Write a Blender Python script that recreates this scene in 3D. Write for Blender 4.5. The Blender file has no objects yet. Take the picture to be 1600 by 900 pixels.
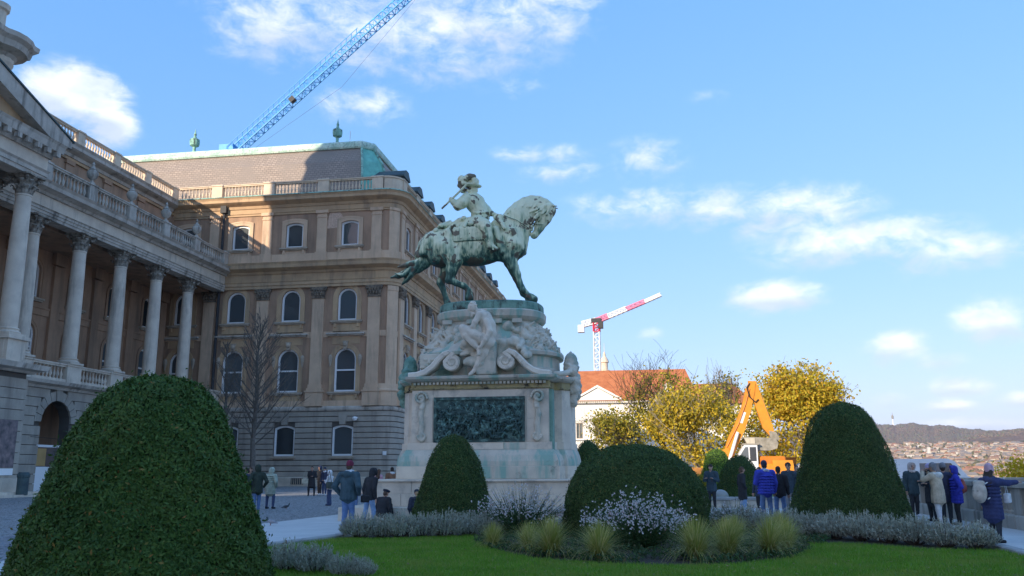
import bpy, math, random
import numpy as np
from mathutils import Matrix, Vector
R = math.radians
random.seed(7)
rng = np.random.default_rng(11)
SC = bpy.context.scene
COL = SC.collection

# ------------------------------------------------------------------ camera
cam_d = bpy.data.cameras.new('camera')
cam_d.sensor_width = 36.0
cam_d.lens = 1330.0 / 1600.0 * 36.0
cam_d.clip_start = 0.1
cam_d.clip_end = 30000.0
cam = bpy.data.objects.new('camera', cam_d)
COL.objects.link(cam)
cam.matrix_world = (Matrix.Translation((0, 0, 1.65)) @ Matrix.Rotation(R(9.1), 4, 'Z')
                    @ Matrix.Rotation(R(90 + 12.05), 4, 'X') @ Matrix.Rotation(R(-0.2), 4, 'Z'))
SC.camera = cam

# ------------------------------------------------------------------ light
SUN = Vector((0.62, 1.0, -0.41)).normalized()          # the way the light travels
SKY_STRENGTH = 0.15
CLOUD_CUT = 0.525
SKY_LEVEL = 1.48
EXPOSURE = 1.0
sun_d = bpy.data.lights.new('sun', 'SUN')
sun_d.energy = 3.4
sun_d.angle = R(0.5)
sun_d.color = (1.0, 0.85, 0.66)
sun = bpy.data.objects.new('sun', sun_d)
COL.objects.link(sun)
sun.location = (-60, -90, 80)
sun.rotation_euler = SUN.to_track_quat('-Z', 'Y').to_euler()

SC.view_settings.view_transform = 'Standard'
SC.view_settings.look = 'None'
SC.view_settings.gamma = 1.0
SC.view_settings.use_curve_mapping = False
SC.view_settings.exposure = EXPOSURE
SC.cycles.max_bounces = 5
SC.cycles.diffuse_bounces = 3
SC.cycles.glossy_bounces = 2
SC.cycles.transparent_max_bounces = 4
SC.cycles.use_denoising = True
SC.cycles.caustics_reflective = False
SC.cycles.caustics_refractive = False

world = bpy.data.worlds.new('World')
SC.world = world
world.use_nodes = True


class NT:
    """tiny node helper: n('Type', input=value or socket, ...) returns the node"""
    def __init__(s, tree):
        s.t = tree

    def n(s, typ, ins=None, **props):
        nd = s.t.nodes.new(typ)
        for k, v in props.items():
            setattr(nd, k, v)
        for k, v in (ins or {}).items():
            sk = nd.inputs[k]
            if isinstance(v, bpy.types.NodeSocket):
                s.t.links.new(v, sk)
            else:
                sk.default_value = v
        return nd

    def m(s, op, a, b=0.0, c=None, clamp=False):
        d = {0: a, 1: b}
        if c is not None:
            d[2] = c
        return s.n('ShaderNodeMath', d, operation=op, use_clamp=clamp).outputs[0]

    def ramp(s, fac, stops, interp='LINEAR'):
        nd = s.n('ShaderNodeValToRGB', {0: fac})
        cr = nd.color_ramp
        cr.interpolation = interp
        while len(cr.elements) < len(stops):
            cr.elements.new(0.5)
        for e, (p, c) in zip(cr.elements, stops):
            e.position = p
            e.color = (*c, 1) if len(c) == 3 else c
        return nd.outputs[0]

    def mix(s, fac, a, b, blend='MIX'):
        nd = s.n('ShaderNodeMix', data_type='RGBA', blend_type=blend)
        for k, v in ((0, fac), (6, a), (7, b)):
            if isinstance(v, bpy.types.NodeSocket):
                s.t.links.new(v, nd.inputs[k])
            elif k == 0:
                nd.inputs[k].default_value = v
            else:
                nd.inputs[k].default_value = (*v, 1) if len(v) == 3 else v
        return nd.outputs[2]


def build_sky():
    t = NT(world.node_tree)
    world.node_tree.nodes.clear()
    sky = t.n('ShaderNodeTexSky', sky_type='NISHITA', sun_disc=False)
    sky.sun_elevation = math.asin(-SUN.z)
    sky.sun_rotation = math.atan2(-SUN.x, -SUN.y)
    sky.altitude = 150
    sky.air_density = 1.0
    sky.dust_density = 0.6
    sky.ozone_density = 2.2
    co = t.n('ShaderNodeTexCoord').outputs['Generated']
    sep = t.n('ShaderNodeSeparateXYZ', {0: co})
    az = t.m('ARCTAN2', sep.outputs[0], sep.outputs[1])
    el = t.m('ARCSINE', sep.outputs[2])
    deg = 180 / math.pi
    az = t.m('MULTIPLY', az, deg)
    el = t.m('MULTIPLY', el, deg)
    p = t.n('ShaderNodeCombineXYZ', {0: t.m('MULTIPLY', az, 0.55), 1: el, 2: 0.0}).outputs[0]
    warp = t.n('ShaderNodeTexNoise', {'Vector': p, 'Scale': 0.16, 'Detail': 4.0, 'Roughness': 0.6})
    pw = t.n('ShaderNodeMixRGB', {0: 0.2, 1: p, 2: warp.outputs['Color']}, blend_type='LINEAR_LIGHT').outputs[0]
    fine = t.n('ShaderNodeTexNoise', {'Vector': pw, 'Scale': 0.85, 'Detail': 11.0, 'Roughness': 0.66, 'Distortion': 0.35}).outputs[0]
    # the clouds of the day, by azimuth, elevation and half-sizes in degrees, and density
    clouds = [(-37.9, 22.1, 3.3, 1.9, 1.35), (-36.2, 20.8, 2.2, 1.4, 1.2), (-26.0, 28.2, 5.5, 2.6, .75), (-20.0, 28.6, 6.5, 3.0, .85), (-13.5, 28.8, 6.5, 3.2, .9), (-8.0, 30.0, 6.0, 3.2, .85),
              (-14.5, 26.4, 4.8, 1.3, .75), (-19.8, 23.8, 3.6, 1.4, .7), (-8.35, 25.2, 1.9, .7, .6), (-6.8, 21.0, 4.0, .75, .7),
              (-5.4, 19.7, 3.8, .7, .7), (.4, 20.3, 3.0, 1.5, .7), (.0, 17.3, 5.5, 1.3, .8), (5.0, 16.8, 5.0, 1.4, .85), (9.6, 16.2, 5.6, 1.7, .95),
              (13.5, 13.9, 6.5, 1.5, 1.0), (18.4, 12.6, 5.0, 1.2, .9), (8.3, 10.9, 3.4, 1.1, 1.15), (15.3, 7.3, 2.1, 1.15, 1.1),
              (17.4, 6.2, 2.0, .7, .8), (18.3, 4.75, 2.1, .7, 1.0), (17.7, 3.6, 1.8, .45, .95), (14.7, 4.0, 1.3, .5, .8),
              (20.6, 8.4, 2.4, 1.4, 1.1), (18.5, 2.5, 4.5, .5, .8), (21.6, 3.8, 1.2, .5, .9), (.2, 8.8, 1.1, .45, .6), (4.5, 24.0, 1.6, .5, .5)]
    body = None
    under = None
    for a, e, ra, re, dn in clouds:
        ra, re = ra * 1.25, re * 1.35
        dx = t.m('DIVIDE', t.m('SUBTRACT', az, a), ra)
        dy = t.m('DIVIDE', t.m('SUBTRACT', el, e), re)
        r2 = t.m('ADD', t.m('MULTIPLY', dx, dx), t.m('MULTIPLY', dy, dy))
        v = t.m('MULTIPLY', t.m('SUBTRACT', 1.0, r2, clamp=True), dn)
        body = v if body is None else t.m('MAXIMUM', body, v)
        u = t.m('MULTIPLY', v, dy)
        under = u if under is None else t.m('ADD', under, u)
    big = t.n('ShaderNodeTexNoise', {'Vector': pw, 'Scale': 0.30, 'Detail': 3.0, 'Roughness': .5}).outputs[0]
    tex = t.m('ADD', t.m('MULTIPLY', t.m('SUBTRACT', fine, 0.5), 2.6), t.m('MULTIPLY', t.m('SUBTRACT', big, 0.5), 1.6))
    dens = t.m('ADD', t.m('MULTIPLY', body, 1.0), tex)
    dens = t.m('MULTIPLY', t.m('SUBTRACT', dens, 0.06), t.m('POWER', body, 0.55))
    # the same scattered clouds go on over the rest of the dome: same make, same brightness, same share of the sky
    zz = t.m('ADD', t.m('MAXIMUM', sep.outputs[2], 0.0), 0.22)
    pl = t.n('ShaderNodeCombineXYZ', {0: t.m('DIVIDE', sep.outputs[0], zz), 1: t.m('DIVIDE', sep.outputs[1], zz), 2: 0.0}).outputs[0]
    cum = t.n('ShaderNodeTexNoise', {'Vector': pl, 'Scale': 1.5, 'Detail': 8.0, 'Roughness': .56, 'Distortion': .3}).outputs[0]
    charted = t.m('MAXIMUM', t.m('DIVIDE', t.m('ABSOLUTE', t.m('ADD', az, 9.0)), 40.0), t.m('DIVIDE', el, 33.0))
    beyond = t.n('ShaderNodeMapRange', {0: charted, 1: .95, 2: 1.15}).outputs[0]
    dens2 = t.m('MULTIPLY', t.m('MULTIPLY', t.m('SUBTRACT', cum, CLOUD_CUT), 5.0), beyond)
    dens = t.m('MAXIMUM', dens, dens2)
    mask = t.n('ShaderNodeMapRange', {0: dens, 1: 0.0, 2: 1.2, 3: 0.0, 4: .72}, interpolation_type='SMOOTHSTEP').outputs[0]
    mask = t.m('MULTIPLY', mask, t.n('ShaderNodeMapRange', {0: el, 1: 0.0, 2: 1.0}).outputs[0])
    shade = t.n('ShaderNodeTexNoise', {'Vector': pw, 'Scale': 0.55, 'Detail': 6.0, 'Roughness': .55}).outputs[0]
    gain = SKY_LEVEL / (SKY_STRENGTH * 2 ** EXPOSURE)
    cc = t.ramp(shade, [(0.30, tuple(gain * x for x in (.58, .64, .78))), (0.62, tuple(gain * x for x in (1.02, 1.0, 1.0)))])
    sp = t.n('ShaderNodeSeparateColor', {0: sky.outputs[0]})
    ch = []
    for i, (a_, g_) in enumerate(((.64, .76), (.66, .47), (.88, .28))):
        ch.append(t.m('MULTIPLY', t.m('POWER', t.m('MULTIPLY', sp.outputs[i], .15), g_), a_ * gain))
    skyc = t.n('ShaderNodeCombineColor', {0: ch[0], 1: ch[1], 2: ch[2]}).outputs[0]
    # undersides of the puffs turn away from the sun
    grey = t.n('ShaderNodeMapRange', {0: under, 1: .02, 2: -.30, 3: 0.0, 4: .75}).outputs[0]
    cc = t.mix(grey, cc, tuple(gain * x for x in (.50, .55, .66)))
    col = t.mix(mask, skyc, cc)
    bg = t.n('ShaderNodeBackground', {0: col, 1: SKY_STRENGTH})
    out = t.n('ShaderNodeOutputWorld', {0: bg.outputs[0]})


build_sky()

# ------------------------------------------------------------------ materials
MATS = {}
TONE = 1.0          # overall lightness of the surfaces being declared


def _mix_noise(t, c1, c2, scale, lo=.35, hi=.65, detail=5.0, vec=None, stretch=(1, 1, 1)):
    if vec is None:
        vec = t.n('ShaderNodeNewGeometry').outputs['Position']
    if stretch != (1, 1, 1):
        vec = t.n('ShaderNodeMapping', {0: vec, 3: stretch}).outputs[0]
    nz = t.n('ShaderNodeTexNoise', {'Vector': vec, 'Scale': scale, 'Detail': detail, 'Roughness': .6}).outputs[0]
    return t.ramp(nz, [(lo, c1), (hi, c2)]), nz


def pm(name, c1, c2=None, scale=1.0, rough=.8, bump=0.0, bscale=20.0, c3=None, s3=.25, lo3=.55, hi3=.7, streak=False,
       metal=0.0, spec=.3, lo=.35, hi=.65, local=False, trans=0.0, strz=.12, bdist=.02):
    """procedural material: two noise-mixed colours, a third as stains (streak: run down), fine relief"""
    if name in MATS:
        return MATS[name]
    m = bpy.data.materials.new(name)
    m.use_nodes = True
    t = NT(m.node_tree)
    b = m.node_tree.nodes['Principled BSDF']
    vec = t.n('ShaderNodeTexCoord').outputs['Object'] if local else t.n('ShaderNodeNewGeometry').outputs['Position']
    if c2 is None:
        c2 = tuple(x * .82 for x in c1)
    c1, c2, c3 = (None if c is None else tuple(min(.86, x * TONE) for x in c) for c in (c1, c2, c3))
    col, _ = _mix_noise(t, c1, c2, scale, lo, hi, vec=vec)
    if c3 is not None:
        v3 = t.n('ShaderNodeMapping', {0: vec, 3: (1, 1, strz)}).outputs[0] if streak else vec
        nz = t.n('ShaderNodeTexNoise', {'Vector': v3, 'Scale': s3, 'Detail': 6.0, 'Roughness': .65}).outputs[0]
        f = t.n('ShaderNodeMapRange', {0: nz, 1: lo3, 2: hi3}).outputs[0]
        col = t.mix(f, col, c3)
    t.t.links.new(col, b.inputs['Base Color'])
    b.inputs['Roughness'].default_value = rough
    b.inputs['Metallic'].default_value = metal
    b.inputs['Specular IOR Level'].default_value = spec
    if bump > 0:
        nz = t.n('ShaderNodeTexNoise', {'Vector': vec, 'Scale': bscale, 'Detail': 6.0, 'Roughness': .6}).outputs[0]
        bp = t.n('ShaderNodeBump', {'Strength': bump, 'Distance': bdist, 'Height': nz})
        t.t.links.new(bp.outputs[0], b.inputs['Normal'])
    if trans > 0:
        o = m.node_tree.nodes['Material Output']
        tr = t.n('ShaderNodeBsdfTranslucent', {0: col})
        ad = t.n('ShaderNodeMixShader', {0: trans, 1: b.outputs[0], 2: tr.outputs[0]})
        t.t.links.new(ad.outputs[0], o.inputs[0])
    MATS[name] = m
    return m


def leafm(name, c1, c2, c3=None, trans=.25, f3=.08, rough=.55, spec=.25, patch=None):
    """leaf: colour varies from leaf to leaf (random per island)"""
    if name in MATS:
        return MATS[name]
    m = bpy.data.materials.new(name)
    m.use_nodes = True
    t = NT(m.node_tree)
    b = m.node_tree.nodes['Principled BSDF']
    geo = t.n('ShaderNodeNewGeometry')
    c1, c2, c3 = (None if c is None else tuple(min(.86, x * TONE) for x in c) for c in (c1, c2, c3))
    st = [(0.0, c1), (.9, c2)]
    if c3:
        st = [(0.0, c1), (1 - f3 - .02, c2), (1 - f3, c3)]
    rc = t.ramp(geo.outputs['Random Per Island'], st)
    nz = t.n('ShaderNodeTexNoise', {'Vector': geo.outputs['Position'], 'Scale': 1.6, 'Detail': 3.0}).outputs[0]
    col = t.mix(t.n('ShaderNodeMapRange', {0: nz, 1: .35, 2: .7, 3: 0.0, 4: .40}).outputs[0], rc, tuple(x * .7 for x in c1))
    if patch:
        n5 = t.n('ShaderNodeTexNoise', {'Vector': geo.outputs['Position'], 'Scale': patch[1], 'Detail': 5.0, 'Roughness': .65}).outputs[0]
        col = t.mix(t.n('ShaderNodeMapRange', {0: n5, 1: .48, 2: .68, 3: 0.0, 4: patch[2]}).outputs[0], col, patch[0])
    t.t.links.new(col, b.inputs['Base Color'])
    b.inputs['Roughness'].default_value = rough
    b.inputs['Specular IOR Level'].default_value = spec
    o = m.node_tree.nodes['Material Output']
    tr = t.n('ShaderNodeBsdfTranslucent', {0: col})
    ad = t.n('ShaderNodeMixShader', {0: trans, 1: b.outputs[0], 2: tr.outputs[0]})
    t.t.links.new(ad.outputs[0], o.inputs[0])
    MATS[name] = m
    return m


# ------------------------------------------------------------------ mesh building
class MB:
    def __init__(s):
        s.v = []
        s.f = []
        s.mi = []
        s.cur = 0

    def add(s, vs, fs):
        o = len(s.v)
        s.v.extend([tuple(p) for p in vs])
        s.f.extend([tuple(i + o for i in f) for f in fs])
        s.mi.extend([s.cur] * len(fs))
        return s

    def box(s, x0, x1, y0, y1, z0, z1):
        vs = [(x0, y0, z0), (x1, y0, z0), (x1, y1, z0), (x0, y1, z0), (x0, y0, z1), (x1, y0, z1), (x1, y1, z1), (x0, y1, z1)]
        return s.add(vs, [(0, 3, 2, 1), (4, 5, 6, 7), (0, 1, 5, 4), (1, 2, 6, 5), (2, 3, 7, 6), (3, 0, 4, 7)])

    def bbox(s, x0, x1, y0, y1, z0, z1, b=.02):
        """box with its vertical and top edges chamfered"""
        vs = []
        for z, i in ((z0, 0), (z1 - b, 0), (z1, b)):
            c = b
            a0, a1, b0, b1 = x0 + i, x1 - i, y0 + i, y1 - i
            vs += [(a0 + c, b0, z), (a1 - c, b0, z), (a1, b0 + c, z), (a1, b1 - c, z), (a1 - c, b1, z), (a0 + c, b1, z), (a0, b1 - c, z), (a0, b0 + c, z)]
        fs = []
        for r in range(2):
            for k in range(8):
                fs.append((r * 8 + k, r * 8 + (k + 1) % 8, r * 8 + 8 + (k + 1) % 8, r * 8 + 8 + k))
        fs.append(tuple(range(16, 24)))
        fs.append(tuple(range(7, -1, -1)))
        return s.add(vs, fs)

    def lathe(s, prof, n=16, c=(0, 0, 0), squash=1.0):
        vs = []
        for r, z in prof:
            for k in range(n):
                a = 2 * math.pi * k / n
                vs.append((c[0] + r * math.cos(a), c[1] + r * math.sin(a) * squash, c[2] + z))
        fs = []
        m = len(prof)
        for i in range(m - 1):
            for k in range(n):
                k2 = (k + 1) % n
                fs.append((i * n + k, i * n + k2, (i + 1) * n + k2, (i + 1) * n + k))
        fs.append(tuple(range(n - 1, -1, -1)))
        fs.append(tuple((m - 1) * n + k for k in range(n)))
        return s.add(vs, fs)

    def tube(s, pts, rad, n=6, cap=True):
        pts = [Vector(p) for p in pts]
        if not hasattr(rad, '__len__'):
            rad = [rad] * len(pts)
        vs = []
        u = None
        for i, p in enumerate(pts):
            d = (pts[min(i + 1, len(pts) - 1)] - pts[max(i - 1, 0)])
            d = d.normalized() if d.length > 1e-9 else Vector((0, 0, 1))
            if u is None:
                u = d.orthogonal().normalized()
            else:
                u = (u - d * u.dot(d))
                u = u.normalized() if u.length > 1e-6 else d.orthogonal().normalized()
            w = d.cross(u)
            for k in range(n):
                a = 2 * math.pi * k / n
                vs.append(p + (u * math.cos(a) + w * math.sin(a)) * rad[i])
        fs = []
        for i in range(len(pts) - 1):
            for k in range(n):
                k2 = (k + 1) % n
                fs.append((i * n + k, i * n + k2, (i + 1) * n + k2, (i + 1) * n + k))
        if cap:
            fs.append(tuple(range(n - 1, -1, -1)))
            fs.append(tuple((len(pts) - 1) * n + k for k in range(n)))
        return s.add(vs, fs)

    def bar(s, a, b, w, h=None, up=(0, 0, 1)):
        """rectangular bar from a to b"""
        h = h or w
        a, b = Vector(a), Vector(b)
        d = (b - a).normalized()
        x = d.cross(Vector(up))
        x = x.normalized() if x.length > 1e-4 else d.orthogonal().normalized()
        y = x.cross(d)
        vs = []
        for p in (a, b):
            for i, j in ((-1, -1), (1, -1), (1, 1), (-1, 1)):
                vs.append(p + x * (i * w / 2) + y * (j * h / 2))
        return s.add(vs, [(3, 2, 1, 0), (4, 5, 6, 7), (0, 1, 5, 4), (1, 2, 6, 5), (2, 3, 7, 6), (3, 0, 4, 7)])

    def prism(s, poly, y0, y1):
        """polygon in XZ (counter-clockwise seen from -Y) extruded along Y"""
        n = len(poly)
        vs = [(x, y0, z) for x, z in poly] + [(x, y1, z) for x, z in poly]
        fs = [tuple(range(n)), tuple(range(2 * n - 1, n - 1, -1))]
        for k in range(n):
            k2 = (k + 1) % n
            fs.append((k2, k, n + k, n + k2))
        return s.add(vs, fs)

    def sweep(s, path, prof, closed_prof=True):
        """profile [(out, z)] swept along a plan path [(x, y)]; 'out' is to the right of the path's direction"""
        n = len(path)
        m = len(prof)
        vs = []
        for i, (x, y) in enumerate(path):
            a = path[max(i - 1, 0)]
            b = path[min(i + 1, n - 1)]
            d1 = Vector((x - a[0], y - a[1])) if i > 0 else Vector((b[0] - x, b[1] - y))
            d2 = Vector((b[0] - x, b[1] - y)) if i < n - 1 else d1
            d1.normalize()
            d2.normalize()
            n1 = Vector((d1.y, -d1.x))
            n2 = Vector((d2.y, -d2.x))
            nn = n1 + n2
            nn = nn / max(nn.dot(n1), .2)
            for o, z in prof:
                vs.append((x + nn.x * o, y + nn.y * o, z))
        fs = []
        for i in range(n - 1):
            for k in range(m if closed_prof else m - 1):
                k2 = (k + 1) % m
                fs.append((i * m + k, (i + 1) * m + k, (i + 1) * m + k2, i * m + k2))
        if closed_prof:
            fs.append(tuple(range(m)))
            fs.append(tuple(range(n * m - 1, (n - 1) * m - 1, -1)))
        return s.add(vs, fs)

    def mesh(s, name, smooth=False):
        me = bpy.data.meshes.new(name)
        me.from_pydata(s.v, [], s.f)
        if any(s.mi):
            me.polygons.foreach_set('material_index', s.mi)
        if smooth:
            me.polygons.foreach_set('use_smooth', [True] * len(s.f))
        me.update()
        return me


def np_mesh(name, v, f, smooth=False, mi=None):
    """fast mesh from numpy arrays: f is (n,3) or (n,4)"""
    me = bpy.data.meshes.new(name)
    v = np.asarray(v, dtype=np.float32)
    f = np.asarray(f, dtype=np.int32)
    k = f.shape[1]
    me.vertices.add(len(v))
    me.vertices.foreach_set('co', v.ravel())
    me.loops.add(f.size)
    me.loops.foreach_set('vertex_index', f.ravel())
    me.polygons.add(len(f))
    me.polygons.foreach_set('loop_start', np.arange(0, f.size, k, dtype=np.int32))
    me.polygons.foreach_set('loop_total', np.full(len(f), k, dtype=np.int32))
    if mi is not None:
        me.polygons.foreach_set('material_index', np.asarray(mi, dtype=np.int32))
    if smooth:
        me.polygons.foreach_set('use_smooth', np.ones(len(f), dtype=bool))
    me.update(calc_edges=True)
    return me


WM = {}
I4 = Matrix.Identity(4)


def T(x, y, z, rz=0.0, s=1.0):
    return Matrix.Translation((x, y, z)) @ Matrix.Rotation(rz, 4, 'Z') @ Matrix.Scale(s, 4)


def setmats(me, mats):
    mats = mats if isinstance(mats, (list, tuple)) else [mats]
    n = len(me.polygons)
    mi = np.zeros(n, dtype=np.int32)
    if len(mats) > 1:
        me.polygons.foreach_get('material_index', mi)
    me.materials.clear()
    for m in mats:
        me.materials.append(m)
    if len(mats) > 1:
        me.polygons.foreach_set('material_index', mi)


def ob(name, data, mats=None, parent=None, M=None, smooth=False, kind=None, label=None, cat=None, group=None):
    """link one object; M is its world matrix; parts keep their world place under their parent"""
    if isinstance(data, MB):
        data = data.mesh(name, smooth)
    if mats is not None and data is not None:
        setmats(data, mats)
    o = bpy.data.objects.new(name, data)
    COL.objects.link(o)
    M = M if M is not None else (I4 if data is not None else WM.get(parent, I4))
    if parent is not None:
        o.parent = parent
        o.matrix_parent_inverse = WM[parent].inverted()
    o.matrix_basis = M
    WM[o] = M.copy()
    if kind:
        o['kind'] = kind
    if label:
        o['label'] = label
    if cat:
        o['category'] = cat
    if group:
        o['group'] = group
    return o


def thing(name, label, cat, loc=(0, 0, 0), rz=0.0, group=None, s=1.0):
    o = ob(name, None, M=T(*loc, rz, s), label=label, cat=cat, group=group)
    o.empty_display_size = .3
    return o


def autosmooth(me, ang=35):
    me.polygons.foreach_set('use_smooth', np.ones(len(me.polygons), dtype=bool))
    try:
        me.set_sharp_from_angle(angle=R(ang))
    except Exception:
        pass
    return me


# ------------------------------------------------------------------ soft solids (distance fields -> surface nets)
def sdf_mesh(name, prims, h, k=.03, mats=None, noise=None, smooth=True, bumps=None):
    """prims: ('c',a,b,ra,rb,mat[,k]) tapered capsule; ('e',centre,radii,euler,mat[,k]) ellipsoid; ('b',centre,half,euler,mat,round[,k]) box"""
    lo = np.full(3, 1e9)
    hi = np.full(3, -1e9)
    info = []
    for p in prims:
        if p[0] == 'c':
            a, b = np.array(p[1], float), np.array(p[2], float)
            r = max(p[3], p[4])
            l_, h_ = np.minimum(a, b) - r, np.maximum(a, b) + r
        else:
            c = np.array(p[1], float)
            q = np.array(p[2], float)
            rm = np.linalg.norm(q) if p[0] == 'b' else q.max()
            rm = np.minimum(rm, rm)
            if p[0] == 'b':
                rm += p[5]
            l_, h_ = c - rm, c + rm
        info.append((l_, h_))
        lo, hi = np.minimum(lo, l_), np.maximum(hi, h_)
    mg = k + 3 * h
    lo -= mg
    hi += mg
    n = np.ceil((hi - lo) / h).astype(int) + 1
    D = np.full(n, 1.0, dtype=np.float32)
    best = np.full(n, 1e3, dtype=np.float32)
    mat = np.zeros(n, dtype=np.int16)
    ax = [lo[i] + h * np.arange(n[i]) for i in range(3)]
    for p, (l_, h_) in zip(prims, info):
        kk = k
        i0 = np.maximum(((l_ - mg - lo) / h).astype(int), 0)
        i1 = np.minimum(((h_ + mg - lo) / h).astype(int) + 2, n)
        sl = tuple(slice(i0[i], i1[i]) for i in range(3))
        X, Y, Z = np.meshgrid(*(ax[i][sl[i]] for i in range(3)), indexing='ij')
        if p[0] == 'c':
            a, b = np.array(p[1], float), np.array(p[2], float)
            ba = b - a
            L = max(ba @ ba, 1e-9)
            t = np.clip(((X - a[0]) * ba[0] + (Y - a[1]) * ba[1] + (Z - a[2]) * ba[2]) / L, 0, 1)
            ys = p[7] if len(p) > 7 else 1.0
            d = np.sqrt((X - a[0] - t * ba[0]) ** 2 + ((Y - a[1] - t * ba[1]) / ys) ** 2 + (Z - a[2] - t * ba[2]) ** 2) - (p[3] + t * (p[4] - p[3]))
            mt = p[5]
            if len(p) > 6:
                kk = p[6]
        else:
            c = p[1]
            rot = p[3]
            Q = np.stack([X - c[0], Y - c[1], Z - c[2]], -1)
            if rot:
                from mathutils import Euler
                Mx = np.array(Euler(rot).to_matrix())
                Q = Q @ Mx
            if p[0] == 'e':
                q = np.array(p[2], float)
                k0 = np.sqrt(((Q / q) ** 2).sum(-1))
                k1 = np.sqrt(((Q / q ** 2) ** 2).sum(-1)) + 1e-9
                d = k0 * (k0 - 1) / k1
                mt = p[4]
                if len(p) > 5:
                    kk = p[5]
            else:
                q = np.abs(Q) - np.array(p[2], float)
                d = np.sqrt((np.maximum(q, 0) ** 2).sum(-1)) + np.minimum(q.max(-1), 0) - p[5]
                mt = p[4]
                if len(p) > 6:
                    kk = p[6]
        d = d.astype(np.float32)
        g = D[sl]
        hh = np.clip(.5 + .5 * (g - d) / kk, 0, 1)
        D[sl] = g + (d - g) * hh - kk * hh * (1 - hh)
        bs = best[sl]
        w = d < bs
        mat[sl] = np.where(w, mt, mat[sl])
        best[sl] = np.where(w, d, bs)
    if noise is not None:
        X, Y, Z = np.meshgrid(*ax, indexing='ij')
        D = D + noise(X, Y, Z).astype(np.float32)
    v, f, ci = surface_nets(D, lo, h)
    mi = mat[ci[:, 0], ci[:, 1], ci[:, 2]]
    me = np_mesh(name, v, f, smooth, mi[f[:, 0]])
    if mats is not None:
        setmats(me, mats)
    return me


def surface_nets(D, lo, h):
    n = D.shape
    S = D < 0
    c = np.zeros(tuple(x - 1 for x in n), dtype=np.int8)
    for i in (0, 1):
        for j in (0, 1):
            for k in (0, 1):
                c += S[i:n[0] - 1 + i, j:n[1] - 1 + j, k:n[2] - 1 + k]
    cells = np.argwhere((c > 0) & (c < 8))
    idx = -np.ones(c.shape, dtype=np.int64)
    idx[cells[:, 0], cells[:, 1], cells[:, 2]] = np.arange(len(cells))
    acc = np.zeros((len(cells), 3))
    cnt = np.zeros(len(cells))
    corners = [(i, j, k) for i in (0, 1) for j in (0, 1) for k in (0, 1)]
    for a in corners:
        for ax in range(3):
            if a[ax]:
                continue
            b = list(a)
            b[ax] = 1
            va = D[cells[:, 0] + a[0], cells[:, 1] + a[1], cells[:, 2] + a[2]]
            vb = D[cells[:, 0] + b[0], cells[:, 1] + b[1], cells[:, 2] + b[2]]
            m = (va < 0) != (vb < 0)
            t = np.where(m, va / np.where(m, va - vb, 1), 0)
            pos = np.tile(np.array(a, float), (len(cells), 1))
            pos[:, ax] += t
            acc[m] += pos[m]
            cnt[m] += 1
    v = lo + h * (cells + acc / cnt[:, None])
    F = []
    for ax in range(3):
        o1, o2 = [(1, 2), (2, 0), (0, 1)][ax]
        sl0 = [slice(1, x - 1) for x in n]
        sl1 = [slice(1, x - 1) for x in n]
        sl0[ax] = slice(0, n[ax] - 1)
        sl1[ax] = slice(1, n[ax])
        A, B = S[tuple(sl0)], S[tuple(sl1)]
        for flip, m in ((False, A & ~B), (True, ~A & B)):
            e = np.argwhere(m)
            off = np.array([1, 1, 1])
            off[ax] = 0
            e = e + off
            q = []
            for d1, d2 in ((0, 0), (-1, 0), (-1, -1), (0, -1)):
                w = e.copy()
                w[:, o1] += d1
                w[:, o2] += d2
                q.append(idx[w[:, 0], w[:, 1], w[:, 2]])
            q = np.stack(q, 1)
            if flip:
                q = q[:, ::-1]
            F.append(q)
    F = np.concatenate(F)
    F = F[(F >= 0).all(1)]
    return v, F, cells
TONE = 1.75
# ================================================================== the palace
M_brown = pm('stucco_brown', (.285, .180, .118), (.225, .142, .094), .5, .9, .15, 14, c3=(.12, .085, .062), s3=.9, streak=True, lo3=.46, hi3=.78)
M_beige = pm('stucco_beige', (.42, .295, .20), (.35, .245, .168), .6, .9, .12, 14, c3=(.17, .125, .09), s3=1.1, streak=True, lo3=.50, hi3=.8)
M_ochre = pm('stucco_ochre', (.36, .245, .145), (.275, .185, .115), .45, .9, .15, 10, c3=(.13, .10, .075), s3=1.0, streak=True, lo3=.50, hi3=.8)
M_rust = pm('stone_course_grey', (.265, .232, .192), (.205, .180, .152), .7, .9, .25, 9, c3=(.12, .105, .09), s3=.8, streak=True, lo3=.52, hi3=.8)
M_joint = pm('joint_dark', (.075, .066, .058), None, 1, .95)
M_pale = pm('limestone_pale', (.43, .37, .30), (.35, .295, .24), .9, .85, .2, 12, c3=(.12, .105, .09), s3=1.2, streak=True, lo3=.55, hi3=.8)
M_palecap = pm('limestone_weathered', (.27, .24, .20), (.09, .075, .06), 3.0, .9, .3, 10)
M_cornstone = pm('limestone_cornice', (.35, .31, .265), (.25, .22, .185), .8, .9, .2, 10, c3=(.06, .052, .045), s3=1.4, streak=True, lo3=.52, hi3=.75)
M_balpale = pm('balustrade_stone', (.46, .37, .275), (.36, .29, .22), .9, .85, .2, 12, c3=(.13, .105, .085), s3=1.6, streak=True, lo3=.58, hi3=.85)
M_plinth = pm('plinth_stone', (.36, .31, .25), (.27, .235, .19), .8, .9, .2, 8)
M_white = pm('window_white', (.60, .61, .62), (.54, .55, .57), 2, .5)
M_sill = pm('sill_stone', (.30, .245, .19), (.22, .18, .14), 1.5, .9, .2, 10)
M_copper = pm('copper_green', (.20, .36, .29), (.11, .22, .18), 1.5, .7, .2, 8, c3=(.05, .055, .045), s3=2.5, lo3=.52, hi3=.62)
M_copperpale = pm('copper_pale', (.40, .50, .42), (.22, .34, .28), 1.3, .7, .2, 8, c3=(.13, .17, .14), s3=5.0, lo3=.5, hi3=.7)
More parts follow.
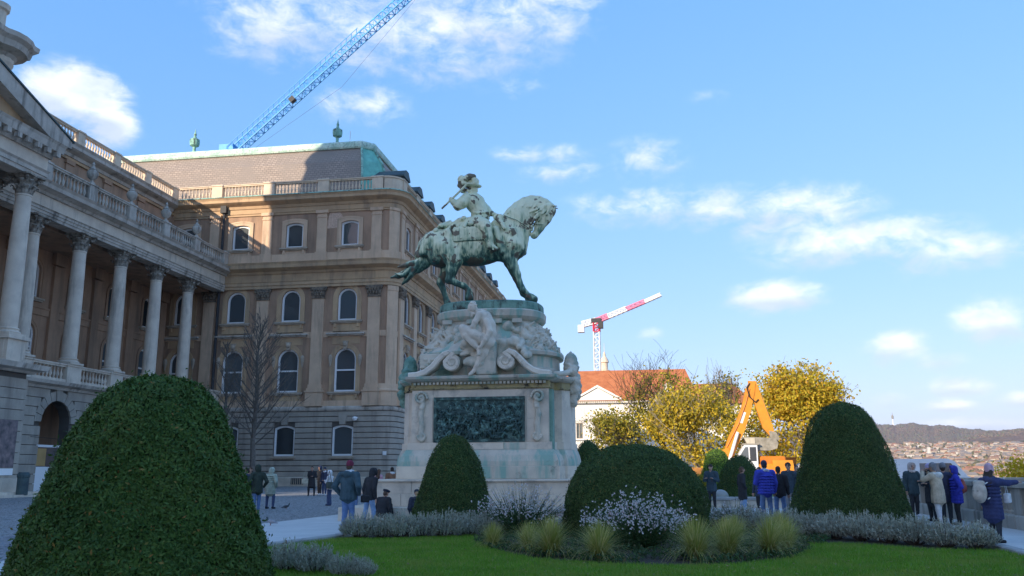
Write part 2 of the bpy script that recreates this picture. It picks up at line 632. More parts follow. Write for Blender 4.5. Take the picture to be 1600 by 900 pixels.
M_darkcop = pm('copper_dark', (.05, .075, .075), (.03, .045, .05), 1.5, .6)
M_iron = pm('iron_dark', (.03, .03, .032), None, 3, .6)
M_dark = pm('interior_dark', (.012, .011, .010), None, 1, .9)
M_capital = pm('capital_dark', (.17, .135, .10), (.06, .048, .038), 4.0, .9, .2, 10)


def slate():
    m = bpy.data.materials.new('roof_slate')
    m.use_nodes = True
    t = NT(m.node_tree)
    b = m.node_tree.nodes['Principled BSDF']
    pos = t.n('ShaderNodeNewGeometry').outputs['Position']
    sx = t.n('ShaderNodeSeparateXYZ', {0: pos})
    uv = t.n('ShaderNodeCombineXYZ', {0: t.m('ADD', sx.outputs[0], sx.outputs[1]), 1: sx.outputs[2], 2: 0.0}).outputs[0]
    br = t.n('ShaderNodeTexBrick', {'Vector': uv, 'Color1': (.40, .32, .26, 1), 'Color2': (.31, .25, .205, 1), 'Mortar': (.17, .135, .115, 1),
                                    'Scale': 1.0, 'Mortar Size': .03, 'Brick Width': .5, 'Row Height': .30})
    nz = t.n('ShaderNodeTexNoise', {'Vector': pos, 'Scale': .35, 'Detail': 5.0}).outputs[0]
    c = t.mix(t.n('ShaderNodeMapRange', {0: nz, 1: .4, 2: .7}).outputs[0], br.outputs[0], (.27, .225, .19))
    t.t.links.new(c, b.inputs['Base Color'])
    b.inputs['Roughness'].default_value = .7
    bp = t.n('ShaderNodeBump', {'Strength': .5, 'Distance': .03, 'Height': br.outputs[1]}, invert=True)
    t.t.links.new(bp.outputs[0], b.inputs['Normal'])
    return m


M_slate = slate()


def glass(name, base, rough=.06):
    m = bpy.data.materials.new(name)
    m.use_nodes = True
    t = NT(m.node_tree)
    b = m.node_tree.nodes['Principled BSDF']
    oi = t.n('ShaderNodeObjectInfo').outputs['Random']
    c = t.ramp(oi, [(0.0, tuple(x * .6 for x in base)), (1.0, tuple(x * 2.6 for x in base))])  # random pane tones; paler ones have sky reflection put into the colour
    t.t.links.new(c, b.inputs['Base Color'])
    b.inputs['Roughness'].default_value = rough
    b.inputs['Specular IOR Level'].default_value = .7
    pos = t.n('ShaderNodeNewGeometry').outputs['Position']
    nz = t.n('ShaderNodeTexNoise', {'Vector': pos, 'Scale': 1.1, 'Detail': 2.0}).outputs[0]
    bp = t.n('ShaderNodeBump', {'Strength': .12, 'Distance': .05, 'Height': nz})
    t.t.links.new(bp.outputs[0], b.inputs['Normal'])
    MATS[name] = m
    return m


M_glass = glass('window_glass', (.045, .052, .056))


# ---------------------------------------------------------------- wall and window kit (local frame: x along, y into the wall, z up)
def outline(w, h, kind, ins=0.0, bot=None, n=10):
    hw = w / 2 - ins
    b = ins if bot is None else bot
    pts = [(-hw, b), (hw, b)]
    if kind == 'arch':
        zs = h - w / 2
        r = w / 2 - ins
        pts += [(r * math.cos(math.pi * i / n), zs + r * math.sin(math.pi * i / n)) for i in range(n + 1)]
    elif kind == 'seg':
        rise = .11 * w
        top = h - ins
        Rr = (hw * hw + rise * rise) / (2 * rise)
        a0 = math.asin(hw / Rr)
        m = 6
        pts += [(Rr * math.sin(a0 - 2 * a0 * i / m), top - Rr + Rr * math.cos(a0 - 2 * a0 * i / m)) for i in range(m + 1)]
    else:
        pts += [(hw, h - ins), (-hw, h - ins)]
    return pts


def ring(mb, o1, o2, y0, y1):
    n = len(o1)
    vs = [(x, y0, z) for x, z in o1] + [(x, y0, z) for x, z in o2] + [(x, y1, z) for x, z in o1] + [(x, y1, z) for x, z in o2]
    fs = []
    for k in range(n):
        j = (k + 1) % n
        fs += [(k, j, n + j, n + k), (j, k, 2 * n + k, 2 * n + j), (n + k, n + j, 3 * n + j, 3 * n + k)]
    mb.add(vs, fs)


def wall(x0, x1, z0, z1, ops, depth=.35):
    """wall sheet with openings and their reveals; ops: (xc, z, w, h, kind)"""
    mb = MB()
    xs = sorted({x0, x1, *[o[0] + s * o[2] / 2 for o in ops for s in (-1, 1)]})
    zs = sorted({z0, z1, *[z for o in ops for z in (o[1], o[1] + o[3])]})
    for i in range(len(xs) - 1):
        for j in range(len(zs) - 1):
            xm, zm = (xs[i] + xs[i + 1]) / 2, (zs[j] + zs[j + 1]) / 2
            if any(abs(xm - o[0]) < o[2] / 2 and o[1] < zm < o[1] + o[3] for o in ops):
                continue
            mb.add([(xs[i], 0, zs[j]), (xs[i + 1], 0, zs[j]), (xs[i + 1], 0, zs[j + 1]), (xs[i], 0, zs[j + 1])], [(0, 1, 2, 3)])
    for xc, z, w, h, kind in ops:
        ol = [(xc + a, z + b) for a, b in outline(w, h, kind, 0)]
        n = len(ol)
        vs = [(a, 0, b) for a, b in ol] + [(a, depth, b) for a, b in ol]
        mb.add(vs, [((k + 1) % n, k, n + k, n + (k + 1) % n)[::-1] for k in range(n)])
        if kind != 'rect':
            arc = ol[2:]
            zt = z + h
            for k in range(len(arc) - 1):
                (a0, b0), (a1, b1) = arc[k], arc[k + 1]
                mb.add([(a0, 0, b0), (a0, 0, zt), (a1, 0, zt), (a1, 0, b1)], [(0, 1, 2, 3)])
    return mb


WIN = {}


def window_type(key, w, h, kind, transom=None, sur=.38, hood=None, sill=True, key_stone=False, mullion=False, apron=0.0, sm=None):
    d = {}
    fr = MB()
    ring(fr, outline(w, h, kind, 0), outline(w, h, kind, .20), .16, .34)
    if transom:
        fr.box(-w / 2 + .1, w / 2 - .1, .17, .30, transom - .08, transom + .08)
    if mullion:
        fr.box(-.05, .05, .19, .30, .1, h - .15)
    d['window'] = (fr.mesh('window'), M_white)
    pn = []
    if transom:
        hw = w / 2 - .1
        pn.append([(-hw, .1), (hw, .1), (hw, transom), (-hw, transom)])
        ol = outline(w, h, kind, .1)
        pn.append([(-hw, transom), (hw, transom)] + ol[2:])
    else:
        pn.append(outline(w, h, kind, .1))
    d['pane'] = [(MB().add([(x, .27, z) for x, z in q], [tuple(range(len(q)))]).mesh('pane'), M_glass) for q in pn]
    if sur:
        s = MB()
        ring(s, outline(w, h, kind, -sur, 0.0), outline(w, h, kind, 0, 0.0), -.09, .02)
        ring(s, outline(w, h, kind, -sur - .10, 0.0), outline(w, h, kind, -sur + .05, 0.0), -.13, -.06)
        d['surround'] = (s.mesh('surround'), sm or M_ochre)
    if sill:
        s = MB()
        hw = w / 2 + sur + .25
        s.box(-hw, hw, -.34, .1, -.20, -.02)
        s.box(-hw + .1, hw - .1, -.22, .05, -.34, -.2)
        d['sill'] = (s.mesh('sill'), M_sill)
    if apron:
        s = MB()
        hw = w / 2 + sur
        s.box(-hw, hw, -.06, .02, -.34 - apron, -.34)
        for sx in (-1, 1):
            s.box(sx * (hw - .25) - .13, sx * (hw - .25) + .13, -.2, 0, -.75, -.34)
        d['apron'] = (s.mesh('apron'), sm or M_ochre)
    if hood:
        s = MB()
        hw = w / 2 + sur + .55
        s.box(-hw, hw, -.5, .02, h + hood + .12, h + hood + .28)
        s.box(-hw + .15, hw - .15, -.32, .02, h + hood - .02, h + hood + .12)
        d['hood'] = (s.mesh('hood'), M_cornstone)
        p = MB()
        p.box(-w / 2 - sur + .05, w / 2 + sur - .05, -.05, .02, h + .42, h + hood)
        d['hood_panel'] = (p.mesh('hood_panel'), sm or M_ochre)
        c = MB()
        c.prism([(-.18, h - .15), (.18, h - .15), (.3, h + .75), (-.3, h + .75)], -.3, 0)
        c.lathe([(.02, 0), (.2, .1), (.24, .3), (.15, .5), (.02, .55)], 8, (0, -.3, h + .1))
        c2 = MB()
        for sx in (-1,):
            c2.lathe([(.02, -1.1), (.1, -.9), (.2, -.4), (.24, 0), (.15, .2), (.02, .3)], 6, (sx * (w / 2 + .45), -.12, h - 1.0))
        d['keystone'] = (c.mesh('keystone'), M_sill)
        d['console'] = (c2.mesh('console'), M_sill)
    for k, v in d.items():
        for me, m in (v if isinstance(v, list) else [v]):
            setmats(me, m)
    WIN[key] = d


window_type('main', 2.45, 4.75, 'arch', transom=2.35, sur=.40, hood=1.35, apron=.9)
window_type('upper', 2.2, 3.6, 'arch', sur=.45, apron=.95)
window_type('attic', 2.05, 2.9, 'seg', sur=.38, apron=1.15, sm=M_beige)
window_type('ground', 2.35, 3.25, 'seg', sur=0, sill=True)
window_type('back', 1.9, 4.4, 'arch', transom=2.3, sur=.30, sill=False, sm=M_brown)
window_type('backup', 1.7, 3.3, 'arch', sur=.28, sill=True, sm=M_brown)


def place_window(parent, key, M):
    d = WIN[key]
    w = ob('window', d['window'][0], None, parent, M)
    for me, m in d['pane']:
        ob('pane', me, None, w, M)
    for k in ('surround', 'sill', 'apron', 'hood', 'hood_panel', 'keystone', 'console'):
        if k in d:
            ob(k, d[k][0], None, w, M)
            if k == 'console':
                ob(k, d[k][0], None, w, M @ Matrix.Diagonal((-1, 1, 1, 1)))
    return w


def frame_y(Y):       # wall facing -Y
    return Matrix.Translation((0, Y, 0))


def frame_x(X):       # wall facing +X : local x = world Y
    return Matrix.Translation((X, 0, 0)) @ Matrix.Rotation(R(90), 4, 'Z')


def baluster_mesh(hh, r=.13):
    pr = [(.8, 0), (.8, .08), (.45, .12), (.6, .22), (1.0, .36), (.85, .48), (.42, .68), (.4, .78), (.62, .84), (.42, .88), (.78, .92), (.78, 1)]
    return autosmooth(MB().lathe([(a * r, b * hh) for a, b in pr], 6).mesh('baluster'))


BAL = {}


def balustrade(parent, M, x0, x1, z0, hh, piers, mat, step=.40, pw=.9, limit=300, depth=.42, railmat=None):
    """M places the local frame; piers: pier centres along x"""
    railmat = railmat or mat
    key = round(hh, 2)
    if key not in BAL:
        BAL[key] = baluster_mesh(hh - .5)
    if not BAL[key].materials:
        setmats(BAL[key], mat)
    bm = BAL[key]
    if bm.materials[0] != mat:
        bm = bm.copy()
        setmats(bm, mat)
    q = depth / 2
    rail = MB()
    rail.box(x0, x1, -q - .06, q + .06, z0 + hh - .1, z0 + hh)
    rail.box(x0, x1, -q + .02, q - .02, z0 + hh - .25, z0 + hh - .1)
    r = ob('balustrade', rail, railmat, parent, M)
    ob('balustrade_base', MB().box(x0, x1, -q - .03, q + .03, z0, z0 + .25), railmat, r, M)
    pr = MB()
    pr.bbox(-pw / 2, pw / 2, -q - .09, q + .09, 0, hh - .12, .02)
    pr.bbox(-pw / 2 - .07, pw / 2 + .07, -q - .16, q + .16, hh - .121, hh + .05, .03)
    pmesh = pr.mesh('pier')
    setmats(pmesh, mat)
    for p in piers:
        ob('pier', pmesh, None, r, M @ T(p, 0, z0))
    xs = []
    ps = sorted(piers)
    ends = [x0 - pw / 2] + ps + [x1 + pw / 2]
    for a, b in zip(ends[:-1], ends[1:]):
        a2, b2 = a + pw / 2 + .12, b - pw / 2 - .12
        if b2 - a2 < .3:
            continue
        n = max(1, int((b2 - a2) / step))
        xs += [a2 + (b2 - a2) * (i + .5) / n for i in range(n)]
    for i, x in enumerate(xs[:limit]):
        ob('baluster', bm, None, r, M @ T(x, 0, z0 + .25))
    if len(xs) > limit:
        mb = MB()
        for x in xs[limit:]:
            mb.box(x - .09, x + .09, -.09, .09, z0 + .25, z0 + hh - .25)
        ob('baluster_row', mb, mat, r, M, kind='stuff')
    return r


# ---------------------------------------------------------------- end wing with the mansard roof
wing = thing('palace_wing', 'brown stucco palace wing with pilasters, roof balustrade and slate mansard roof behind the statue', 'building', (-28, 89, 0))
FY, FX = 88.0, -27.0
arc = [(-28.6 + 1.6 * math.sin(a), 89.6 - 1.6 * math.cos(a)) for a in [R(90) * i / 8 for i in range(9)]]
PATH = [(-54.0, FY)] + arc + [(FX, 160.0)]
MF, MR = frame_y(FY), frame_x(FX)
bay_x = [-51.9, -45.5, -39.0, -32.45]
pil_x = [-48.7, -42.3, -35.75, -29.35]
bay_y = [92.4 + 6.1 * i for i in range(11)]
pil_y = [89.95] + [95.45 + 6.1 * i for i in range(11)]
Z_MAIN, Z_UP, Z_ATT, Z_GR = 9.95, 17.75, 26.25, 3.15


def floor_wall(name, z0, z1, opsf, opsr, mat):
    ob(name, wall(-54, -28.6, z0, z1, opsf), mat, wing, MF)
    ob(name, wall(89.6, 160, z0, z1, opsr), mat, wing, MR)
    c = MB()
    c.sweep(arc, [(0, z0), (0, z1)], False)
    ob('corner_wall', c, mat, wing)


floor_wall('ground_floor_wall', 0, 7.9, [(x, Z_GR, 2.35, 3.25, 'seg') for x in bay_x], [], M_joint)
floor_wall('main_wall', 7.9, 22.2, [(x, Z_MAIN, 2.45, 4.75, 'arch') for x in bay_x] + [(x, Z_UP, 2.2, 3.6, 'arch') for x in bay_x],
           [(y, Z_MAIN, 2.45, 4.75, 'arch') for y in bay_y] + [(y, Z_UP, 2.2, 3.6, 'arch') for y in bay_y], M_brown)
floor_wall('attic_wall', 22.2, 32.0, [(x, Z_ATT, 2.05, 2.9, 'seg') for x in bay_x], [(y, Z_ATT, 2.05, 2.9, 'seg') for y in bay_y], M_brown)
for x in bay_x:
    for key, z in (('main', Z_MAIN), ('upper', Z_UP), ('attic', Z_ATT), ('ground', Z_GR)):
        place_window(wing, key, MF @ T(x, 0, z))
for i, y in enumerate(bay_y):
    for key, z in (('main', Z_MAIN), ('upper', Z_UP), ('attic', Z_ATT)):
        if key != 'main' or i < 5:
            place_window(wing, key, MR @ T(y, 0, z))
        else:
            ob('pane', WIN['main']['pane'][1][0], None, wing, MR @ T(y, 0, z))
# rusticated courses
nC = 12
for i in range(nC):
    z0 = 1.0 + (7.9 - 1.0) * i / nC
    z1 = z0 + 6.9 / nC - .045
    pf = [(0.0, z0), (.13, z0 + .03), (.13, z1 - .03), (0.0, z1)]
    hit = z1 > Z_GR and z0 < Z_GR + 3.2
    if hit:
        cuts = [-54.0]
        for x in bay_x:
            cuts += [x - 1.2, x + 1.2]
        segs = [(cuts[k], cuts[k + 1]) for k in range(0, len(cuts) - 1, 2)]
        last = cuts[-1]
    else:
        segs, last = [], -54.0
        for k in range(4):
            pass
    for a, b in segs:
        ob('stone_course', MB().sweep([(a, FY), (b, FY)], pf), M_rust, wing)
    ob('stone_course', MB().sweep([(last, FY)] + arc + [(FX, 120.0)], pf), M_rust, wing)
for x in bay_x:
    k = MB()
    k.prism([(x - .32, 6.45), (x + .32, 6.45), (x + .5, 7.6), (x - .5, 7.6)], FY - .24, FY)
    ob('keystone', k, M_rust, wing)
ob('plinth', MB().sweep(PATH, [(0, -.2), (.28, -.2), (.28, .9), (.16, 1.0), (0, 1.0)]), M_plinth, wing)
for x in (-37.2, -44.0):
    v = MB()
    v.box(x - .7, x + .7, FY - .31, FY - .27, .2, .85)
    vent = ob('cellar_vent', v, M_iron, wing)
    for k in range(6):
        ob('grille_bar', MB().box(x - .6 + k * .22, x - .53 + k * .22, FY - .35, FY - .31, .22, .83), M_sill, vent)


def band(name, prof, mat, path=PATH):
    return ob(name, MB().sweep(path, prof), mat, wing)


band('string_course', [(0, 7.9), (.22, 7.9), (.30, 8.05), (.30, 8.25), (.15, 8.4), (0, 8.4)], M_cornstone)
band('dado', [(0, 8.4), (.08, 8.4), (.08, 9.0), (0, 9.0)], M_beige)
band('sill_band', [(0, 15.9), (.06, 15.9), (.06, 16.55), (0, 16.55)], M_beige)
band('architrave', [(0, 21.55), (.32, 21.55), (.32, 21.85), (.40, 21.9), (.40, 22.2), (.46, 22.3), (0, 22.35)], M_ochre)
band('frieze', [(0, 22.35), (.28, 22.35), (.28, 23.2), (0, 23.2)], M_ochre)
band('main_cornice', [(0, 23.2), (.4, 23.2), (.5, 23.45), (.85, 23.6), (1.15, 23.75), (1.2, 24.1), (1.32, 24.35), (0, 24.55)], M_ochre)
band('attic_plinth', [(0, 24.55), (.16, 24.55), (.16, 25.5), (0, 25.5)], M_beige)
band('attic_frieze', [(0, 30.2), (.12, 30.2), (.12, 30.4), (.2, 30.45), (.2, 31.0), (0, 31.0)], M_ochre)
band('top_cornice', [(0, 31.0), (.3, 31.0), (.4, 31.3), (.8, 31.5), (1.05, 31.65), (1.05, 31.95), (1.2, 32.2), (0, 32.35)], M_ochre)
band('copper_flashing', [(1.0, 32.28), (1.26, 32.2), (1.26, 32.26), (1.0, 32.40)], M_copper)

# pilasters
def pilaster(w, proud=.26):
    s = MB()
    s.box(-w / 2, w / 2, -proud, .0, 10.75, 20.25)
    c = MB()
    c.prism([(-w / 2 - .05, 20.25), (w / 2 + .05, 20.25), (w / 2 + .05, 20.4), (w / 2, 20.5), (w / 2 + .12, 21.0), (w / 2 + .3, 21.4), (w / 2 + .3, 21.55), (-w / 2 - .3, 21.55), (-w / 2 - .3, 21.4), (-w / 2 - .12, 21.0), (-w / 2, 20.5), (-w / 2 - .05, 20.4)], -proud - .1, 0)
    for row, zz in ((0, 20.5), (1, 20.85)):
        for k in range(5 - row):
            x = (k - (4 - row) / 2) * w / 4.2
            c.lathe([(.02, 0), (.13, .05), (.16, .22), (.2, .34), (.12, .42), (.02, .43)], 6, (x, -proud - .12, zz))
    for sx in (-1, 1):
        c.tube([(sx * (w / 2 + .12), -proud - .22, 21.25 + .14 * math.sin(a)) if 0 else (sx * (w / 2 + .1) + .15 * math.cos(a), -proud - .16, 21.28 + .15 * math.sin(a)) for a in [i * .9 for i in range(8)]], .06, 5)
    b = MB()
    b.box(-w / 2 - .28, w / 2 + .28, -proud - .22, 0, 8.4, 9.9)
    b.box(-w / 2 - .36, w / 2 + .36, -proud - .30, 0, 9.9, 10.08)
    b.box(-w / 2 - .2, w / 2 + .2, -proud - .16, 0, 10.08, 10.35)
    b.box(-w / 2 - .1, w / 2 + .1, -proud - .08, 0, 10.35, 10.75)
    return s.mesh('pilaster'), c.mesh('capital'), b.mesh('pedestal')


def attic_pilaster(w, proud=.16):
    s = MB()
    s.box(-w / 2, w / 2, -proud, 0, 25.3, 29.6)
    s.box(-w / 2 - .12, w / 2 + .12, -proud - .1, 0, 24.55, 25.6)
    c = MB()
    c.box(-w / 2 - .06, w / 2 + .06, -proud - .06, 0, 29.6, 29.75)
    c.box(-w / 2, w / 2, -proud - .02, 0, 29.75, 30.1)
    c.box(-w / 2 - .16, w / 2 + .16, -proud - .16, 0, 30.1, 30.45)
    return s.mesh('attic_pilaster'), c.mesh('attic_capital')


pil = pilaster(1.35)
apil = attic_pilaster(1.15)
for me, m in zip(pil + apil, (M_beige, M_capital, M_beige, M_beige, M_beige)):
    setmats(me, m)


def place_pil(parent, M):
    p = ob('pilaster', pil[0], None, parent, M)
    ob('capital', pil[1], None, p, M)
    ob('pedestal', pil[2], None, p, M)
    a = ob('attic_pilaster', apil[0], None, parent, M)
    ob('attic_capital', apil[1], None, a, M)


for x in pil_x:
    place_pil(wing, MF @ T(x, 0, 0))
for y in pil_y:
    place_pil(wing, MR @ T(y, 0, 0))
# curved pilaster on the rounded corner
ap = arc[2:7]
ob('corner_pilaster', MB().sweep(ap, [(0, 10.75), (.2, 10.75), (.2, 20.9), (.26, 21.0), (.26, 21.5), (0, 21.55)]), M_beige, wing)
ob('corner_pedestal', MB().sweep(arc, [(0, 8.4), (.3, 8.4), (.3, 9.9), (.4, 9.95), (.4, 10.1), (.25, 10.2), (.2, 10.75), (0, 10.75)]), M_beige, wing)
ob('corner_attic_pilaster', MB().sweep(ap, [(0, 24.55), (.14, 24.55), (.14, 30.1), (.25, 30.15), (.25, 30.45), (0, 30.45)]), M_beige, wing)
# spalled patch of brickwork
pt = MB()
pt.add([(-35.2, -.012, 28.3), (-33.6, -.012, 28.4), (-33.4, -.012, 29.7), (-33.7, -.012, 30.15), (-34.9, -.012, 30.15), (-35.15, -.012, 29.2)], [(0, 1, 2, 3, 4, 5)])
ob('bare_brick_patch', pt, pm('brick_patch', (.42, .30, .22), (.30, .20, .15), 6, .9, .5, 12), wing, MF)
# balustrades on the cornice
balustrade(wing, MF, -53.5, -28.4, 32.35, 1.75, pil_x, M_balpale, pw=1.3)
balustrade(wing, MR, 90.0, 160, 32.35, 1.75, pil_y, M_balpale, pw=1.3, limit=110)
cp = [(-28.6 + 1.6 * math.sin(a), 89.6 - 1.6 * math.cos(a)) for a in [R(90) * i / 6 for i in range(7)]]
ob('corner_parapet', MB().sweep(cp, [(-.2, 32.35), (.24, 32.35), (.24, 32.6), (.2, 32.65), (.2, 33.9), (.3, 33.95), (.3, 34.12), (-.2, 34.12)]), M_balpale, wing)
# roof
RP = [(-82, FY), (-31.2, FY), (FX, FY + 4.2), (FX, 160)]
roofp = [(-2.8, 32.3), (-2.8, 33.2), (-3.1, 35.2), (-3.9, 37.8), (-5.2, 39.9)]
r = MB()
r.sweep(RP[:2] + [RP[1]], roofp, False)
roof = ob('mansard_roof', MB().sweep(RP, roofp, False), M_slate, wing)
ob('roof_crest', MB().sweep(RP, [(-5.6, 39.8), (-4.95, 39.8), (-4.85, 40.0), (-4.85, 40.45), (-5.0, 40.7), (-5.6, 40.75)]), M_copperpale, roof)
dk = MB()
dk.add([(-80, FY + 5.3, 40.4), (-33.4, FY + 5.3, 40.4), (-32.3, FY + 6.4, 40.4), (-32.3, 160, 40.4), (-50, 160, 40.4), (-50, 104, 40.4), (-80, 104, 40.4)], [(0, 1, 2, 3, 4, 5, 6)])
ob('roof_deck', dk, M_darkcop, roof)
# green corner panel with raised rim
a0, a1 = Vector((-31.2, FY, 0)), Vector((FX, FY + 4.2, 0))


def corner_pt(u, out, z):
    sw = MB()
    sw.sweep(RP, [(out, z)], False)
    p, q = Vector(sw.v[1]), Vector(sw.v[2])
    return p.lerp(q, u)


g = MB()
rows = [(-2.74, 33.3), (-3.04, 35.2), (-3.84, 37.8), (-5.1, 39.8)]
vs = []
for o_, z in rows:
    for u in (.06, .5, .94):
        vs.append(corner_pt(u, o_ + .03, z))
g.add(vs, [(i * 3 + k, i * 3 + k + 1, i * 3 + k + 4, i * 3 + k + 3) for i in range(3) for k in range(2)])
ob('copper_panel', g, pm('copper_panel', (.13, .34, .27), (.09, .25, .20), 1.2, .6), roof)
g = MB()
for u in (.03, .97):
    g.tube([corner_pt(u, o_ + .08, z) for o_, z in rows], .16, 6)
ob('copper_rib', g, M_copper, roof, kind=None)
# dormers
dm = MB()
dm.box(-1.0, 1.0, .9, 4.2, 33.0, 35.6)
dwin = MB()
ring(dwin, [(x, z + 33.6) for x, z in outline(1.2, 1.7, 'arch')], [(x, z + 33.6) for x, z in outline(1.2, 1.7, 'arch', .1)], .80, .9)
drf = MB()
drf.prism([(-1.3, 35.6), (1.3, 35.6), (1.35, 35.8), (.9, 36.2), (.5, 36.6), (-.5, 36.6), (-.9, 36.2), (-1.35, 35.8)], .6, 4.6)
dmm = [dm.mesh('dormer'), dwin.mesh('dormer_window'), drf.mesh('dormer_roof')]
for me, m in zip(dmm, (M_darkcop, M_darkcop, M_darkcop)):
    setmats(me, m)
for y in bay_y:
    d = ob('dormer', dmm[0], None, wing, MR @ T(y + 1.2, 0, 0))
    ob('dormer_window', dmm[1], None, d, MR @ T(y + 1.2, 0, 0))
    ob('dormer_roof', dmm[2], None, d, MR @ T(y + 1.2, 0, 0))
# finials
fin = autosmooth(MB().lathe([(.3, 0), (.18, .3), (.2, .9), (.55, 1.1), (.62, 1.5), (.6, 1.9), (.25, 2.1), (.14, 2.4), (.18, 2.6), (.08, 2.9), (.03, 3.3)], 10).mesh('finial'))
setmats(fin, M_copper)
for x in (-36.5, -55.3):
    ob('finial', fin, None, wing, T(x, FY + 5.3, 40.5))
ob('lightning_rod', MB().tube([(-34.9, FY + 5.4, 40.4), (-34.9, FY + 5.4, 42.2)], .04, 5), M_white, wing)
# rain pipe
dp = MB()
dp.tube([(-47.55, FY - .35, 1.0), (-47.55, FY - .35, 31.2)], .16, 8)
dp.box(-47.9, -47.2, FY - .7, FY - .1, 30.6, 31.5)
ob('rain_pipe', dp, M_iron, wing)
# small fittings
ob('security_camera', MB().box(-31.0, -30.75, FY - .75, FY - .12, 7.05, 7.2).lathe([(.02, 0), (.22, .1), (.28, .3), (.2, .45), (.02, .5)], 8, (-30.9, FY - .75, 6.75)), M_white, wing)
ob('wall_plaque', MB().box(-27.9, -27.5, FY - .2, FY - .16, 3.2, 3.6), M_white, wing)
cell = MB()
cell.box(-53.9, -27.5, 92, 159.8, 0, 32).box(-53.5, -33, 95, 159.8, 32, 40.3).box(-82, -54, 95, 103.5, 25, 40.3)
ob('core', cell, M_brown, wing)

# ---------------------------------------------------------------- colonnade building
cb = thing('colonnade_building', 'long palace front with tall stone columns, loggia balustrades and arcaded ground floor', 'building', (-47, 72, 0))
CX, AX = -47.5, -54.0
ML = frame_x(CX + .75)       # face of the arcade and entablature
MA = frame_x(AX)
col_y = [57.85, 63.6, 69.4, 75.2, 81.1]
mid_y = [60.7, 66.5, 72.3, 78.15, 84.3]
ob('back_wall', wall(30, 88, 8.4, 32.0, [(y, 10.2, 1.9, 4.4, 'arch') for y in mid_y] + [(y, 16.9, 1.7, 3.3, 'arch') for y in mid_y]), M_brown, cb, MA)
for y in mid_y:
    place_window(cb, 'back', MA @ T(y, 0, 10.2))
    place_window(cb, 'backup', MA @ T(y, 0, 16.9))
for y in col_y + [87.0]:
    b = MB().box(y - .55, y + .55, -.3, 0, 9.2, 20.2).box(y - .75, y + .75, -.45, 0, 20.3, 21.4)
    ob('wall_pilaster', b, M_brown, cb, MA)
ob('back_band', MB().box(55, 88, -.12, 0, 15.4, 16.0).box(55, 88, -.2, 0, 16.0, 16.15), M_brown, cb, MA)
# loggia floor and ceiling
ob('loggia_floor', MB().box(30, 88, -7.3, 0, 8.1, 8.7), M_cornstone, cb, MA)
ob('loggia_ceiling', MB().box(30, 87.9, -5.2, 0, 21.4, 21.8), M_brown, cb, MA)
# column kit
shaft = autosmooth(MB().lathe([(.62, .55), (.62, 2.0), (.61, 4.0), (.58, 6.5), (.54, 8.6), (.52, 9.55), (.56, 9.6), (.56, 9.7), (.5, 9.72)], 20).mesh('shaft'))
base = MB()
base.box(-.85, .85, -.85, .85, 0, .16)
base.lathe([(.84, .16), (.86, .24), (.8, .32), (.7, .36), (.72, .44), (.76, .47), (.72, .53), (.62, .56)], 20)
base = autosmooth(base.mesh('column_base'))


def capital_mesh(name, h=1.45, r=.5):
    mb = MB()
    mb.lathe([(r, 0), (r + .02, .5 * h), (r + .12, .78 * h), (r + .3, .9 * h)], 16)
    for row, (n, z0, hh, off) in enumerate(((8, .0, .42, 0), (8, .28, .45, math.pi / 8), (4, .45, .45, math.pi / 4))):
        for k in range(n):
            a = off + 2 * math.pi * k / n
            c, s_ = math.cos(a), math.sin(a)
            wv = .21 if row < 2 else .17
            prof = [(r + .02, z0), (r + .08, z0 + hh * .5), (r + .18, z0 + hh * .85), (r + .34 + .12 * (row == 2), z0 + hh), (r + .40 + .15 * (row == 2), z0 + hh * .88), (r + .34 + .1 * (row == 2), z0 + hh * .74)]
            vs = []
            for i, (rr, z) in enumerate(prof):
                ww = wv * (1 - .09 * i)
                for t_ in (-1, 0, 1):
                    e = rr + (.04 if t_ == 0 else 0)
                    vs.append((c * e - s_ * t_ * ww, s_ * e + c * t_ * ww, z * h / 1.45 * 1.45))
            fs = [(i * 3 + j, i * 3 + j + 1, i * 3 + j + 4, i * 3 + j + 3) for i in range(5) for j in range(2)]
            mb.add(vs, fs)
    for k in range(4):
        a = math.pi / 4 + k * math.pi / 2
        c, s_ = math.cos(a), math.sin(a)
        pts = []
        for i in range(12):
            q = i * .75
            rr = .2 * (1 - i / 14)
            pts.append((c * (r + .42 + rr * math.cos(q)), s_ * (r + .42 + rr * math.cos(q)), h - .32 + rr * math.sin(q)))
        mb.tube(pts, .075, 5)
    e = r + .42
    n = 8
    ab = []
    for z in (h - .12, h):
        for k in range(4):
            a = math.pi / 4 + k * math.pi / 2
            for d in (-.1, .1):
                ab.append((e * 1.38 * math.cos(a + d), e * 1.38 * math.sin(a + d), z))
            a2 = a + math.pi / 4
            ab.append((e * .88 * math.cos(a2), e * .88 * math.sin(a2), z))
    m = 12
    mb.add(ab, [(k, (k + 1) % m, m + (k + 1) % m, m + k) for k in range(m)] + [tuple(range(m, 2 * m)), tuple(range(m - 1, -1, -1))])
    return mb.mesh(name)


capm = capital_mesh('capital')
for me, m in ((shaft, M_pale), (base, M_pale), (capm, M_palecap)):
    setmats(me, m)


def column(parent, x, y, z, s=1.0):
    M = T(x, y, z) @ Matrix.Diagonal((1, 1, s, 1))
    c = ob('column', shaft, None, parent, M)
    ob('column_base', base, None, c, M)
    ob('capital', capm, None, c, T(x, y, z + 9.7 * s))
    return c


for y in col_y:
    column(cb, CX, y, 10.25)
# entablature
EP = [(CX + .55, 30.0), (CX + .55, 87.7)]


def eband(name, prof, mat):
    return ob(name, MB().sweep(EP, prof), mat, cb)


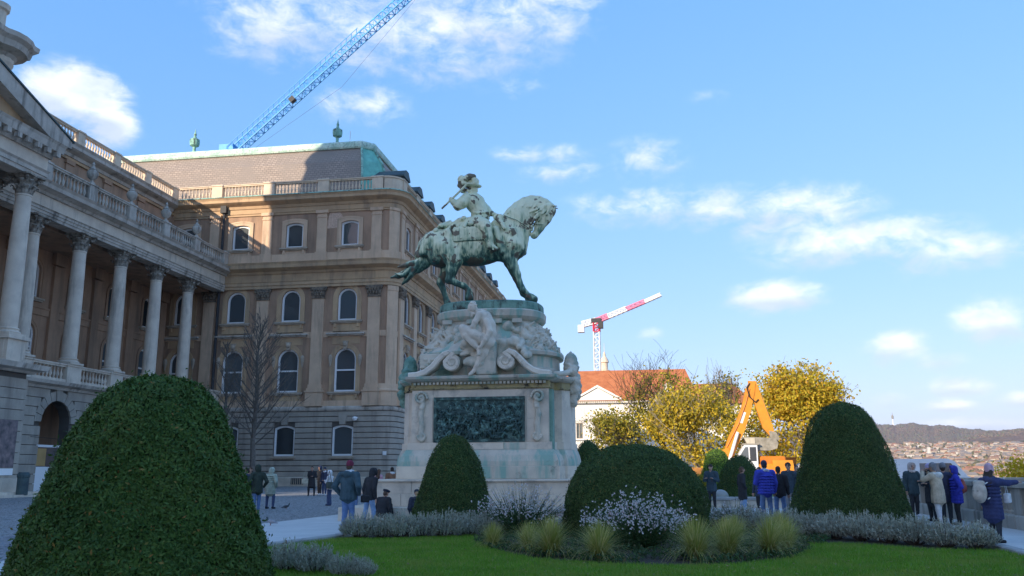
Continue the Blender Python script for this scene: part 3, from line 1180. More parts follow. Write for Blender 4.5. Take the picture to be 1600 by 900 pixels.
eband('architrave', [(-1.2, 21.4), (0, 21.4), (0, 21.62), (.07, 21.64), (.07, 21.86), (.14, 21.88), (.14, 22.06), (.24, 22.15), (-1.2, 22.15)], M_cornstone)
eband('frieze', [(-1.2, 22.15), (.02, 22.15), (.02, 23.15), (-1.2, 23.15)], M_pale)
eband('cornice', [(-1.2, 23.15), (.2, 23.15), (.3, 23.35), (.65, 23.5), (.85, 23.55), (.9, 23.85), (1.05, 24.05), (-1.2, 24.2)], M_cornstone)
ob('terrace_roof', MB().box(30, 88, -6.2, 0, 23.9, 24.15), M_darkcop, cb, MA)
ups = balustrade(cb, frame_x(CX + .45), 56.5, 87.6, 24.2, 1.7, col_y + [87.3], M_cornstone, step=.42, pw=1.0)
urn = autosmooth(MB().lathe([(.3, 0), (.3, .12), (.14, .22), (.12, .35), (.4, .6), (.5, .95), (.44, 1.15), (.3, 1.25), (.34, 1.35), (.16, 1.5), (.1, 1.7), (.15, 1.8), (.02, 2.05)], 12).mesh('urn'))
setmats(urn, M_cornstone)
for y in col_y:
    ob('urn', urn, None, cb, T(CX + .45, y, 25.95))
# attic wall trim and roof balustrade
for y in col_y + [52.0]:
    ob('attic_pilaster', MB().box(y - .5, y + .5, -.16, 0, 25, 30.6).box(y - .62, y + .62, -.28, 0, 30.3, 30.7), M_brown, cb, MA)
ob('attic_trim', MB().box(30, 87.8, -.12, 0, 29.0, 29.25).box(30, 87.8, -.2, 0, 30.7, 31.0), M_ochre, cb, MA)
AP = [(AX, 30.0), (AX, 87.2)]
ob('top_cornice', MB().sweep(AP, [(-1, 31.0), (.3, 31.0), (.4, 31.3), (.8, 31.5), (1.0, 31.65), (1.0, 31.95), (1.15, 32.2), (-1, 32.35)]), M_cornstone, cb)
balustrade(cb, frame_x(AX + .3), 56.0, 87.4, 32.35, 1.5, [58.5, 64.3, 70.1, 75.9, 81.5, 87.1], M_balpale, step=.40, pw=1.0)
ob('roof', MB().box(-80, AX - .5, 30, 88, 25, 32.0), M_slate, cb)
# loggia balustrade on the ledge
ob('ledge', MB().sweep([(CX + .75, 55.0), (CX + .75, 87.9)], [(-1, 8.0), (.25, 8.0), (.35, 8.2), (.75, 8.35), (.85, 8.6), (-1, 8.7)]), M_cornstone, cb)
balustrade(cb, frame_x(CX + .35), 56.5, 87.7, 8.7, 1.5, col_y + [87.0], M_pale, step=.40, pw=1.75, depth=.5)
# arcade: sheet wall with real arches, rusticated blocks and voussoirs
arch_y = [61.75, 67.55, 73.4, 79.2]
AW, AH, AZ = 3.5, 7.15, 5.4
ob('arcade_wall', wall(30, 88, 0, 8.05, [(y, 0, AW, AH, 'arch') for y in arch_y], .9), M_joint, cb, ML)
nC = 11
ch = 8.0 / nC
for i in range(nC):
    z0, z1 = i * ch + .02, (i + 1) * ch - .03
    zm = (z0 + z1) / 2
    edges = [54.5]
    for y in arch_y:
        if zm < AZ:
            hw = AW / 2
        elif zm < AZ + 2.45:
            hw = math.sqrt(max(2.45 ** 2 - (zm - AZ) ** 2, 0)) + .05
        else:
            hw = 0
        if hw > 0:
            edges += [y - hw, y + hw]
    edges.append(87.8)
    for a, b in zip(edges[::2], edges[1::2]):
        ob('stone_course', MB().box(a, b, -.14, 0, z0, z1), M_rust, cb, ML)
for y in arch_y:
    n = 11
    for k in range(n):
        a, b = math.pi * (k + .04) / n, math.pi * (k + .96) / n
        ri, ro = AW / 2, 2.5 + (.35 if k == n // 2 else 0)
        poly = [(y + ri * math.cos(a), AZ + ri * math.sin(a)), (y + ro * math.cos(a), AZ + ro * math.sin(a)),
                (y + ro * math.cos(b), AZ + ro * math.sin(b)), (y + ri * math.cos(b), AZ + ri * math.sin(b))]
        poly = [(p, min(q, 8.0)) for p, q in poly]
        ob('voussoir', MB().prism(poly, -.15 - (.06 if k == n // 2 else 0), 0), M_rust, cb, ML)
ob('passage_wall', MB().box(54, 88, 4.5, 4.7, 0, 8), M_brown, cb, ML)
ob('passage_floor', MB().box(54, 88, .9, 4.5, -.05, .03), M_rust, cb, ML)
# bird spikes / cable with pigeon net across the arcade front
ob('cable', MB().tube([(59.0, -.2, 4.25), (64, -.2, 4.1), (66, -.2, 4.0)], .02, 4), M_iron, cb, ML)
# ticket screen in the first arch
tk = thing('ticket_screen', 'white panelled entrance screen with glass strip standing in the nearest arch', 'screen', (-46.6, 61.75, 0), R(90))
MT = ML @ T(61.75, .15, 0)
ob('panel', MB().box(-1.74, -.02, 0, .08, .05, 2.0), M_white, tk, MT)
ob('panel', MB().box(.02, 1.74, 0, .08, .05, 2.0), M_white, tk, MT)
ob('glazing', MB().box(-1.7, 1.7, .02, .05, 2.0, 3.5), M_glass, tk, MT)
ob('notice_board', MB().box(-1.5, -.4, -.01, .02, 2.06, 3.4), pm('board_ochre', (.30, .19, .08)), tk, MT)
fr = MB()
fr.box(-1.75, 1.75, -.04, .12, 3.5, 3.68).box(-1.75, -1.66, -.04, .12, 2.0, 3.5).box(1.66, 1.75, -.04, .12, 2.0, 3.5)
ob('screen_frame', fr, M_white, tk, MT)
cell = MB().box(-80, AX - .5, 30, 87.9, 0, 25)
ob('core', cell, M_brown, cb)

# ---------------------------------------------------------------- entrance pavilion with pediment, tower and dome
pv = thing('entrance_pavilion', 'projecting palace pavilion with giant columns, pediment and heavy upper cornice at left edge', 'building', (-44, 50, 0))
PX = -44.0
MP = frame_x(PX + .9)
Y1 = 53.75
for i in range(nC):
    z0, z1 = i * ch + .02, (i + 1) * ch - .03
    ob('stone_course', MB().box(28, Y1, 0, 3.0, z0, z1), M_rust, pv, MP)
ob('backing', MB().box(28, Y1 - .1, .1, 20, 0, 8.4), M_joint, pv, MP)
ob('ledge', MB().sweep([(PX + .9, 28.0), (PX + .9, Y1 + .1), (PX - 3.5, Y1 + .1)], [(-1, 8.35), (.2, 8.35), (.35, 8.5), (.8, 8.6), (.9, 8.95), (-1, 9.0)]), M_cornstone, pv)
for y in (52.3, 46.4, 40.5, 34.6):
    pd = MB()
    pd.box(-1.0, 1.0, -1.0, 1.0, 8.95, 9.2).box(-.88, .88, -.88, .88, 9.2, 10.6).box(-1.05, 1.05, -1.05, 1.05, 10.6, 10.85)
    pd.box(-.6, .6, -.92, -.87, 9.35, 10.45)
    ob('pedestal', pd, M_pale, pv, T(PX, y, 0))
    column(pv, PX, y, 10.85, 1.06)
    if y > 45:
        column(pv, PX - 2.9, y, 10.85, 1.06)
PP = [(PX + .6, 28.0), (PX + .6, Y1 - .2), (PX - 4.5, Y1 - .2)]
ob('architrave', MB().sweep(PP, [(-1.3, 22.55), (0, 22.55), (0, 22.85), (.08, 22.87), (.08, 23.15), (.2, 23.3), (-1.3, 23.3)]), M_cornstone, pv)
ob('frieze', MB().sweep(PP, [(-1.3, 23.3), (.02, 23.3), (.02, 24.3), (-1.3, 24.3)]), M_pale, pv)
ob('cornice', MB().sweep(PP, [(-1.3, 24.3), (.2, 24.3), (.3, 24.75), (.7, 24.85), (.78, 25.3), (.88, 25.5), (-1.3, 25.5)]), M_cornstone, pv)
dn = MB().box(-.2, .2, -.32, 0, 24.42, 24.78).mesh('bracket')
setmats(dn, M_cornstone)
for k in range(18):
    ob('bracket', dn, None, pv, frame_x(PX + 1.0) @ T(53.6 - k * 1.0, -.1, 0))
# pediment along the front
SL = .345
yr, zr = Y1 + .9, 25.5
ym = 42.0
prof = [(yr, zr), (yr - .4, zr), (ym, zr + (yr - ym) * SL - .0), (ym, zr + (yr - ym) * SL + 1.0), (yr, zr + .75)]
rk = MB()
rk.prism([(yr + .1, zr), (yr + .1, zr + .55), (ym, zr + .55 + (yr - ym) * SL), (2 * ym - yr - .1, zr + .55), (2 * ym - yr - .1, zr), (2 * ym - yr + 2.2, zr), (ym, zr - .5 + (yr - ym) * SL), (yr - 2.2, zr)], -.9, .5)
ob('raking_cornice', rk, M_cornstone, pv, frame_x(PX + .6))
ob('copper_verge', MB().prism([(yr + .3, zr + .5), (yr + .3, zr + .62), (ym, zr + .72 + (yr - ym) * SL), (ym, zr + .58 + (yr - ym) * SL)], -1.0, 8), M_darkcop, pv, frame_x(PX + .6))
ob('tympanum', MB().prism([(yr - 1.8, zr), (ym, zr + (yr - ym) * SL - .3), (2 * ym - yr + 1.8, zr)], .0, 8), M_ochre, pv, frame_x(PX + .6))
for k in range(12):
    y = yr - 1.0 - k * 1.0
    ob('bracket', dn, None, pv, frame_x(PX + 1.0) @ T(y, -.05, zr + (yr - y) * SL - .55 - 24.42))
# upper block with the heavy cornice
UX, UY = -51.5, 56.6
ob('upper_block', MB().box(-62, UX, 30, UY, 25, 35.0), M_pale, pv)
ob('corner_pier', MB().lathe([(.85, 25.5), (.85, 32.6), (.95, 32.8), (1.1, 33.2), (1.0, 33.5), (1.3, 34.2), (1.3, 35.2)], 14, (UX - .1, UY - .1, 0)), M_pale, pv)
UP = [(UX, 30.0), (UX, UY), (-62, UY)]
ob('upper_architrave', MB().sweep(UP, [(-1, 32.7), (.15, 32.7), (.15, 33.3), (.35, 33.5), (.2, 34.4), (-1, 34.4)]), M_pale, pv)
ob('upper_cornice', MB().sweep(UP, [(-1, 34.4), (.5, 34.4), (.8, 34.9), (1.6, 35.1), (1.7, 35.6), (2.0, 35.9), (2.05, 36.3), (-1, 36.6)]), M_cornstone, pv)
ob('upper_cornice_round', MB().lathe([(1.2, 34.4), (1.5, 34.8), (2.2, 35.1), (2.3, 35.6), (2.6, 35.9), (2.65, 36.3), (.5, 36.62)], 20, (UX - .1, UY - .1, 0)), M_cornstone, pv)
UP2 = [(UX - .2, 30.0), (UX - .2, UY - .6), (-62, UY - .6)]
ob('upper_parapet', MB().sweep(UP2, [(-1, 36.5), (.3, 36.5), (.3, 36.9), (.1, 37.0), (.1, 38.5), (.35, 38.6), (.4, 39.0), (-1, 39.1)]), M_pale, pv)
ob('parapet_pier', MB().lathe([(.9, 36.5), (.9, 37.0), (.75, 37.1), (.75, 38.5), (.95, 38.6), (1.0, 39.05), (.3, 39.2)], 14, (UX - .1, UY - .7, 0)), M_pale, pv)
dr = MB().lathe([(9.6, 30), (9.6, 38), (9.0, 38.5), (9.0, 55), (9.6, 56), (9.6, 57), (8.6, 58), (8.2, 62), (6.5, 66), (3, 69), (.8, 70), (.8, 74), (.1, 76)], 40, (-58.6, 44, 0))
ob('dome', autosmooth(dr.mesh('dome')), [M_copper], pv)
# posters by the door
ps = MB().box(50.0, 53.2, -.05, -.01, 1.9, 5.1)
ob('poster', ps, pm('poster_dark', (.05, .045, .05), (.16, .12, .12), 2.0, .5), pv, MP)
ob('poster_strip', MB().box(50.0, 53.2, -.055, -.012, 1.4, 1.85), M_white, pv, MP)
st = MB().box(46, 54.5, -2.5, -.0, 0, .16)
ob('door_step', st, M_pale, pv, MP)
ob('door_step', MB().box(46, 53.6, -2.0, 0, .161, .32), M_pale, pv, MP)
ob('door_step', MB().box(46, 52.8, -1.2, 0, .321, 1.2), M_pale, pv, MP)

# ---------------------------------------------------------------- unseen wing behind the viewer, shaped and placed to shade the terrace
tw = thing('terrace_shading_wing', 'unseen palace wing behind the viewpoint, enlarged and placed to shade the terrace', 'building', (-60, -62, 0))
TY = 0.0
TS = Matrix.Translation((0, -61.0, 0)) @ Matrix.Scale(1.38, 4)      # enlarged and set back so its shadow ends beyond the statue
MTW = TS @ Matrix.Rotation(math.pi, 4, 'Z')   # faces +Y ; local x = -world X
ob('wall', wall(24.5, 72, 0, 32, [(27.75 + 6.5 * i, z, 2.3, h, k) for i in range(0, 7) for z, h, k in ((Z_MAIN, 4.75, 'arch'), (Z_UP, 3.6, 'arch'), (Z_ATT, 2.9, 'seg'), (Z_GR, 3.25, 'seg'))]), M_brown, tw, MTW)
for i in range(0, 7):
    for key, z in (('main', Z_MAIN), ('upper', Z_UP), ('attic', Z_ATT), ('ground', Z_GR)):
        place_window(tw, key, MTW @ T(27.75 + 6.5 * i, 0, z))
    if i < 6:
        place_pil(tw, MTW @ T(31.0 + 6.5 * i, 0, 0))
TP = [(-24.5, TY - 40), (-24.5, TY), (-72, TY)]
ob('side_wall', MB().box(-72, -24.6, TY - 40, TY - .4, 0, 32), M_brown, tw, TS)
for nm, pf, m in (('string_course', [(0, 7.9), (.3, 7.9), (.3, 8.3), (0, 8.4)], M_cornstone), ('main_cornice', [(0, 23.2), (.5, 23.45), (1.2, 24.0), (1.3, 24.35), (0, 24.5)], M_ochre),
                  ('top_cornice', [(0, 31), (.4, 31.3), (1.05, 31.7), (1.2, 32.2), (0, 32.4)], M_ochre), ('parapet', [(-.4, 32.3), (0, 32.3), (0, 34), (-.4, 34)], M_balpale)):
    ob(nm, MB().sweep(TP, pf), m, tw, TS)
ob('mansard_roof', MB().sweep(TP, [(-2.8, 32.3), (-3.1, 35.2), (-3.9, 37.8), (-5.2, 40.2), (-19, 40.6)], False), M_slate, tw, TS)
TONE = 1.15
# ================================================================== the monument
SX, SY = -6.1, 33.0


def bronze_mat():
    m = bpy.data.materials.new('bronze_patina')
    m.use_nodes = True
    t = NT(m.node_tree)
    b = m.node_tree.nodes['Principled BSDF']
    co = t.n('ShaderNodeTexCoord').outputs['Object']
    geo = t.n('ShaderNodeNewGeometry')
    nzv = t.n('ShaderNodeSeparateXYZ', {0: geo.outputs['Normal']}).outputs[2]
    hz = t.n('ShaderNodeSeparateXYZ', {0: co}).outputs[2]
    st = t.n('ShaderNodeMapping', {0: co, 3: (1, 1, .13)}).outputs[0]
    n1 = t.n('ShaderNodeTexNoise', {'Vector': st, 'Scale': 5.5, 'Detail': 7.0, 'Roughness': .65}).outputs[0]
    n2 = t.n('ShaderNodeTexNoise', {'Vector': co, 'Scale': 2.6, 'Detail': 6.0, 'Roughness': .6}).outputs[0]
    n3 = t.n('ShaderNodeTexNoise', {'Vector': co, 'Scale': 2.1, 'Detail': 4.0, 'Roughness': .55, 'Distortion': .4}).outputs[0]
    # patina paler on upward faces and higher up, darker green below
    w = t.m('ADD', t.m('MULTIPLY', nzv, .20), t.m('ADD', t.m('MULTIPLY', n1, 1.0), t.m('MULTIPLY', t.m('SUBTRACT', hz, 2.35), .105)))
    col = t.ramp(w, [(.30, (.022, .055, .045)), (.41, (.13, .24, .17)), (.49, (.52, .58, .36)), (.60, (.85, .84, .58))])
    col = t.mix(t.n('ShaderNodeMapRange', {0: n2, 1: .3, 2: .7, 3: 0, 4: .22}).outputs[0], col, (.16, .34, .27))
    patch = t.n('ShaderNodeMapRange', {0: t.m('ADD', n3, t.m('MULTIPLY', nzv, -.05)), 1: .56, 2: .585}).outputs[0]
    col = t.mix(t.m('MULTIPLY', patch, .88), col, (.12, .085, .058))
    t.t.links.new(col, b.inputs['Base Color'])
    b.inputs['Roughness'].default_value = .62
    b.inputs['Metallic'].default_value = .12
    n4 = t.n('ShaderNodeTexNoise', {'Vector': co, 'Scale': 9.0, 'Detail': 6.0}).outputs[0]
    bp = t.n('ShaderNodeBump', {'Strength': .5, 'Distance': .03, 'Height': n4})
    t.t.links.new(bp.outputs[0], b.inputs['Normal'])
    return m


M_bronze = bronze_mat()


def q(zx, zy, y=0.0):
    return ((zx - 670) / 144.3, y, (866 - zy) / 142.4)


def chain(pts, mat=0, k=.06, ys=1.0):
    out = []
    for (a, ra), (b, rb) in zip(pts[:-1], pts[1:]):
        out.append(('c', a, b, ra, rb, mat, k, ys))
    return out


def build_horse():
    P = []
    P.append(('e', q(555, 505), (1.45, .64, .80), (0, R(3), 0), 0, .2))
    P.append(('e', q(345, 480), (.82, .62, .62), (0, R(-18), 0), 0, .2))
    P.append(('e', q(355, 540, 0), (.55, .6, .55), None, 0, .15))
    P.append(('e', q(775, 490), (.66, .60, .86), (0, R(12), 0), 0, .2))
    P.append(('e', q(825, 500), (.38, .5, .55), None, 0, .15))
    P.append(('e', q(735, 385), (.55, .36, .42), (0, R(-15), 0), 0, .2))
    P += chain([(q(790, 430), .74), (q(832, 345), .60), (q(885, 292), .47), (q(945, 280), .38), (q(1000, 300), .30)], 0, .12, .52)
    # crest of the mane: a ridge of locks
    cr = [(735, 335), (775, 288), (815, 252), (860, 226), (905, 216), (950, 222), (990, 242), (1020, 268)]
    for (a, b), (c, d) in zip(cr[:-1], cr[1:]):
        P.append(('c', q(a, b + 12, 0), q(c, d + 12, 0), .13, .13, 0, .05))
    for i, (a, b) in enumerate(cr[1:]):
        for s_ in (-1, 1):
            P.append(('c', q(a, b + 18, s_ * .10), q(a - 22, b + 74, s_ * .26), .06, .03, 0, .02))
            P.append(('c', q(a - 16, b + 24, s_ * .10), q(a - 46, b + 70, s_ * .27), .055, .03, 0, .02))
    # head
    P += chain([(q(1015, 308), .25), (q(985, 355), .25), (q(950, 412), .175), (q(926, 448), .15)], 0, .06, .62)
    P.append(('e', q(968, 352), (.24, .17, .28), (0, R(30), 0), 0, .06))
    P.append(('e', q(918, 452), (.15, .12, .14), None, 0, .05))
    for s_ in (-1, 1):
        P.append(('c', q(1022, 282, s_ * .12), q(1058, 290, s_ * .15), .07, .02, 0, .03))
        P.append(('e', q(1000, 338, s_ * .17), (.06, .03, .05), None, 0, .02))
        P.append(('e', q(922, 448, s_ * .10), (.04, .03, .03), None, 0, .01))
        for j, (a, b, c, d) in enumerate(((1010, 285, 930, 330), (1015, 292, 925, 352), (1005, 280, 900, 322), (1012, 300, 915, 372), (1000, 300, 905, 390))):
            P.append(('c', q(a, b, s_ * .16), q(c, d, s_ * .24), .06, .035, 0, .02))
        P.append(('c', q(985, 320, s_ * .20), q(910, 430, s_ * .14), .025, .025, 0, .01))
        P.append(('c', q(900, 385, s_ * .2), q(975, 395, s_ * .19), .025, .025, 0, .01))
    P.append(('c', q(905, 405, -.1), q(890, 440, -.06), .09, .05, 0, .04))
    # hind legs
    P += chain([(q(350, 520, .30), .46), (q(395, 605, .32), .27), (q(352, 702, .32), .165), (q(366, 740, .32), .115), (q(384, 795, .32), .105), (q(394, 825, .32), .15)], 0, .06)
    P.append(('c', q(352, 700, .32), q(340, 690, .32), .13, .09, 0, .04))
    P.append(('c', q(396, 832, .32), q(402, 858, .32), .16, .19, 0, .03))
    P += chain([(q(395, 515, -.32), .47), (q(455, 600, -.38), .33), (q(442, 650, -.38), .24), (q(430, 706, -.36), .17), (q(470, 728, -.36), .125), (q(514, 746, -.36), .12), (q(540, 768, -.36), .105)], 0, .06)
    P.append(('c', q(430, 706, -.36), q(415, 712, -.36), .14, .10, 0, .04))
    P.append(('c', q(543, 775, -.36), q(546, 815, -.36), .12, .18, 0, .03))
    # fore legs
    P += chain([(q(805, 520, -.30), .42), (q(785, 590, -.34), .27), (q(808, 650, -.34), .19), (q(826, 692, -.34), .15), (q(840, 735, -.34), .105), (q(862, 785, -.34), .12), (q(885, 806, -.34), .105)], 0, .06)
    P.append(('c', q(895, 820, -.34), q(918, 838, -.34), .15, .18, 0, .03))
    P += chain([(q(795, 520, .30), .40), (q(768, 590, .34), .26), (q(790, 648, .34), .18), (q(806, 690, .34), .145), (q(822, 735, .34), .10), (q(845, 783, .34), .115), (q(868, 804, .34), .10)], 0, .06)
    P.append(('c', q(878, 818, .34), q(902, 838, .34), .15, .18, 0, .03))
    # breast folds and belly muscles
    for s_ in (-1, 1):
        P.append(('c', q(800, 440, s_ * .48), q(850, 540, s_ * .35), .16, .12, 0, .08))
        P.append(('c', q(705, 430, s_ * .5), q(740, 560, s_ * .48), .18, .14, 0, .1))
        P.append(('c', q(420, 430, s_ * .45), q(470, 560, s_ * .45), .2, .2, 0, .12))
        P.append(('c', q(300, 450, s_ * .38), q(265, 540, s_ * .38), .2, .17, 0, .1))
    # tail
    P += chain([(q(300, 440), .22), (q(262, 480), .27), (q(245, 540), .30), (q(262, 585), .27), (q(225, 610), .25), (q(165, 640), .19), (q(105, 660), .11), (q(58, 668), .035)], 0, .05, .85)
    P += chain([(q(230, 590, -.12), .16), (q(170, 600, -.18), .12), (q(105, 612, -.15), .03)], 0, .03)
    P += chain([(q(200, 620, .1), .18), (q(150, 680, .12), .11), (q(122, 712, .1), .03)], 0, .03)
    P += chain([(q(190, 625, -.15), .13), (q(140, 665, -.2), .08), (q(90, 650, -.2), .02)], 0, .02)
    P += chain([(q(245, 580, -.2), .12), (q(190, 660, -.15), .09), (q(150, 700, -.12), .03)], 0, .02)
    for j in range(7):
        P.append(('c', q(285 - j * 7, 430 + j * 6, -.16 + .05 * j), q(238 - j * 2, 560 + j * 3, -.24 + .08 * j), .05, .06, 0, .015))
    return P


def build_rider():
    P = []
    P.append(('e', q(592, 372), (.42, .42, .34), None, 0, .1))
    P += chain([(q(598, 330), .36), (q(592, 285), .32), (q(568, 240), .39), (q(553, 215), .31)], 0, .08, 1.08)
    P += chain([(q(552, 205), .14), (q(550, 180), .12)], 0, .04)
    P.append(('e', q(552, 158), (.21, .19, .25), None, 0, .03))
    P.append(('c', q(570, 158), q(580, 166), .04, .03, 0, .02))
    P.append(('c', q(560, 178), q(572, 196), .09, .05, 0, .03))
    rr = random.Random(3)
    for j in range(26):                       # long curled hair
        a = rr.uniform(-2.6, 2.6)
        P.append(('e', (q(535, 0)[0] + .17 * math.cos(a + 3.14) + rr.uniform(-.05, .05), .2 * math.sin(a), q(0, 175 + rr.uniform(-28, 32))[2]), (.075, .07, .075), None, 0, .02))
    # right arm out to the baton
    P += chain([(q(522, 222, -.30), .23), (q(500, 255, -.44), .23), (q(478, 274, -.5), .18), (q(455, 252, -.56), .13), (q(438, 234, -.58), .09)], 0, .05)
    for j in range(6):
        P.append(('e', q(500 + rr.uniform(-22, 18), 258 + rr.uniform(-18, 24), -.46 + rr.uniform(-.1, .06)), (.11, .1, .12), None, 0, .03))
    for f in range(4):
        P.append(('c', q(440, 226 + f * 5, -.66), q(428, 230 + f * 5, -.60), .028, .024, 0, .01))
    # left arm to the reins
    P += chain([(q(592, 225, .3), .18), (q(628, 262, .36), .15), (q(655, 292, .3), .12), (q(685, 312, .12), .085), (q(706, 328, .05), .07)], 0, .04)
    # cuirass rim, sash, collar
    for j in range(18):
        a = j / 18 * 6.283
        P.append(('e', (q(600, 0)[0] + .31 * math.cos(a), .33 * math.sin(a), q(0, 312 + 6 * math.sin(3 * a))[2]), (.09, .09, .06), None, 0, .03))
        P.append(('e', (q(553, 0)[0] + .22 * math.cos(a), .26 * math.sin(a), q(0, 208 + 7 * math.cos(a))[2]), (.09, .09, .05), None, 0, .03))
    # skirts of the coat
    P.append(('e', q(555, 392), (.66, .56, .22), (0, R(10), 0), 0, .08))
    for j in range(16):
        a = j / 16 * 6.283
        P.append(('c', (q(570, 0)[0] + .32 * math.cos(a), .34 * math.sin(a), q(0, 345)[2]), (q(560, 0)[0] + .66 * math.cos(a), .66 * math.sin(a), q(0, 402 + 12 * math.sin(5 * a))[2]), .09, .10, 0, .03))
    # legs
    for s_ in (-1, 1):
        P += chain([(q(592, 375, s_ * .38), .30), (q(640, 402, s_ * .62), .26), (q(655, 425, s_ * .70), .23), (q(668, 480, s_ * .74), .19), (q(680, 532, s_ * .74), .14), (q(712, 552, s_ * .76), .10)], 0, .05)
        for j in range(7):
            P.append(('e', q(650 + rr.uniform(-14, 14), 425 + rr.uniform(-9, 9), s_ * (.74 + rr.uniform(-.05, .08))), (.12, .1, .08), None, 0, .03))
        P.append(('c', q(700, 560, s_ * .62), q(700, 560, s_ * .88), .035, .035, 0, .01))
    # cloak bundled behind the saddle
    for j in range(16):
        x0, z0 = 440 + rr.uniform(-60, 80), 360 + rr.uniform(-22, 18)
        P.append(('c', q(x0, z0 + (500 - x0) * .12, rr.uniform(-.3, .3)), q(x0 - 45, z0 + 22 + (500 - x0) * .12, rr.uniform(-.42, .42)), .12, .07, 0, .03))
    P.append(('c', q(345, 412, -.4), q(345, 412, .4), .12, .12, 0, .03))
    P.append(('c', q(372, 385, -.42), q(420, 378, .4), .10, .12, 0, .03))
    # sword across the hip
    P.append(('c', q(640, 320, .4), q(470, 420, .66), .035, .025, 0, .01))
    return P


def hat_prims():
    P = [('e', q(538, 128), (.47, .45, .10), (R(8), R(6), 0), 0, .04), ('e', q(538, 106), (.36, .34, .22), None, 0, .06)]
    rr = random.Random(9)
    for j in range(30):
        a = rr.uniform(1.2, 5.4)
        P.append(('e', (q(535, 0)[0] + .40 * math.cos(a), .38 * math.sin(a), q(0, 112 + rr.uniform(-24, 18))[2]), (.13, .12, .11), (0, rr.uniform(-1, 1), 0), 0, .03))
    for j in range(6):
        P.append(('e', q(482 + 3 * j, 100 + 13 * j, -.14), (.12, .11, .11), None, 0, .03))
    return P


statue = thing('equestrian_statue', 'green patinated bronze statue of a plumed rider on a walking horse atop the stone pedestal', 'statue', (SX, SY, 8.02))
MSt = T(SX, SY, 8.02)


def wob(s, a):
    return lambda X, Y, Z: a * (np.sin(X * s) * np.sin(Y * s * 1.3 + 1) * np.sin(Z * s * .9 + .5))


horse = ob('horse', sdf_mesh('horse', build_horse(), .030, .06, noise=wob(19, .010)), M_bronze, statue, MSt)
rider = ob('rider', sdf_mesh('rider', build_rider(), .024, .04, noise=wob(31, .008)), M_bronze, statue, MSt)
ob('plumed_hat', sdf_mesh('plumed_hat', hat_prims(), .024, .04), M_bronze, rider, MSt)
ob('baton', MB().tube([q(386, 292, -.66), q(458, 224, -.64), q(534, 152, -.62)], [.04, .045, .05], 8), M_bronze, rider, MSt)
clo = []
for j in range(9):
    for i in range(3):
        clo.append(('e', q(470 + j * 24, 425 + i * 24, -.615 - .03 * math.sin(j * .4)), (.14, .055, .14), None, 0, .04))
clo += [('c', q(462, 490, -.64), q(660, 486, -.64), .035, .035, 0, .02), ('c', q(462, 405, -.60), q(462, 490, -.64), .03, .03, 0, .02)]
for cl_ in (clo, [(p[0], (p[1][0], -p[1][1], p[1][2])) + p[2:] if p[0] == 'e' else ('c', (p[1][0], -p[1][1], p[1][2]), (p[2][0], -p[2][1], p[2][2])) + p[3:] for p in clo]):
    ob('saddle_cloth', sdf_mesh('saddle_cloth', cl_, .03, .04), M_bronze, statue, MSt)
for s_ in (-1, 1):
    hol = [('c', q(715, 352, s_ * .42), q(758, 425, s_ * .60), .13, .085, 0, .03), ('e', q(718, 350, s_ * .45), (.22, .08, .14), None, 0, .03), ('c', q(700, 400, s_ * .60), q(705, 560, s_ * .62), .025, .025, 0, .01)]
    ob('holster', sdf_mesh('holster', hol, .026, .03), M_bronze, statue, MSt)
ob('reins', MB().tube([q(706, 328, -.06), q(760, 340, -.34), q(830, 372, -.40), q(895, 415, -.2)], .022, 5), M_bronze, statue, MSt)

# ---------------------------------------------------------------- pedestal
M_marble = pm('pedestal_marble', (.68, .58, .46), (.54, .46, .37), 1.1, .7, .12, 18, c3=(.26, .235, .20), s3=1.3, lo3=.52, hi3=.75, spec=.3)


def marble_green():
    m = bpy.data.materials.new('pedestal_stained')
    m.use_nodes = True
    t = NT(m.node_tree)
    b = m.node_tree.nodes['Principled BSDF']
    pos = t.n('ShaderNodeNewGeometry').outputs['Position']
    c1, _ = _mix_noise(t, (.64, .565, .455), (.48, .43, .35), 1.3, vec=pos)
    st = t.n('ShaderNodeMapping', {0: pos, 3: (1, 1, .16)}).outputs[0]
    n1 = t.n('ShaderNodeTexNoise', {'Vector': st, 'Scale': 2.2, 'Detail': 6.0, 'Roughness': .6}).outputs[0]
    c1 = t.mix(t.n('ShaderNodeMapRange', {0: n1, 1: .48, 2: .60, 3: 0.0, 4: .85}).outputs[0], c1, (.22, .40, .33))
    n2 = t.n('ShaderNodeTexNoise', {'Vector': pos, 'Scale': 1.1, 'Detail': 7.0, 'Roughness': .7}).outputs[0]
    c1 = t.mix(t.n('ShaderNodeMapRange', {0: n2, 1: .58, 2: .72, 3: 0.0, 4: .75}).outputs[0], c1, (.085, .08, .068))
    t.t.links.new(c1, b.inputs['Base Color'])
    b.inputs['Roughness'].default_value = .8
    n4 = t.n('ShaderNodeTexNoise', {'Vector': pos, 'Scale': 10.0, 'Detail': 6.0}).outputs[0]
    bp = t.n('ShaderNodeBump', {'Strength': .35, 'Distance': .03, 'Height': n4})
    t.t.links.new(bp.outputs[0], b.inputs['Normal'])
    return m


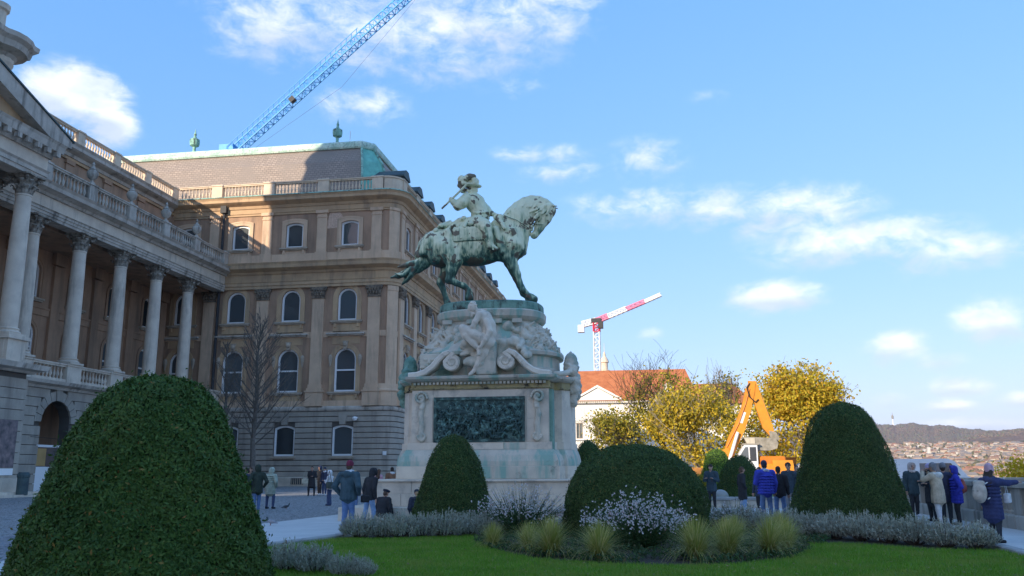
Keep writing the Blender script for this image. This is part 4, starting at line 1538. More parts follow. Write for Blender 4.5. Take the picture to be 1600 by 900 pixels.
M_mgreen = marble_green()
M_mcarve = pm('pedestal_carving', (.58, .52, .42), (.40, .37, .30), 1.6, .85, .25, 14, c3=(.19, .30, .25), s3=1.6, lo3=.52, hi3=.7)
M_figure = pm('figure_stone', (.70, .62, .51), (.58, .51, .42), 2.0, .75, .1, 20, c3=(.30, .28, .23), s3=3, lo3=.56, hi3=.75)
M_yellow = pm('stone_yellow_stain', (.46, .36, .16), (.30, .26, .17), 2.2, .9, .3, 9, c3=(.05, .045, .04), s3=2.6, lo3=.52, hi3=.62)
M_capgreen = pm('cap_copper', (.23, .36, .29), (.10, .21, .17), 1.8, .75, .3, 8, c3=(.045, .048, .042), s3=1.8, lo3=.52, hi3=.62, streak=True, strz=.5)
M_relief = pm('relief_bronze', (.045, .085, .078), (.028, .052, .05), 4, .5, .2, 20, c3=(.17, .30, .26), s3=5, lo3=.48, hi3=.7, metal=.2)

ped = thing('statue_pedestal', 'tall carved marble pedestal with bronze battle relief, scrolls and seated stone figure', 'pedestal', (SX, SY, 0))


def blockrow(name, x0, x1, y0, y1, z0, z1, mat, n, parent=ped, seed=1, faces='f'):
    """a course of separate stone blocks along the front, the rest one block behind"""
    rr = random.Random(seed)
    cuts = [x0 + (x1 - x0) * i / n for i in range(n + 1)]
    for i in range(1, n):
        cuts[i] += rr.uniform(-.25, .25) * (x1 - x0) / n
    for a, b in zip(cuts[:-1], cuts[1:]):
        d = rr.uniform(0, .006)
        ob(name, MB().bbox(a + .004, b - .004, y0 - d, y0 + .6, z0 + .003, z1 - .003, .012), mat, parent)
    ob(name, MB().box(x0 + .01, x1 - .01, y0 + .602, y1, z0 + .004, z1 - .004), mat, parent)
    ob(name, MB().bbox(x1 - .6 + .005, x1 + .004, y0 + .62, y1 + .01, z0 + .005, z1 - .002, .012), mat, parent)


blockrow('step_stone', SX - 4.25, SX + 4.35, 27.9, 38.1, 0.0, .45, M_marble, 6, seed=2)
blockrow('base_stone', SX - 3.6, SX + 3.75, 28.65, 37.4, .45, .86, M_marble, 5, seed=3)
blockrow('base_stone', SX - 3.55, SX + 3.70, 28.7, 37.35, .86, 1.27, M_marble, 4, seed=4)
ob('base_slab', MB().bbox(SX - 3.62, SX + 3.78, 28.62, 37.42, 1.27, 1.33, .015), M_marble, ped)


def plan(hx, hy, ex, ey):
    """cross plan: main block hx*hy with end bays reaching ex, half-depth ey (counter-clockwise)"""
    c = .10
    return [(-hx, -hy), (-hx * .0, -hy), (hx, -hy), (hx, -ey - .35), (hx + c, -ey), (ex - .25, -ey), (ex, -ey + .3), (ex + .04, 0), (ex, ey - .3), (ex - .25, ey), (hx + c, ey), (hx, ey + .35),
            (hx, hy), (-hx, hy), (-hx, ey + .35), (-hx - c, ey), (-ex + .25, ey), (-ex, ey - .3), (-ex - .04, 0), (-ex, -ey + .3), (-ex + .25, -ey), (-hx - c, -ey), (-hx, -ey - .35)]


def loft(sections, cap=True):
    mb = MB()
    n = len(sections[0][1])
    vs = []
    for z, pl in sections:
        vs += [(SX + x, SY + y, z) for x, y in pl]
    fs = [(i * n + k, i * n + (k + 1) % n, (i + 1) * n + (k + 1) % n, (i + 1) * n + k) for i in range(len(sections) - 1) for k in range(n)]
    if cap:
        fs.append(tuple(range(n - 1, -1, -1)))
        fs.append(tuple((len(sections) - 1) * n + k for k in range(n)))
    return mb.add(vs, fs)


P0 = lambda d: plan(2.53 + d, 2.5 + d, 3.16 + d * .5, 1.55 + d * .7)
ob('plinth', loft([(1.33, P0(.40)), (1.78, P0(.40))]), M_marble, ped)
ob('plinth', loft([(1.785, P0(.36)), (1.95, P0(.35)), (2.15, P0(.28)), (2.32, P0(.16)), (2.36, P0(.14))]), M_mgreen, ped)
ob('plinth', loft([(2.365, P0(.10)), (2.62, P0(.09))]), M_marble, ped)
# facing slabs on the lower courses so that joints show
for (x0, x1, z0, z1, pr_) in ((-2.85, -1.1, 1.35, 1.77, .415), (-1.09, .55, 1.35, 1.77, .41), (.56, 2.85, 1.35, 1.77, .417)):
    ob('facing_slab', MB().bbox(SX + x0, SX + x1, SY - 2.5 - pr_ - .004, SY - 2.6, z0, z1, .01), M_mgreen if x0 < 0 < x1 or x0 == .56 else M_marble, ped)
ob('die', loft([(2.62, P0(0)), (4.52, P0(0))]), M_marble, ped)
for (x0, x1, z0, z1) in ((-2.5, -1.72, 2.63, 3.5), (-2.5, -1.72, 3.505, 4.5), (1.72, 2.5, 2.63, 3.45), (1.72, 2.5, 3.455, 4.5), (-1.715, .9, 2.37, 2.6), (.91, 1.715, 2.37, 2.6)):
    ob('facing_slab', MB().bbox(SX + x0, SX + x1, SY - 2.5 - (.022 if z0 > 2.6 else .13), SY - 2.45, z0, z1, .008), M_marble if abs(x0) > 1 else M_mgreen, ped)
ob('frieze', loft([(4.52, P0(.04)), (4.56, P0(.08)), (4.60, P0(.02)), (4.80, P0(.02))]), M_yellow, ped)
dt = MB().box(-.045, .045, -.12, .0, 0, .09).mesh('dentil')
setmats(dt, M_mcarve)
for k in range(34):
    ob('dentil', dt, None, ped, T(SX - 2.4 + k * 4.8 / 33, SY - 2.52, 4.70))
ob('cornice', loft([(4.80, P0(.10)), (4.84, P0(.22)), (4.90, P0(.32)), (4.98, P0(.34)), (5.0, P0(.30))]), M_mgreen, ped)


def oval(hx, hy, n=40, e=2.6):
    out = []
    for k in range(n):
        a = 2 * math.pi * (k + .5) / n - math.pi / 2
        c, s_ = math.cos(a), math.sin(a)
        out.append((hx * abs(c) ** (2 / e) * (1 if c > 0 else -1), hy * abs(s_) ** (2 / e) * (1 if s_ > 0 else -1)))
    return out


O = lambda hx, hy: oval(hx, hy)
ob('upper_base', loft([(5.0, O(2.78, 2.22)), (5.35, O(2.78, 2.22)), (5.40, O(2.68, 2.14)), (5.80, O(2.66, 2.12)), (5.86, O(2.82, 2.26)), (5.98, O(2.84, 2.28)), (6.05, O(2.72, 2.2))]), M_mgreen, ped)
ob('upper_neck', loft([(6.05, O(2.70, 2.18)), (6.25, O(2.42, 2.02)), (6.5, O(2.20, 1.82)), (6.8, O(2.05, 1.64)), (7.1, O(1.95, 1.52)), (7.25, O(1.95, 1.50))]), M_mgreen, ped)
ob('cap_moulding', loft([(7.25, O(2.0, 1.55)), (7.32, O(2.08, 1.62)), (7.40, O(2.14, 1.68)), (7.62, O(2.16, 1.70)), (7.68, O(2.10, 1.64))]), M_mgreen, ped)
ob('bronze_plate', loft([(7.68, O(2.06, 1.60)), (7.72, O(2.07, 1.61)), (7.97, O(2.06, 1.60)), (8.02, O(2.0, 1.55))]), M_capgreen, ped)
bl = MB().box(-.18, .18, -.12, .1, 0, .16).mesh('bracket')
setmats(bl, M_mgreen)
for x in (-1.45, -.5, .5, 1.25):
    ob('bracket', bl, None, ped, T(SX + x, SY - 1.52 - .06 * (1.4 - abs(x)), 7.1))
# trophies: carved arms and armour wrapped round the neck
rr = random.Random(21)
for side in range(8):
    tp = []
    a0 = [-2.75, -2.25, -.95, -.4, 0.0, 2.9, 2.2, .6][side]
    for j in range(46):
        a = a0 + rr.uniform(-.34, .34)
        z = rr.uniform(6.02, 7.0)
        u = (z - 6.0)
        hx, hy = 2.72 - .66 * min(u, 1) ** .6, 2.16 - .6 * min(u, 1) ** .6
        c, s_ = math.cos(a), math.sin(a)
        px_, py_ = hx * abs(c) ** .77 * (1 if c > 0 else -1), hy * abs(s_) ** .77 * (1 if s_ > 0 else -1)
        if j % 3 == 0:
            d = Vector((rr.uniform(-1, 1), rr.uniform(-.3, .3), rr.uniform(-.6, 1))).normalized() * rr.uniform(.2, .42)
            tp.append(('c', (px_, py_, z), (px_ + d.x, py_ + d.y * .3, min(z + d.z, 7.15)), .07, .04, 0, .02))
        else:
            tp.append(('e', (px_, py_, z), (rr.uniform(.10, .27), rr.uniform(.10, .19), rr.uniform(.09, .22)), (rr.uniform(-1, 1), rr.uniform(-1, 1), rr.uniform(-1, 1)), 0, .02))
    ob('trophy_carving', sdf_mesh('trophy_carving', tp, .024, .012, noise=lambda X, Y, Z: .012 * np.sin(X * 38) * np.sin(Z * 41 + X * 9) * np.sin(Y * 33)), M_mcarve, ped, T(SX, SY, 0))
# mask carved beside the scroll
mk = [('b', (-1.95, -2.18, 5.62), (.34, .06, .24), None, 0, .04), ('e', (-2.1, -2.27, 5.67), (.09, .05, .06), None, 0, .02), ('e', (-1.8, -2.27, 5.67), (.09, .05, .06), None, 0, .02), ('c', (-1.95, -2.27, 5.68), (-1.95, -2.3, 5.55), .04, .06, 0, .02), ('c', (-2.1, -2.27, 5.45), (-1.8, -2.27, 5.45), .04, .04, 0, .02)]
ob('carved_mask', sdf_mesh('carved_mask', mk, .025, .02), M_mcarve, ped, T(SX, SY, 0))
# big scrolls of the broken pediment (left and right of the figure)


def scroll(sx):
    cx, cz = sx * .98, 5.50
    turns = []
    for i in range(44):
        a = i / 43 * 2 * math.pi * 1.9
        r_ = .33 * (1 - i / 50)
        turns.append((cx - sx * r_ * math.cos(a + .6), cz + r_ * math.sin(a + .6)))
    tail = [(sx * 2.62, 5.03), (sx * 2.3, 5.06), (sx * 2.0, 5.16), (sx * 1.72, 5.36), (sx * 1.5, 5.62), (sx * 1.3, 5.80), (sx * 1.12, 5.86), (sx * .95, 5.84)]
    pts = tail + turns[9:]
    mb = MB()
    w = .5
    vs = []
    for i, (x, z) in enumerate(pts):
        t_ = max(.05, .12 * (1 - i / len(pts)))
        x2, z2 = pts[min(i + 1, len(pts) - 1)]
        x1, z1 = pts[max(i - 1, 0)]
        d = Vector((x2 - x1, z2 - z1)).normalized()
        nx, nz = -d.y, d.x
        for o_, y in ((t_, 0), (t_ * .6, -.05), (-t_ * .6, -.05), (-t_, 0), (-t_, w), (t_, w)):
            vs.append((SX + x + nx * o_, SY - 2.72 + y, z + nz * o_))
    m = 6
    fs = [(i * m + k, i * m + (k + 1) % m, (i + 1) * m + (k + 1) % m, (i + 1) * m + k) for i in range(len(pts) - 1) for k in range(m)]
    fs += [tuple(range(m)), tuple(range(len(vs) - 1, len(vs) - 1 - m, -1))]
    if sx > 0:
        fs = [f[::-1] for f in fs]
    mb.add(vs, fs)
    ob('scroll', mb, M_figure, ped)
    ob('scroll_eye', MB().tube([(SX + cx, SY - 2.74, cz), (SX + cx, SY - 2.3, cz)], [.30, .30], 20), M_mcarve, ped)


scroll(-1)
scroll(1)
# seated stone figure


def z2(zx, zy, y=0.0):
    return ((zx - 813) / 274, y, (811 - zy) / 275)


def seated():
    P = []
    P += chain([(z2(905, 470), .26), (z2(925, 390), .24), (z2(915, 310), .25), (z2(870, 235), .27), (z2(835, 195), .20)], 0, .1)
    P.append(('e', z2(905, 490, 0), (.30, .30, .24), None, 0, .1))
    P += chain([(z2(815, 175), .10), (z2(785, 150), .10)], 0, .05)
    P.append(('e', z2(752, 122, -.02), (.17, .165, .20), (0, R(-18), 0), 0, .04))
    for j in range(22):
        a, e = rr.uniform(-3.1, 3.1), rr.uniform(.1, 1.4)
        P.append(('e', (z2(755, 0)[0] + .15 * math.cos(a) * math.cos(e), -.02 + .15 * math.sin(a) * math.cos(e), z2(0, 118)[2] + .19 * math.sin(e)), (.05, .05, .045), None, 0, .015))
    for j in range(12):
        P.append(('e', z2(752 + rr.uniform(-26, 22), 185 + rr.uniform(-14, 32), rr.uniform(-.1, .08)), (.05, .05, .06), None, 0, .02))
    P.append(('c', z2(716, 128, -.04), z2(708, 142, -.04), .03, .035, 0, .02))
    # near arm resting on the raised knee, far arm behind
    P += chain([(z2(838, 205, -.28), .12), (z2(800, 285, -.34), .10), (z2(775, 335, -.34), .085), (z2(720, 345, -.30), .065), (z2(695, 352, -.28), .06)], 0, .05)
    P += chain([(z2(905, 280, -.25), .12), (z2(945, 380, -.30), .105), (z2(905, 470, -.36), .085), (z2(850, 545, -.34), .06)], 0, .05)
    # raised leg crossed, standing leg
    P += chain([(z2(890, 470, -.12), .22), (z2(780, 410, -.26), .19), (z2(668, 345, -.28), .145), (z2(700, 420, -.28), .14), (z2(770, 490, -.26), .12), (z2(838, 560, -.24), .085), (z2(835, 610, -.30), .07)], 0, .05)
    P += chain([(z2(900, 500, .05), .23), (z2(870, 590, -.02), .19), (z2(845, 640, -.04), .14), (z2(805, 710, -.02), .12), (z2(775, 765, -.02), .08), (z2(735, 802, -.08), .065)], 0, .05)
    for f in range(5):
        P.append(('c', z2(700, 350, -.34 + f * .03), z2(676, 372, -.34 + f * .03), .024, .02, 0, .01))
    return P


fig = ob('seated_figure', sdf_mesh('seated_figure', seated(), .024, .04), M_figure, ped, T(SX, SY - 2.75, 5.0))
sl = [('b', (.30, .28, .62), (.30, .32, .55), None, 0, .06)]
for j in range(26):
    sl.append(('e', (rr.uniform(-.55, .5), rr.uniform(-.05, .3), rr.uniform(.35, 1.2)), (rr.uniform(.1, .26), .15, rr.uniform(.08, .2)), (rr.uniform(-1, 1), rr.uniform(-1, 1), 0), 0, .03))
ob('rock_seat', sdf_mesh('rock_seat', sl, .035, .04), M_mcarve, fig, T(SX, SY - 2.75, 5.0))
dr_ = []
for j in range(30):
    x = rr.uniform(.55, 1.75)
    dr_.append(('c', (x, rr.uniform(.1, .5), rr.uniform(.75, 1.35)), (x + rr.uniform(-.3, .3), rr.uniform(.0, .4), rr.uniform(.7, 1.2)), rr.uniform(.08, .2), .1, 0, .03))
ob('fallen_drapery', sdf_mesh('fallen_drapery', dr_, .035, .04), M_mcarve, ped, T(SX, SY - 2.45, 5.0))
# volute consoles flanking the relief
for sx in (-1, 1):
    cs = []
    cx = sx * 2.12
    pts = [(cx, 4.28), (cx - sx * .02, 3.95), (cx + sx * .05, 3.6), (cx, 3.25), (cx + sx * .02, 2.95), (cx, 2.72)]
    for (a, b), (c, d) in zip(pts[:-1], pts[1:]):
        cs.append(('c', (a, -2.56, b), (c, -2.56, d), .10, .10, 0, .03))
    for i in range(26):
        a = i / 25 * 9.5
        r_ = .24 * (1 - i / 30)
        cs.append(('e', (cx + sx * (.04 - r_ * math.cos(a)), -2.62, 4.22 + r_ * math.sin(a)), (.055, .07, .055), None, 0, .015))
    for i in range(18):
        a = i / 17 * 7
        r_ = .17 * (1 - i / 22)
        cs.append(('e', (cx - sx * (.02 - r_ * math.cos(a)), -2.60, 2.84 - r_ * math.sin(a)), (.05, .06, .05), None, 0, .015))
    cs.append(('e', (cx, -2.62, 3.86), (.10, .08, .08), None, 0, .03))
    ob('console_scroll', sdf_mesh('console_scroll', cs, .022, .02), M_mcarve, ped, T(SX, SY, 0))
# end cartouches: crown, garlands and shield at both narrow ends
for sx in (-1, 1):
    ct = []
    for j in range(70):
        z = rr.uniform(4.1, 5.5)
        wdt = .55 if z > 4.6 else .55 * (z - 3.6) / 1.0
        out_ = 3.12 + .18 * math.sin((z - 3.9) / 1.65 * 3.1) + rr.uniform(-.06, .12)
        ct.append(('e', (sx * out_, rr.uniform(-1, 1) * wdt - .25, z), (rr.uniform(.10, .2), rr.uniform(.1, .2), rr.uniform(.08, .22)), (rr.uniform(-1, 1), rr.uniform(-1, 1), 0), 0, .03))
    ct.append(('c', (sx * 3.18, -.25, 5.45), (sx * 3.18, -.25, 5.78), .30, .24, 0, .03))
    for k in range(8):
        a = k * .785
        ct.append(('c', (sx * 3.18 + .26 * math.cos(a), -.25 + .26 * math.sin(a), 5.6), (sx * 3.18 + .1 * math.cos(a), -.25 + .1 * math.sin(a), 5.98), .045, .04, 0, .02))
    ct.append(('e', (sx * 3.18, -.25, 6.02), (.06, .06, .07), None, 0, .02))
    for j in range(10):
        t_ = j / 9
        ct.append(('e', (sx * (2.75 + .6 * t_), -1.45 + 1.1 * t_, 5.05 + .35 * t_ * t_ + .05), (.16, .12, .11), None, 0, .05))
    ob('end_cartouche', sdf_mesh('end_cartouche', ct, .026, .014, noise=lambda X, Y, Z: .012 * np.sin(X * 38) * np.sin(Z * 41 + X * 9) * np.sin(Y * 33)), M_mcarve if sx > 0 else M_capgreen, ped, T(SX, SY - .3, 0))
# bronze battle relief
RW, RH = 3.3, 1.58
rf = ob('battle_relief', MB().box(SX - RW / 2, SX + RW / 2, SY - 2.56, SY - 2.48, 2.64, 2.64 + RH), M_relief, ped)
fb = MB()
ring(fb, [(SX - RW / 2 - .02, 2.62), (SX + RW / 2 + .02, 2.62), (SX + RW / 2 + .02, 2.66 + RH), (SX - RW / 2 - .02, 2.66 + RH)],
     [(SX - RW / 2 + .09, 2.73), (SX + RW / 2 - .09, 2.73), (SX + RW / 2 - .09, 2.55 + RH), (SX - RW / 2 + .09, 2.55 + RH)], SY - 2.62, SY - 2.5)
ob('relief_frame', fb, M_relief, rf)
nx, nz = 230, 104
gx = np.linspace(-RW / 2 + .08, RW / 2 - .08, nx)
gz = np.linspace(.08, RH - .10, nz)
GX, GZ = np.meshgrid(gx, gz, indexing='ij')
Hh = np.zeros_like(GX)


def stamp(ax_, az_, bx_, bz_, ra, rb, hgt):
    global Hh
    dx, dz = bx_ - ax_, bz_ - az_
    L = dx * dx + dz * dz + 1e-9
    t_ = np.clip(((GX - ax_) * dx + (GZ - az_) * dz) / L, 0, 1)
    d = np.hypot(GX - ax_ - t_ * dx, GZ - az_ - t_ * dz) / (ra + (rb - ra) * t_)
    Hh = np.maximum(Hh, hgt * np.sqrt(np.clip(1 - d * d, 0, 1)))


for layer, (n_, zlo, zhi, hg, sc_) in enumerate(((26, .75, 1.15, .05, .8), (22, .5, .85, .09, .95), (20, .25, .55, .13, 1.0), (16, .12, .3, .15, 1.0))):
    for j in range(n_):
        x, z = rr.uniform(-1.5, 1.5), rr.uniform(zlo, zhi)
        f_ = rr.choice((-1, 1))
        s_ = sc_ * rr.uniform(.8, 1.15)
        if rr.random() < .45:       # a horse
            stamp(x - .13 * s_, z, x + .13 * s_, z + .03, .075 * s_, .08 * s_, hg)
            stamp(x + f_ * .13 * s_, z + .04, x + f_ * .24 * s_, z + .19 * s_, .06 * s_, .04 * s_, hg)
            stamp(x + f_ * .24 * s_, z + .19 * s_, x + f_ * .31 * s_, z + .10 * s_, .035 * s_, .022 * s_, hg)
            for l_ in (-.15, -.08, .1, .16):
                stamp(x + l_ * s_, z - .05, x + (l_ + rr.uniform(-.09, .09)) * s_, z - .22 * s_, .025, .015, hg * .8)
            z += .12 * s_
        stamp(x, z + .02, x + rr.uniform(-.05, .05), z + .17 * s_, .05 * s_, .055 * s_, hg * 1.05)
        stamp(x, z + .25 * s_, x, z + .26 * s_, .038 * s_, .038 * s_, hg * 1.1)
        for l_ in (-1, 1):
            stamp(x + l_ * .05, z + .17 * s_, x + l_ * rr.uniform(.06, .2), z + rr.uniform(.05, .36) * s_, .022, .016, hg)
            stamp(x + l_ * .03, z, x + l_ * rr.uniform(.03, .14), z - .2 * s_, .03, .02, hg * .9)
        if rr.random() < .5:
            stamp(x, z + .15, x + rr.uniform(-.2, .2), z + rr.uniform(.3, .5), .009, .008, hg * .8)
V = np.stack([SX + GX, np.full_like(GX, SY - 2.563) - Hh, 2.64 + GZ], -1).reshape(-1, 3)
ii, jj = np.meshgrid(np.arange(nx - 1), np.arange(nz - 1), indexing='ij')
i0 = (ii * nz + jj).ravel()
Fq = np.stack([i0, i0 + nz, i0 + nz + 1, i0 + 1], 1)
ob('relief_figures', np_mesh('relief_figures', V, Fq, True), M_relief, rf)
# water-stained groove down the right-hand corner
ob('corner_strip', MB().bbox(SX + 2.50, SX + 2.68, SY - 2.35, SY - 2.0, 1.8, 4.5, .03), M_capgreen, ped)
TONE = 1.0
# ================================================================== ground
def setts_mat(name, ca, cb, cj, sc, bump=.6):
    m = bpy.data.materials.new(name)
    m.use_nodes = True
    t = NT(m.node_tree)
    b = m.node_tree.nodes['Principled BSDF']
    pos = t.n('ShaderNodeNewGeometry').outputs['Position']
    mp = t.n('ShaderNodeMapping', {0: pos, 2: (0, 0, .35)}).outputs[0]
    vo = t.n('ShaderNodeTexVoronoi', {'Vector': mp, 'Scale': sc, 'Randomness': .55}, feature='DISTANCE_TO_EDGE').outputs[0]
    vc = t.n('ShaderNodeTexVoronoi', {'Vector': mp, 'Scale': sc, 'Randomness': .55}).outputs['Color']
    bw = t.n('ShaderNodeSeparateColor', {0: vc}).outputs[0]
    c = t.ramp(bw, [(0, ca), (1, cb)])
    nz = t.n('ShaderNodeTexNoise', {'Vector': pos, 'Scale': .25, 'Detail': 5.0}).outputs[0]
    c = t.mix(t.n('ShaderNodeMapRange', {0: nz, 1: .35, 2: .7, 3: 0, 4: .5}).outputs[0], c, tuple(x * .7 for x in ca))
    f = t.n('ShaderNodeMapRange', {0: vo, 1: .02, 2: .10}).outputs[0]
    c = t.mix(f, cj, c)
    t.t.links.new(c, b.inputs['Base Color'])
    b.inputs['Roughness'].default_value = .75
    bp = t.n('ShaderNodeBump', {'Strength': bump, 'Distance': .03, 'Height': f})
    t.t.links.new(bp.outputs[0], b.inputs['Normal'])
    return m


M_setts = setts_mat('granite_setts', (.46, .455, .45), (.22, .22, .225), (.075, .073, .07), 7.0, 1.0)


def slab_mat():
    m = bpy.data.materials.new('path_slabs')
    m.use_nodes = True
    t = NT(m.node_tree)
    b = m.node_tree.nodes['Principled BSDF']
    pos = t.n('ShaderNodeNewGeometry').outputs['Position']
    br = t.n('ShaderNodeTexBrick', {'Vector': pos, 'Color1': (.64, .62, .59, 1), 'Color2': (.58, .56, .54, 1), 'Mortar': (.46, .45, .43, 1), 'Scale': 1.0, 'Mortar Size': .008, 'Brick Width': 1.1, 'Row Height': .55})
    nz = t.n('ShaderNodeTexNoise', {'Vector': pos, 'Scale': .8, 'Detail': 7.0, 'Roughness': .65}).outputs[0]
    c = t.mix(t.n('ShaderNodeMapRange', {0: nz, 1: .4, 2: .75, 3: 0, 4: .6}).outputs[0], br.outputs[0], (.48, .465, .44))
    t.t.links.new(c, b.inputs['Base Color'])
    b.inputs['Roughness'].default_value = .8
    n4 = t.n('ShaderNodeTexNoise', {'Vector': pos, 'Scale': 30.0, 'Detail': 4.0}).outputs[0]
    bp = t.n('ShaderNodeBump', {'Strength': .2, 'Distance': .01, 'Height': n4})
    t.t.links.new(bp.outputs[0], b.inputs['Normal'])
    return m


M_path = slab_mat()
M_kerb = pm('kerb_stone', (.42, .41, .395), (.31, .30, .29), 2, .85, .2, 15)
M_soil = pm('soil', (.075, .055, .04), (.04, .03, .022), 3, .95, .6, 12, bdist=.06)
M_lawnbase = pm('lawn_base', (.11, .22, .022), (.085, .175, .02), 1.2, .9, .3, 30)


def sheet(name, poly, z, mat, kind='structure'):
    return ob(name, MB().add([(x, y, z) for x, y in poly], [tuple(range(len(poly)))]), mat, kind=kind)


g = MB()
PL = [(-330, -220), (9.9, -220), (9.9, 38.0), (24, 38.0), (24, 420), (-330, 420)]
n_ = len(PL)
g.add([(x, y, 0) for x, y in PL] + [(x, y, -30) for x, y in PL], [tuple(range(n_))] + [(k, n_ + k, n_ + (k + 1) % n_, (k + 1) % n_) for k in range(n_)])
ob('terrace_ground', g, M_setts, kind='structure')
sheet('path', [(-12.0, 2), (9.8, 2), (9.8, 37.9), (23.8, 38.1), (23.8, 64), (-2.5, 64), (-2.5, 40), (-11.6, 40), (-11.9, 31), (-12.3, 26)], .006, M_path)
# loose real setts near the viewer, beside the big topiary
st_v, st_f = [], []
for i, X in enumerate(np.arange(-16.5, -8.5, .135)):
    for j, Y in enumerate(np.arange(12.0, 24.0, .115)):
        if X > -12.1:
            continue
        x = X + (j % 2) * .067 + rng.uniform(-.008, .008)
        y = Y + rng.uniform(-.008, .008)
        h_ = .012 + rng.uniform(0, .014)
        w, d = .058, .048
        o = len(st_v)
        st_v += [(x - w, y - d, -.01), (x + w, y - d, -.01), (x + w, y + d, -.01), (x - w, y + d, -.01), (x - w * .75, y - d * .72, h_), (x + w * .75, y - d * .72, h_), (x + w * .75, y + d * .72, h_), (x - w * .75, y + d * .72, h_)]
        st_f += [(o + 4, o + 5, o + 6, o + 7), (o, o + 1, o + 5, o + 4), (o + 1, o + 2, o + 6, o + 5), (o + 2, o + 3, o + 7, o + 6), (o + 3, o, o + 4, o + 7)]
ob('granite_setts', np_mesh('granite_setts', st_v, st_f), leafm('sett_stone', (.20, .20, .215), (.33, .33, .345), None, trans=0.0, rough=.7), kind='stuff')

# planting bed with its kerb
BED = [(-9.6, 4), (-9.0, 12), (-8.35, 17.0), (-7.85, 19.0), (-7.55, 20.4), (-7.5, 22.4), (-7.4, 26.4), (-3, 27.2), (2, 27.6), (3.9, 29.3), (7.0, 29.2), (7.6, 27.2), (7.2, 24.5), (6.7, 21.0), (6.85, 19.0), (6.75, 17), (6.6, 13), (6.4, 4)]
SOIL = [(-4.1, 19.7), (-3.3, 17.6), (-2.2, 16.0), (-1.0, 15.35), (.2, 15.1), (1.4, 15.5), (2.4, 16.5), (3.1, 18.4), (3.9, 20.6), (4.2, 23.2), (4.0, 29), (6.8, 28.8), (7.3, 27), (6.9, 24.4), (5.9, 22.8), (4.4, 24.5), (2, 27.4), (-3, 27), (-7.2, 26.2), (-7.3, 22.6), (-7.2, 21.2), (-4.6, 21.6)]
sheet('planting_bed', BED, .05, M_soil)
LAWN = [(-9.5, 4), (-8.9, 12), (-8.25, 17.0), (-7.75, 19.0), (-7.45, 20.2), (-6.4, 20.1), (-5.2, 20.9), (-4.3, 21.4), (-4.0, 19.8), (-3.2, 17.7), (-2.2, 16.1), (-1.0, 15.45), (.2, 15.2), (1.35, 15.6), (2.3, 16.6), (3.0, 18.4), (3.3, 20.2), (4.4, 20.0), (5.3, 18.9), (6.75, 18.7), (6.65, 17), (6.5, 13), (6.3, 4)]
sheet('lawn', LAWN, .062, M_lawnbase)


def in_poly(px, py, poly):
    c = np.zeros(len(px), bool)
    n = len(poly)
    for i in range(n):
        (x1, y1), (x2, y2) = poly[i], poly[(i + 1) % n]
        hit = ((y1 > py) != (y2 > py)) & (px < (x2 - x1) * (py - y1) / (y2 - y1 + 1e-12) + x1)
        c ^= hit
    return c


N = 190000
bx, by = rng.uniform(-9, 7, N), 12.2 + 9.3 * rng.uniform(0, 1, N) ** 1.25
k_ = in_poly(bx, by, LAWN)
bx, by = bx[k_], by[k_]
n_ = len(bx)
a = rng.uniform(0, 6.283, n_)
hh = rng.uniform(.03, .075, n_)
w = rng.uniform(.004, .009, n_)
lx, ly = rng.normal(0, .022, n_), rng.normal(0, .022, n_)
V = np.empty((n_, 3, 3))
V[:, 0] = np.stack([bx - np.cos(a) * w, by - np.sin(a) * w, np.full(n_, .06)], 1)
V[:, 1] = np.stack([bx + np.cos(a) * w, by + np.sin(a) * w, np.full(n_, .06)], 1)
V[:, 2] = np.stack([bx + lx, by + ly, .06 + hh], 1)
ob('grass', np_mesh('grass', V.reshape(-1, 3), np.arange(3 * n_).reshape(-1, 3)), leafm('grass_blade', (.13, .27, .022), (.24, .42, .045), (.40, .38, .12), trans=.35, f3=.08, patch=((.30, .33, .07), .9, .7)), kind='stuff')

fl = np.stack([rng.uniform(-8.5, 6.5, 420), rng.uniform(13, 21, 420), np.full(420, .115)], 1)
fl = fl[in_poly(fl[:, 0], fl[:, 1], LAWN)]
FALLEN = fl
# kerb stones
kerb = ob('kerb', MB().sweep([(x, y) for x, y in BED], [(-.02, -.05), (.02, -.05), (.02, .09), (-.02, .09)]), M_soil, kind='structure')


def resample(poly, step):
    out = []
    for (x1, y1), (x2, y2) in zip(poly[:-1], poly[1:]):
        L = math.hypot(x2 - x1, y2 - y1)
        n = max(1, round(L / step))
        out += [((x1 + (x2 - x1) * i / n, y1 + (y2 - y1) * i / n), (x1 + (x2 - x1) * (i + 1) / n, y1 + (y2 - y1) * (i + 1) / n)) for i in range(n)]
    return out


ksm = MB().bbox(-.5, .5, -.11, .11, 0, .15, .025).mesh('kerb_stone')
setmats(ksm, M_kerb)
for (p, r_) in resample(BED, 1.0):
    L = math.hypot(r_[0] - p[0], r_[1] - p[1])
    ang = math.atan2(r_[1] - p[1], r_[0] - p[0])
    ob('kerb_stone', ksm, None, kerb, T((p[0] + r_[0]) / 2, (p[1] + r_[1]) / 2, random.uniform(-.008, .004), ang) @ Matrix.Diagonal((L - .012, 1, 1, 1)))

# second bed beyond the statue
sheet('far_planting_bed', [(-2.0, 39.3), (7.6, 39.3), (8.2, 46), (7.0, 58), (-2.0, 58)], .30, M_lawnbase)
lw = thing('low_bed_wall', 'low pale stone wall edging the far bed behind the standing people', 'wall', (3, 39.1, 0))
for i in range(7):
    x0 = -2.3 + i * 1.45
    c_ = ob('wall_stone', MB().bbox(x0, x0 + 1.44, 38.95, 39.4, 0, .34, .015), M_marble, lw)
    ob('coping_stone', MB().bbox(x0 - .0, x0 + 1.445, 38.87, 39.45, .342, .46, .02), M_kerb, c_)


TONE = 2.05
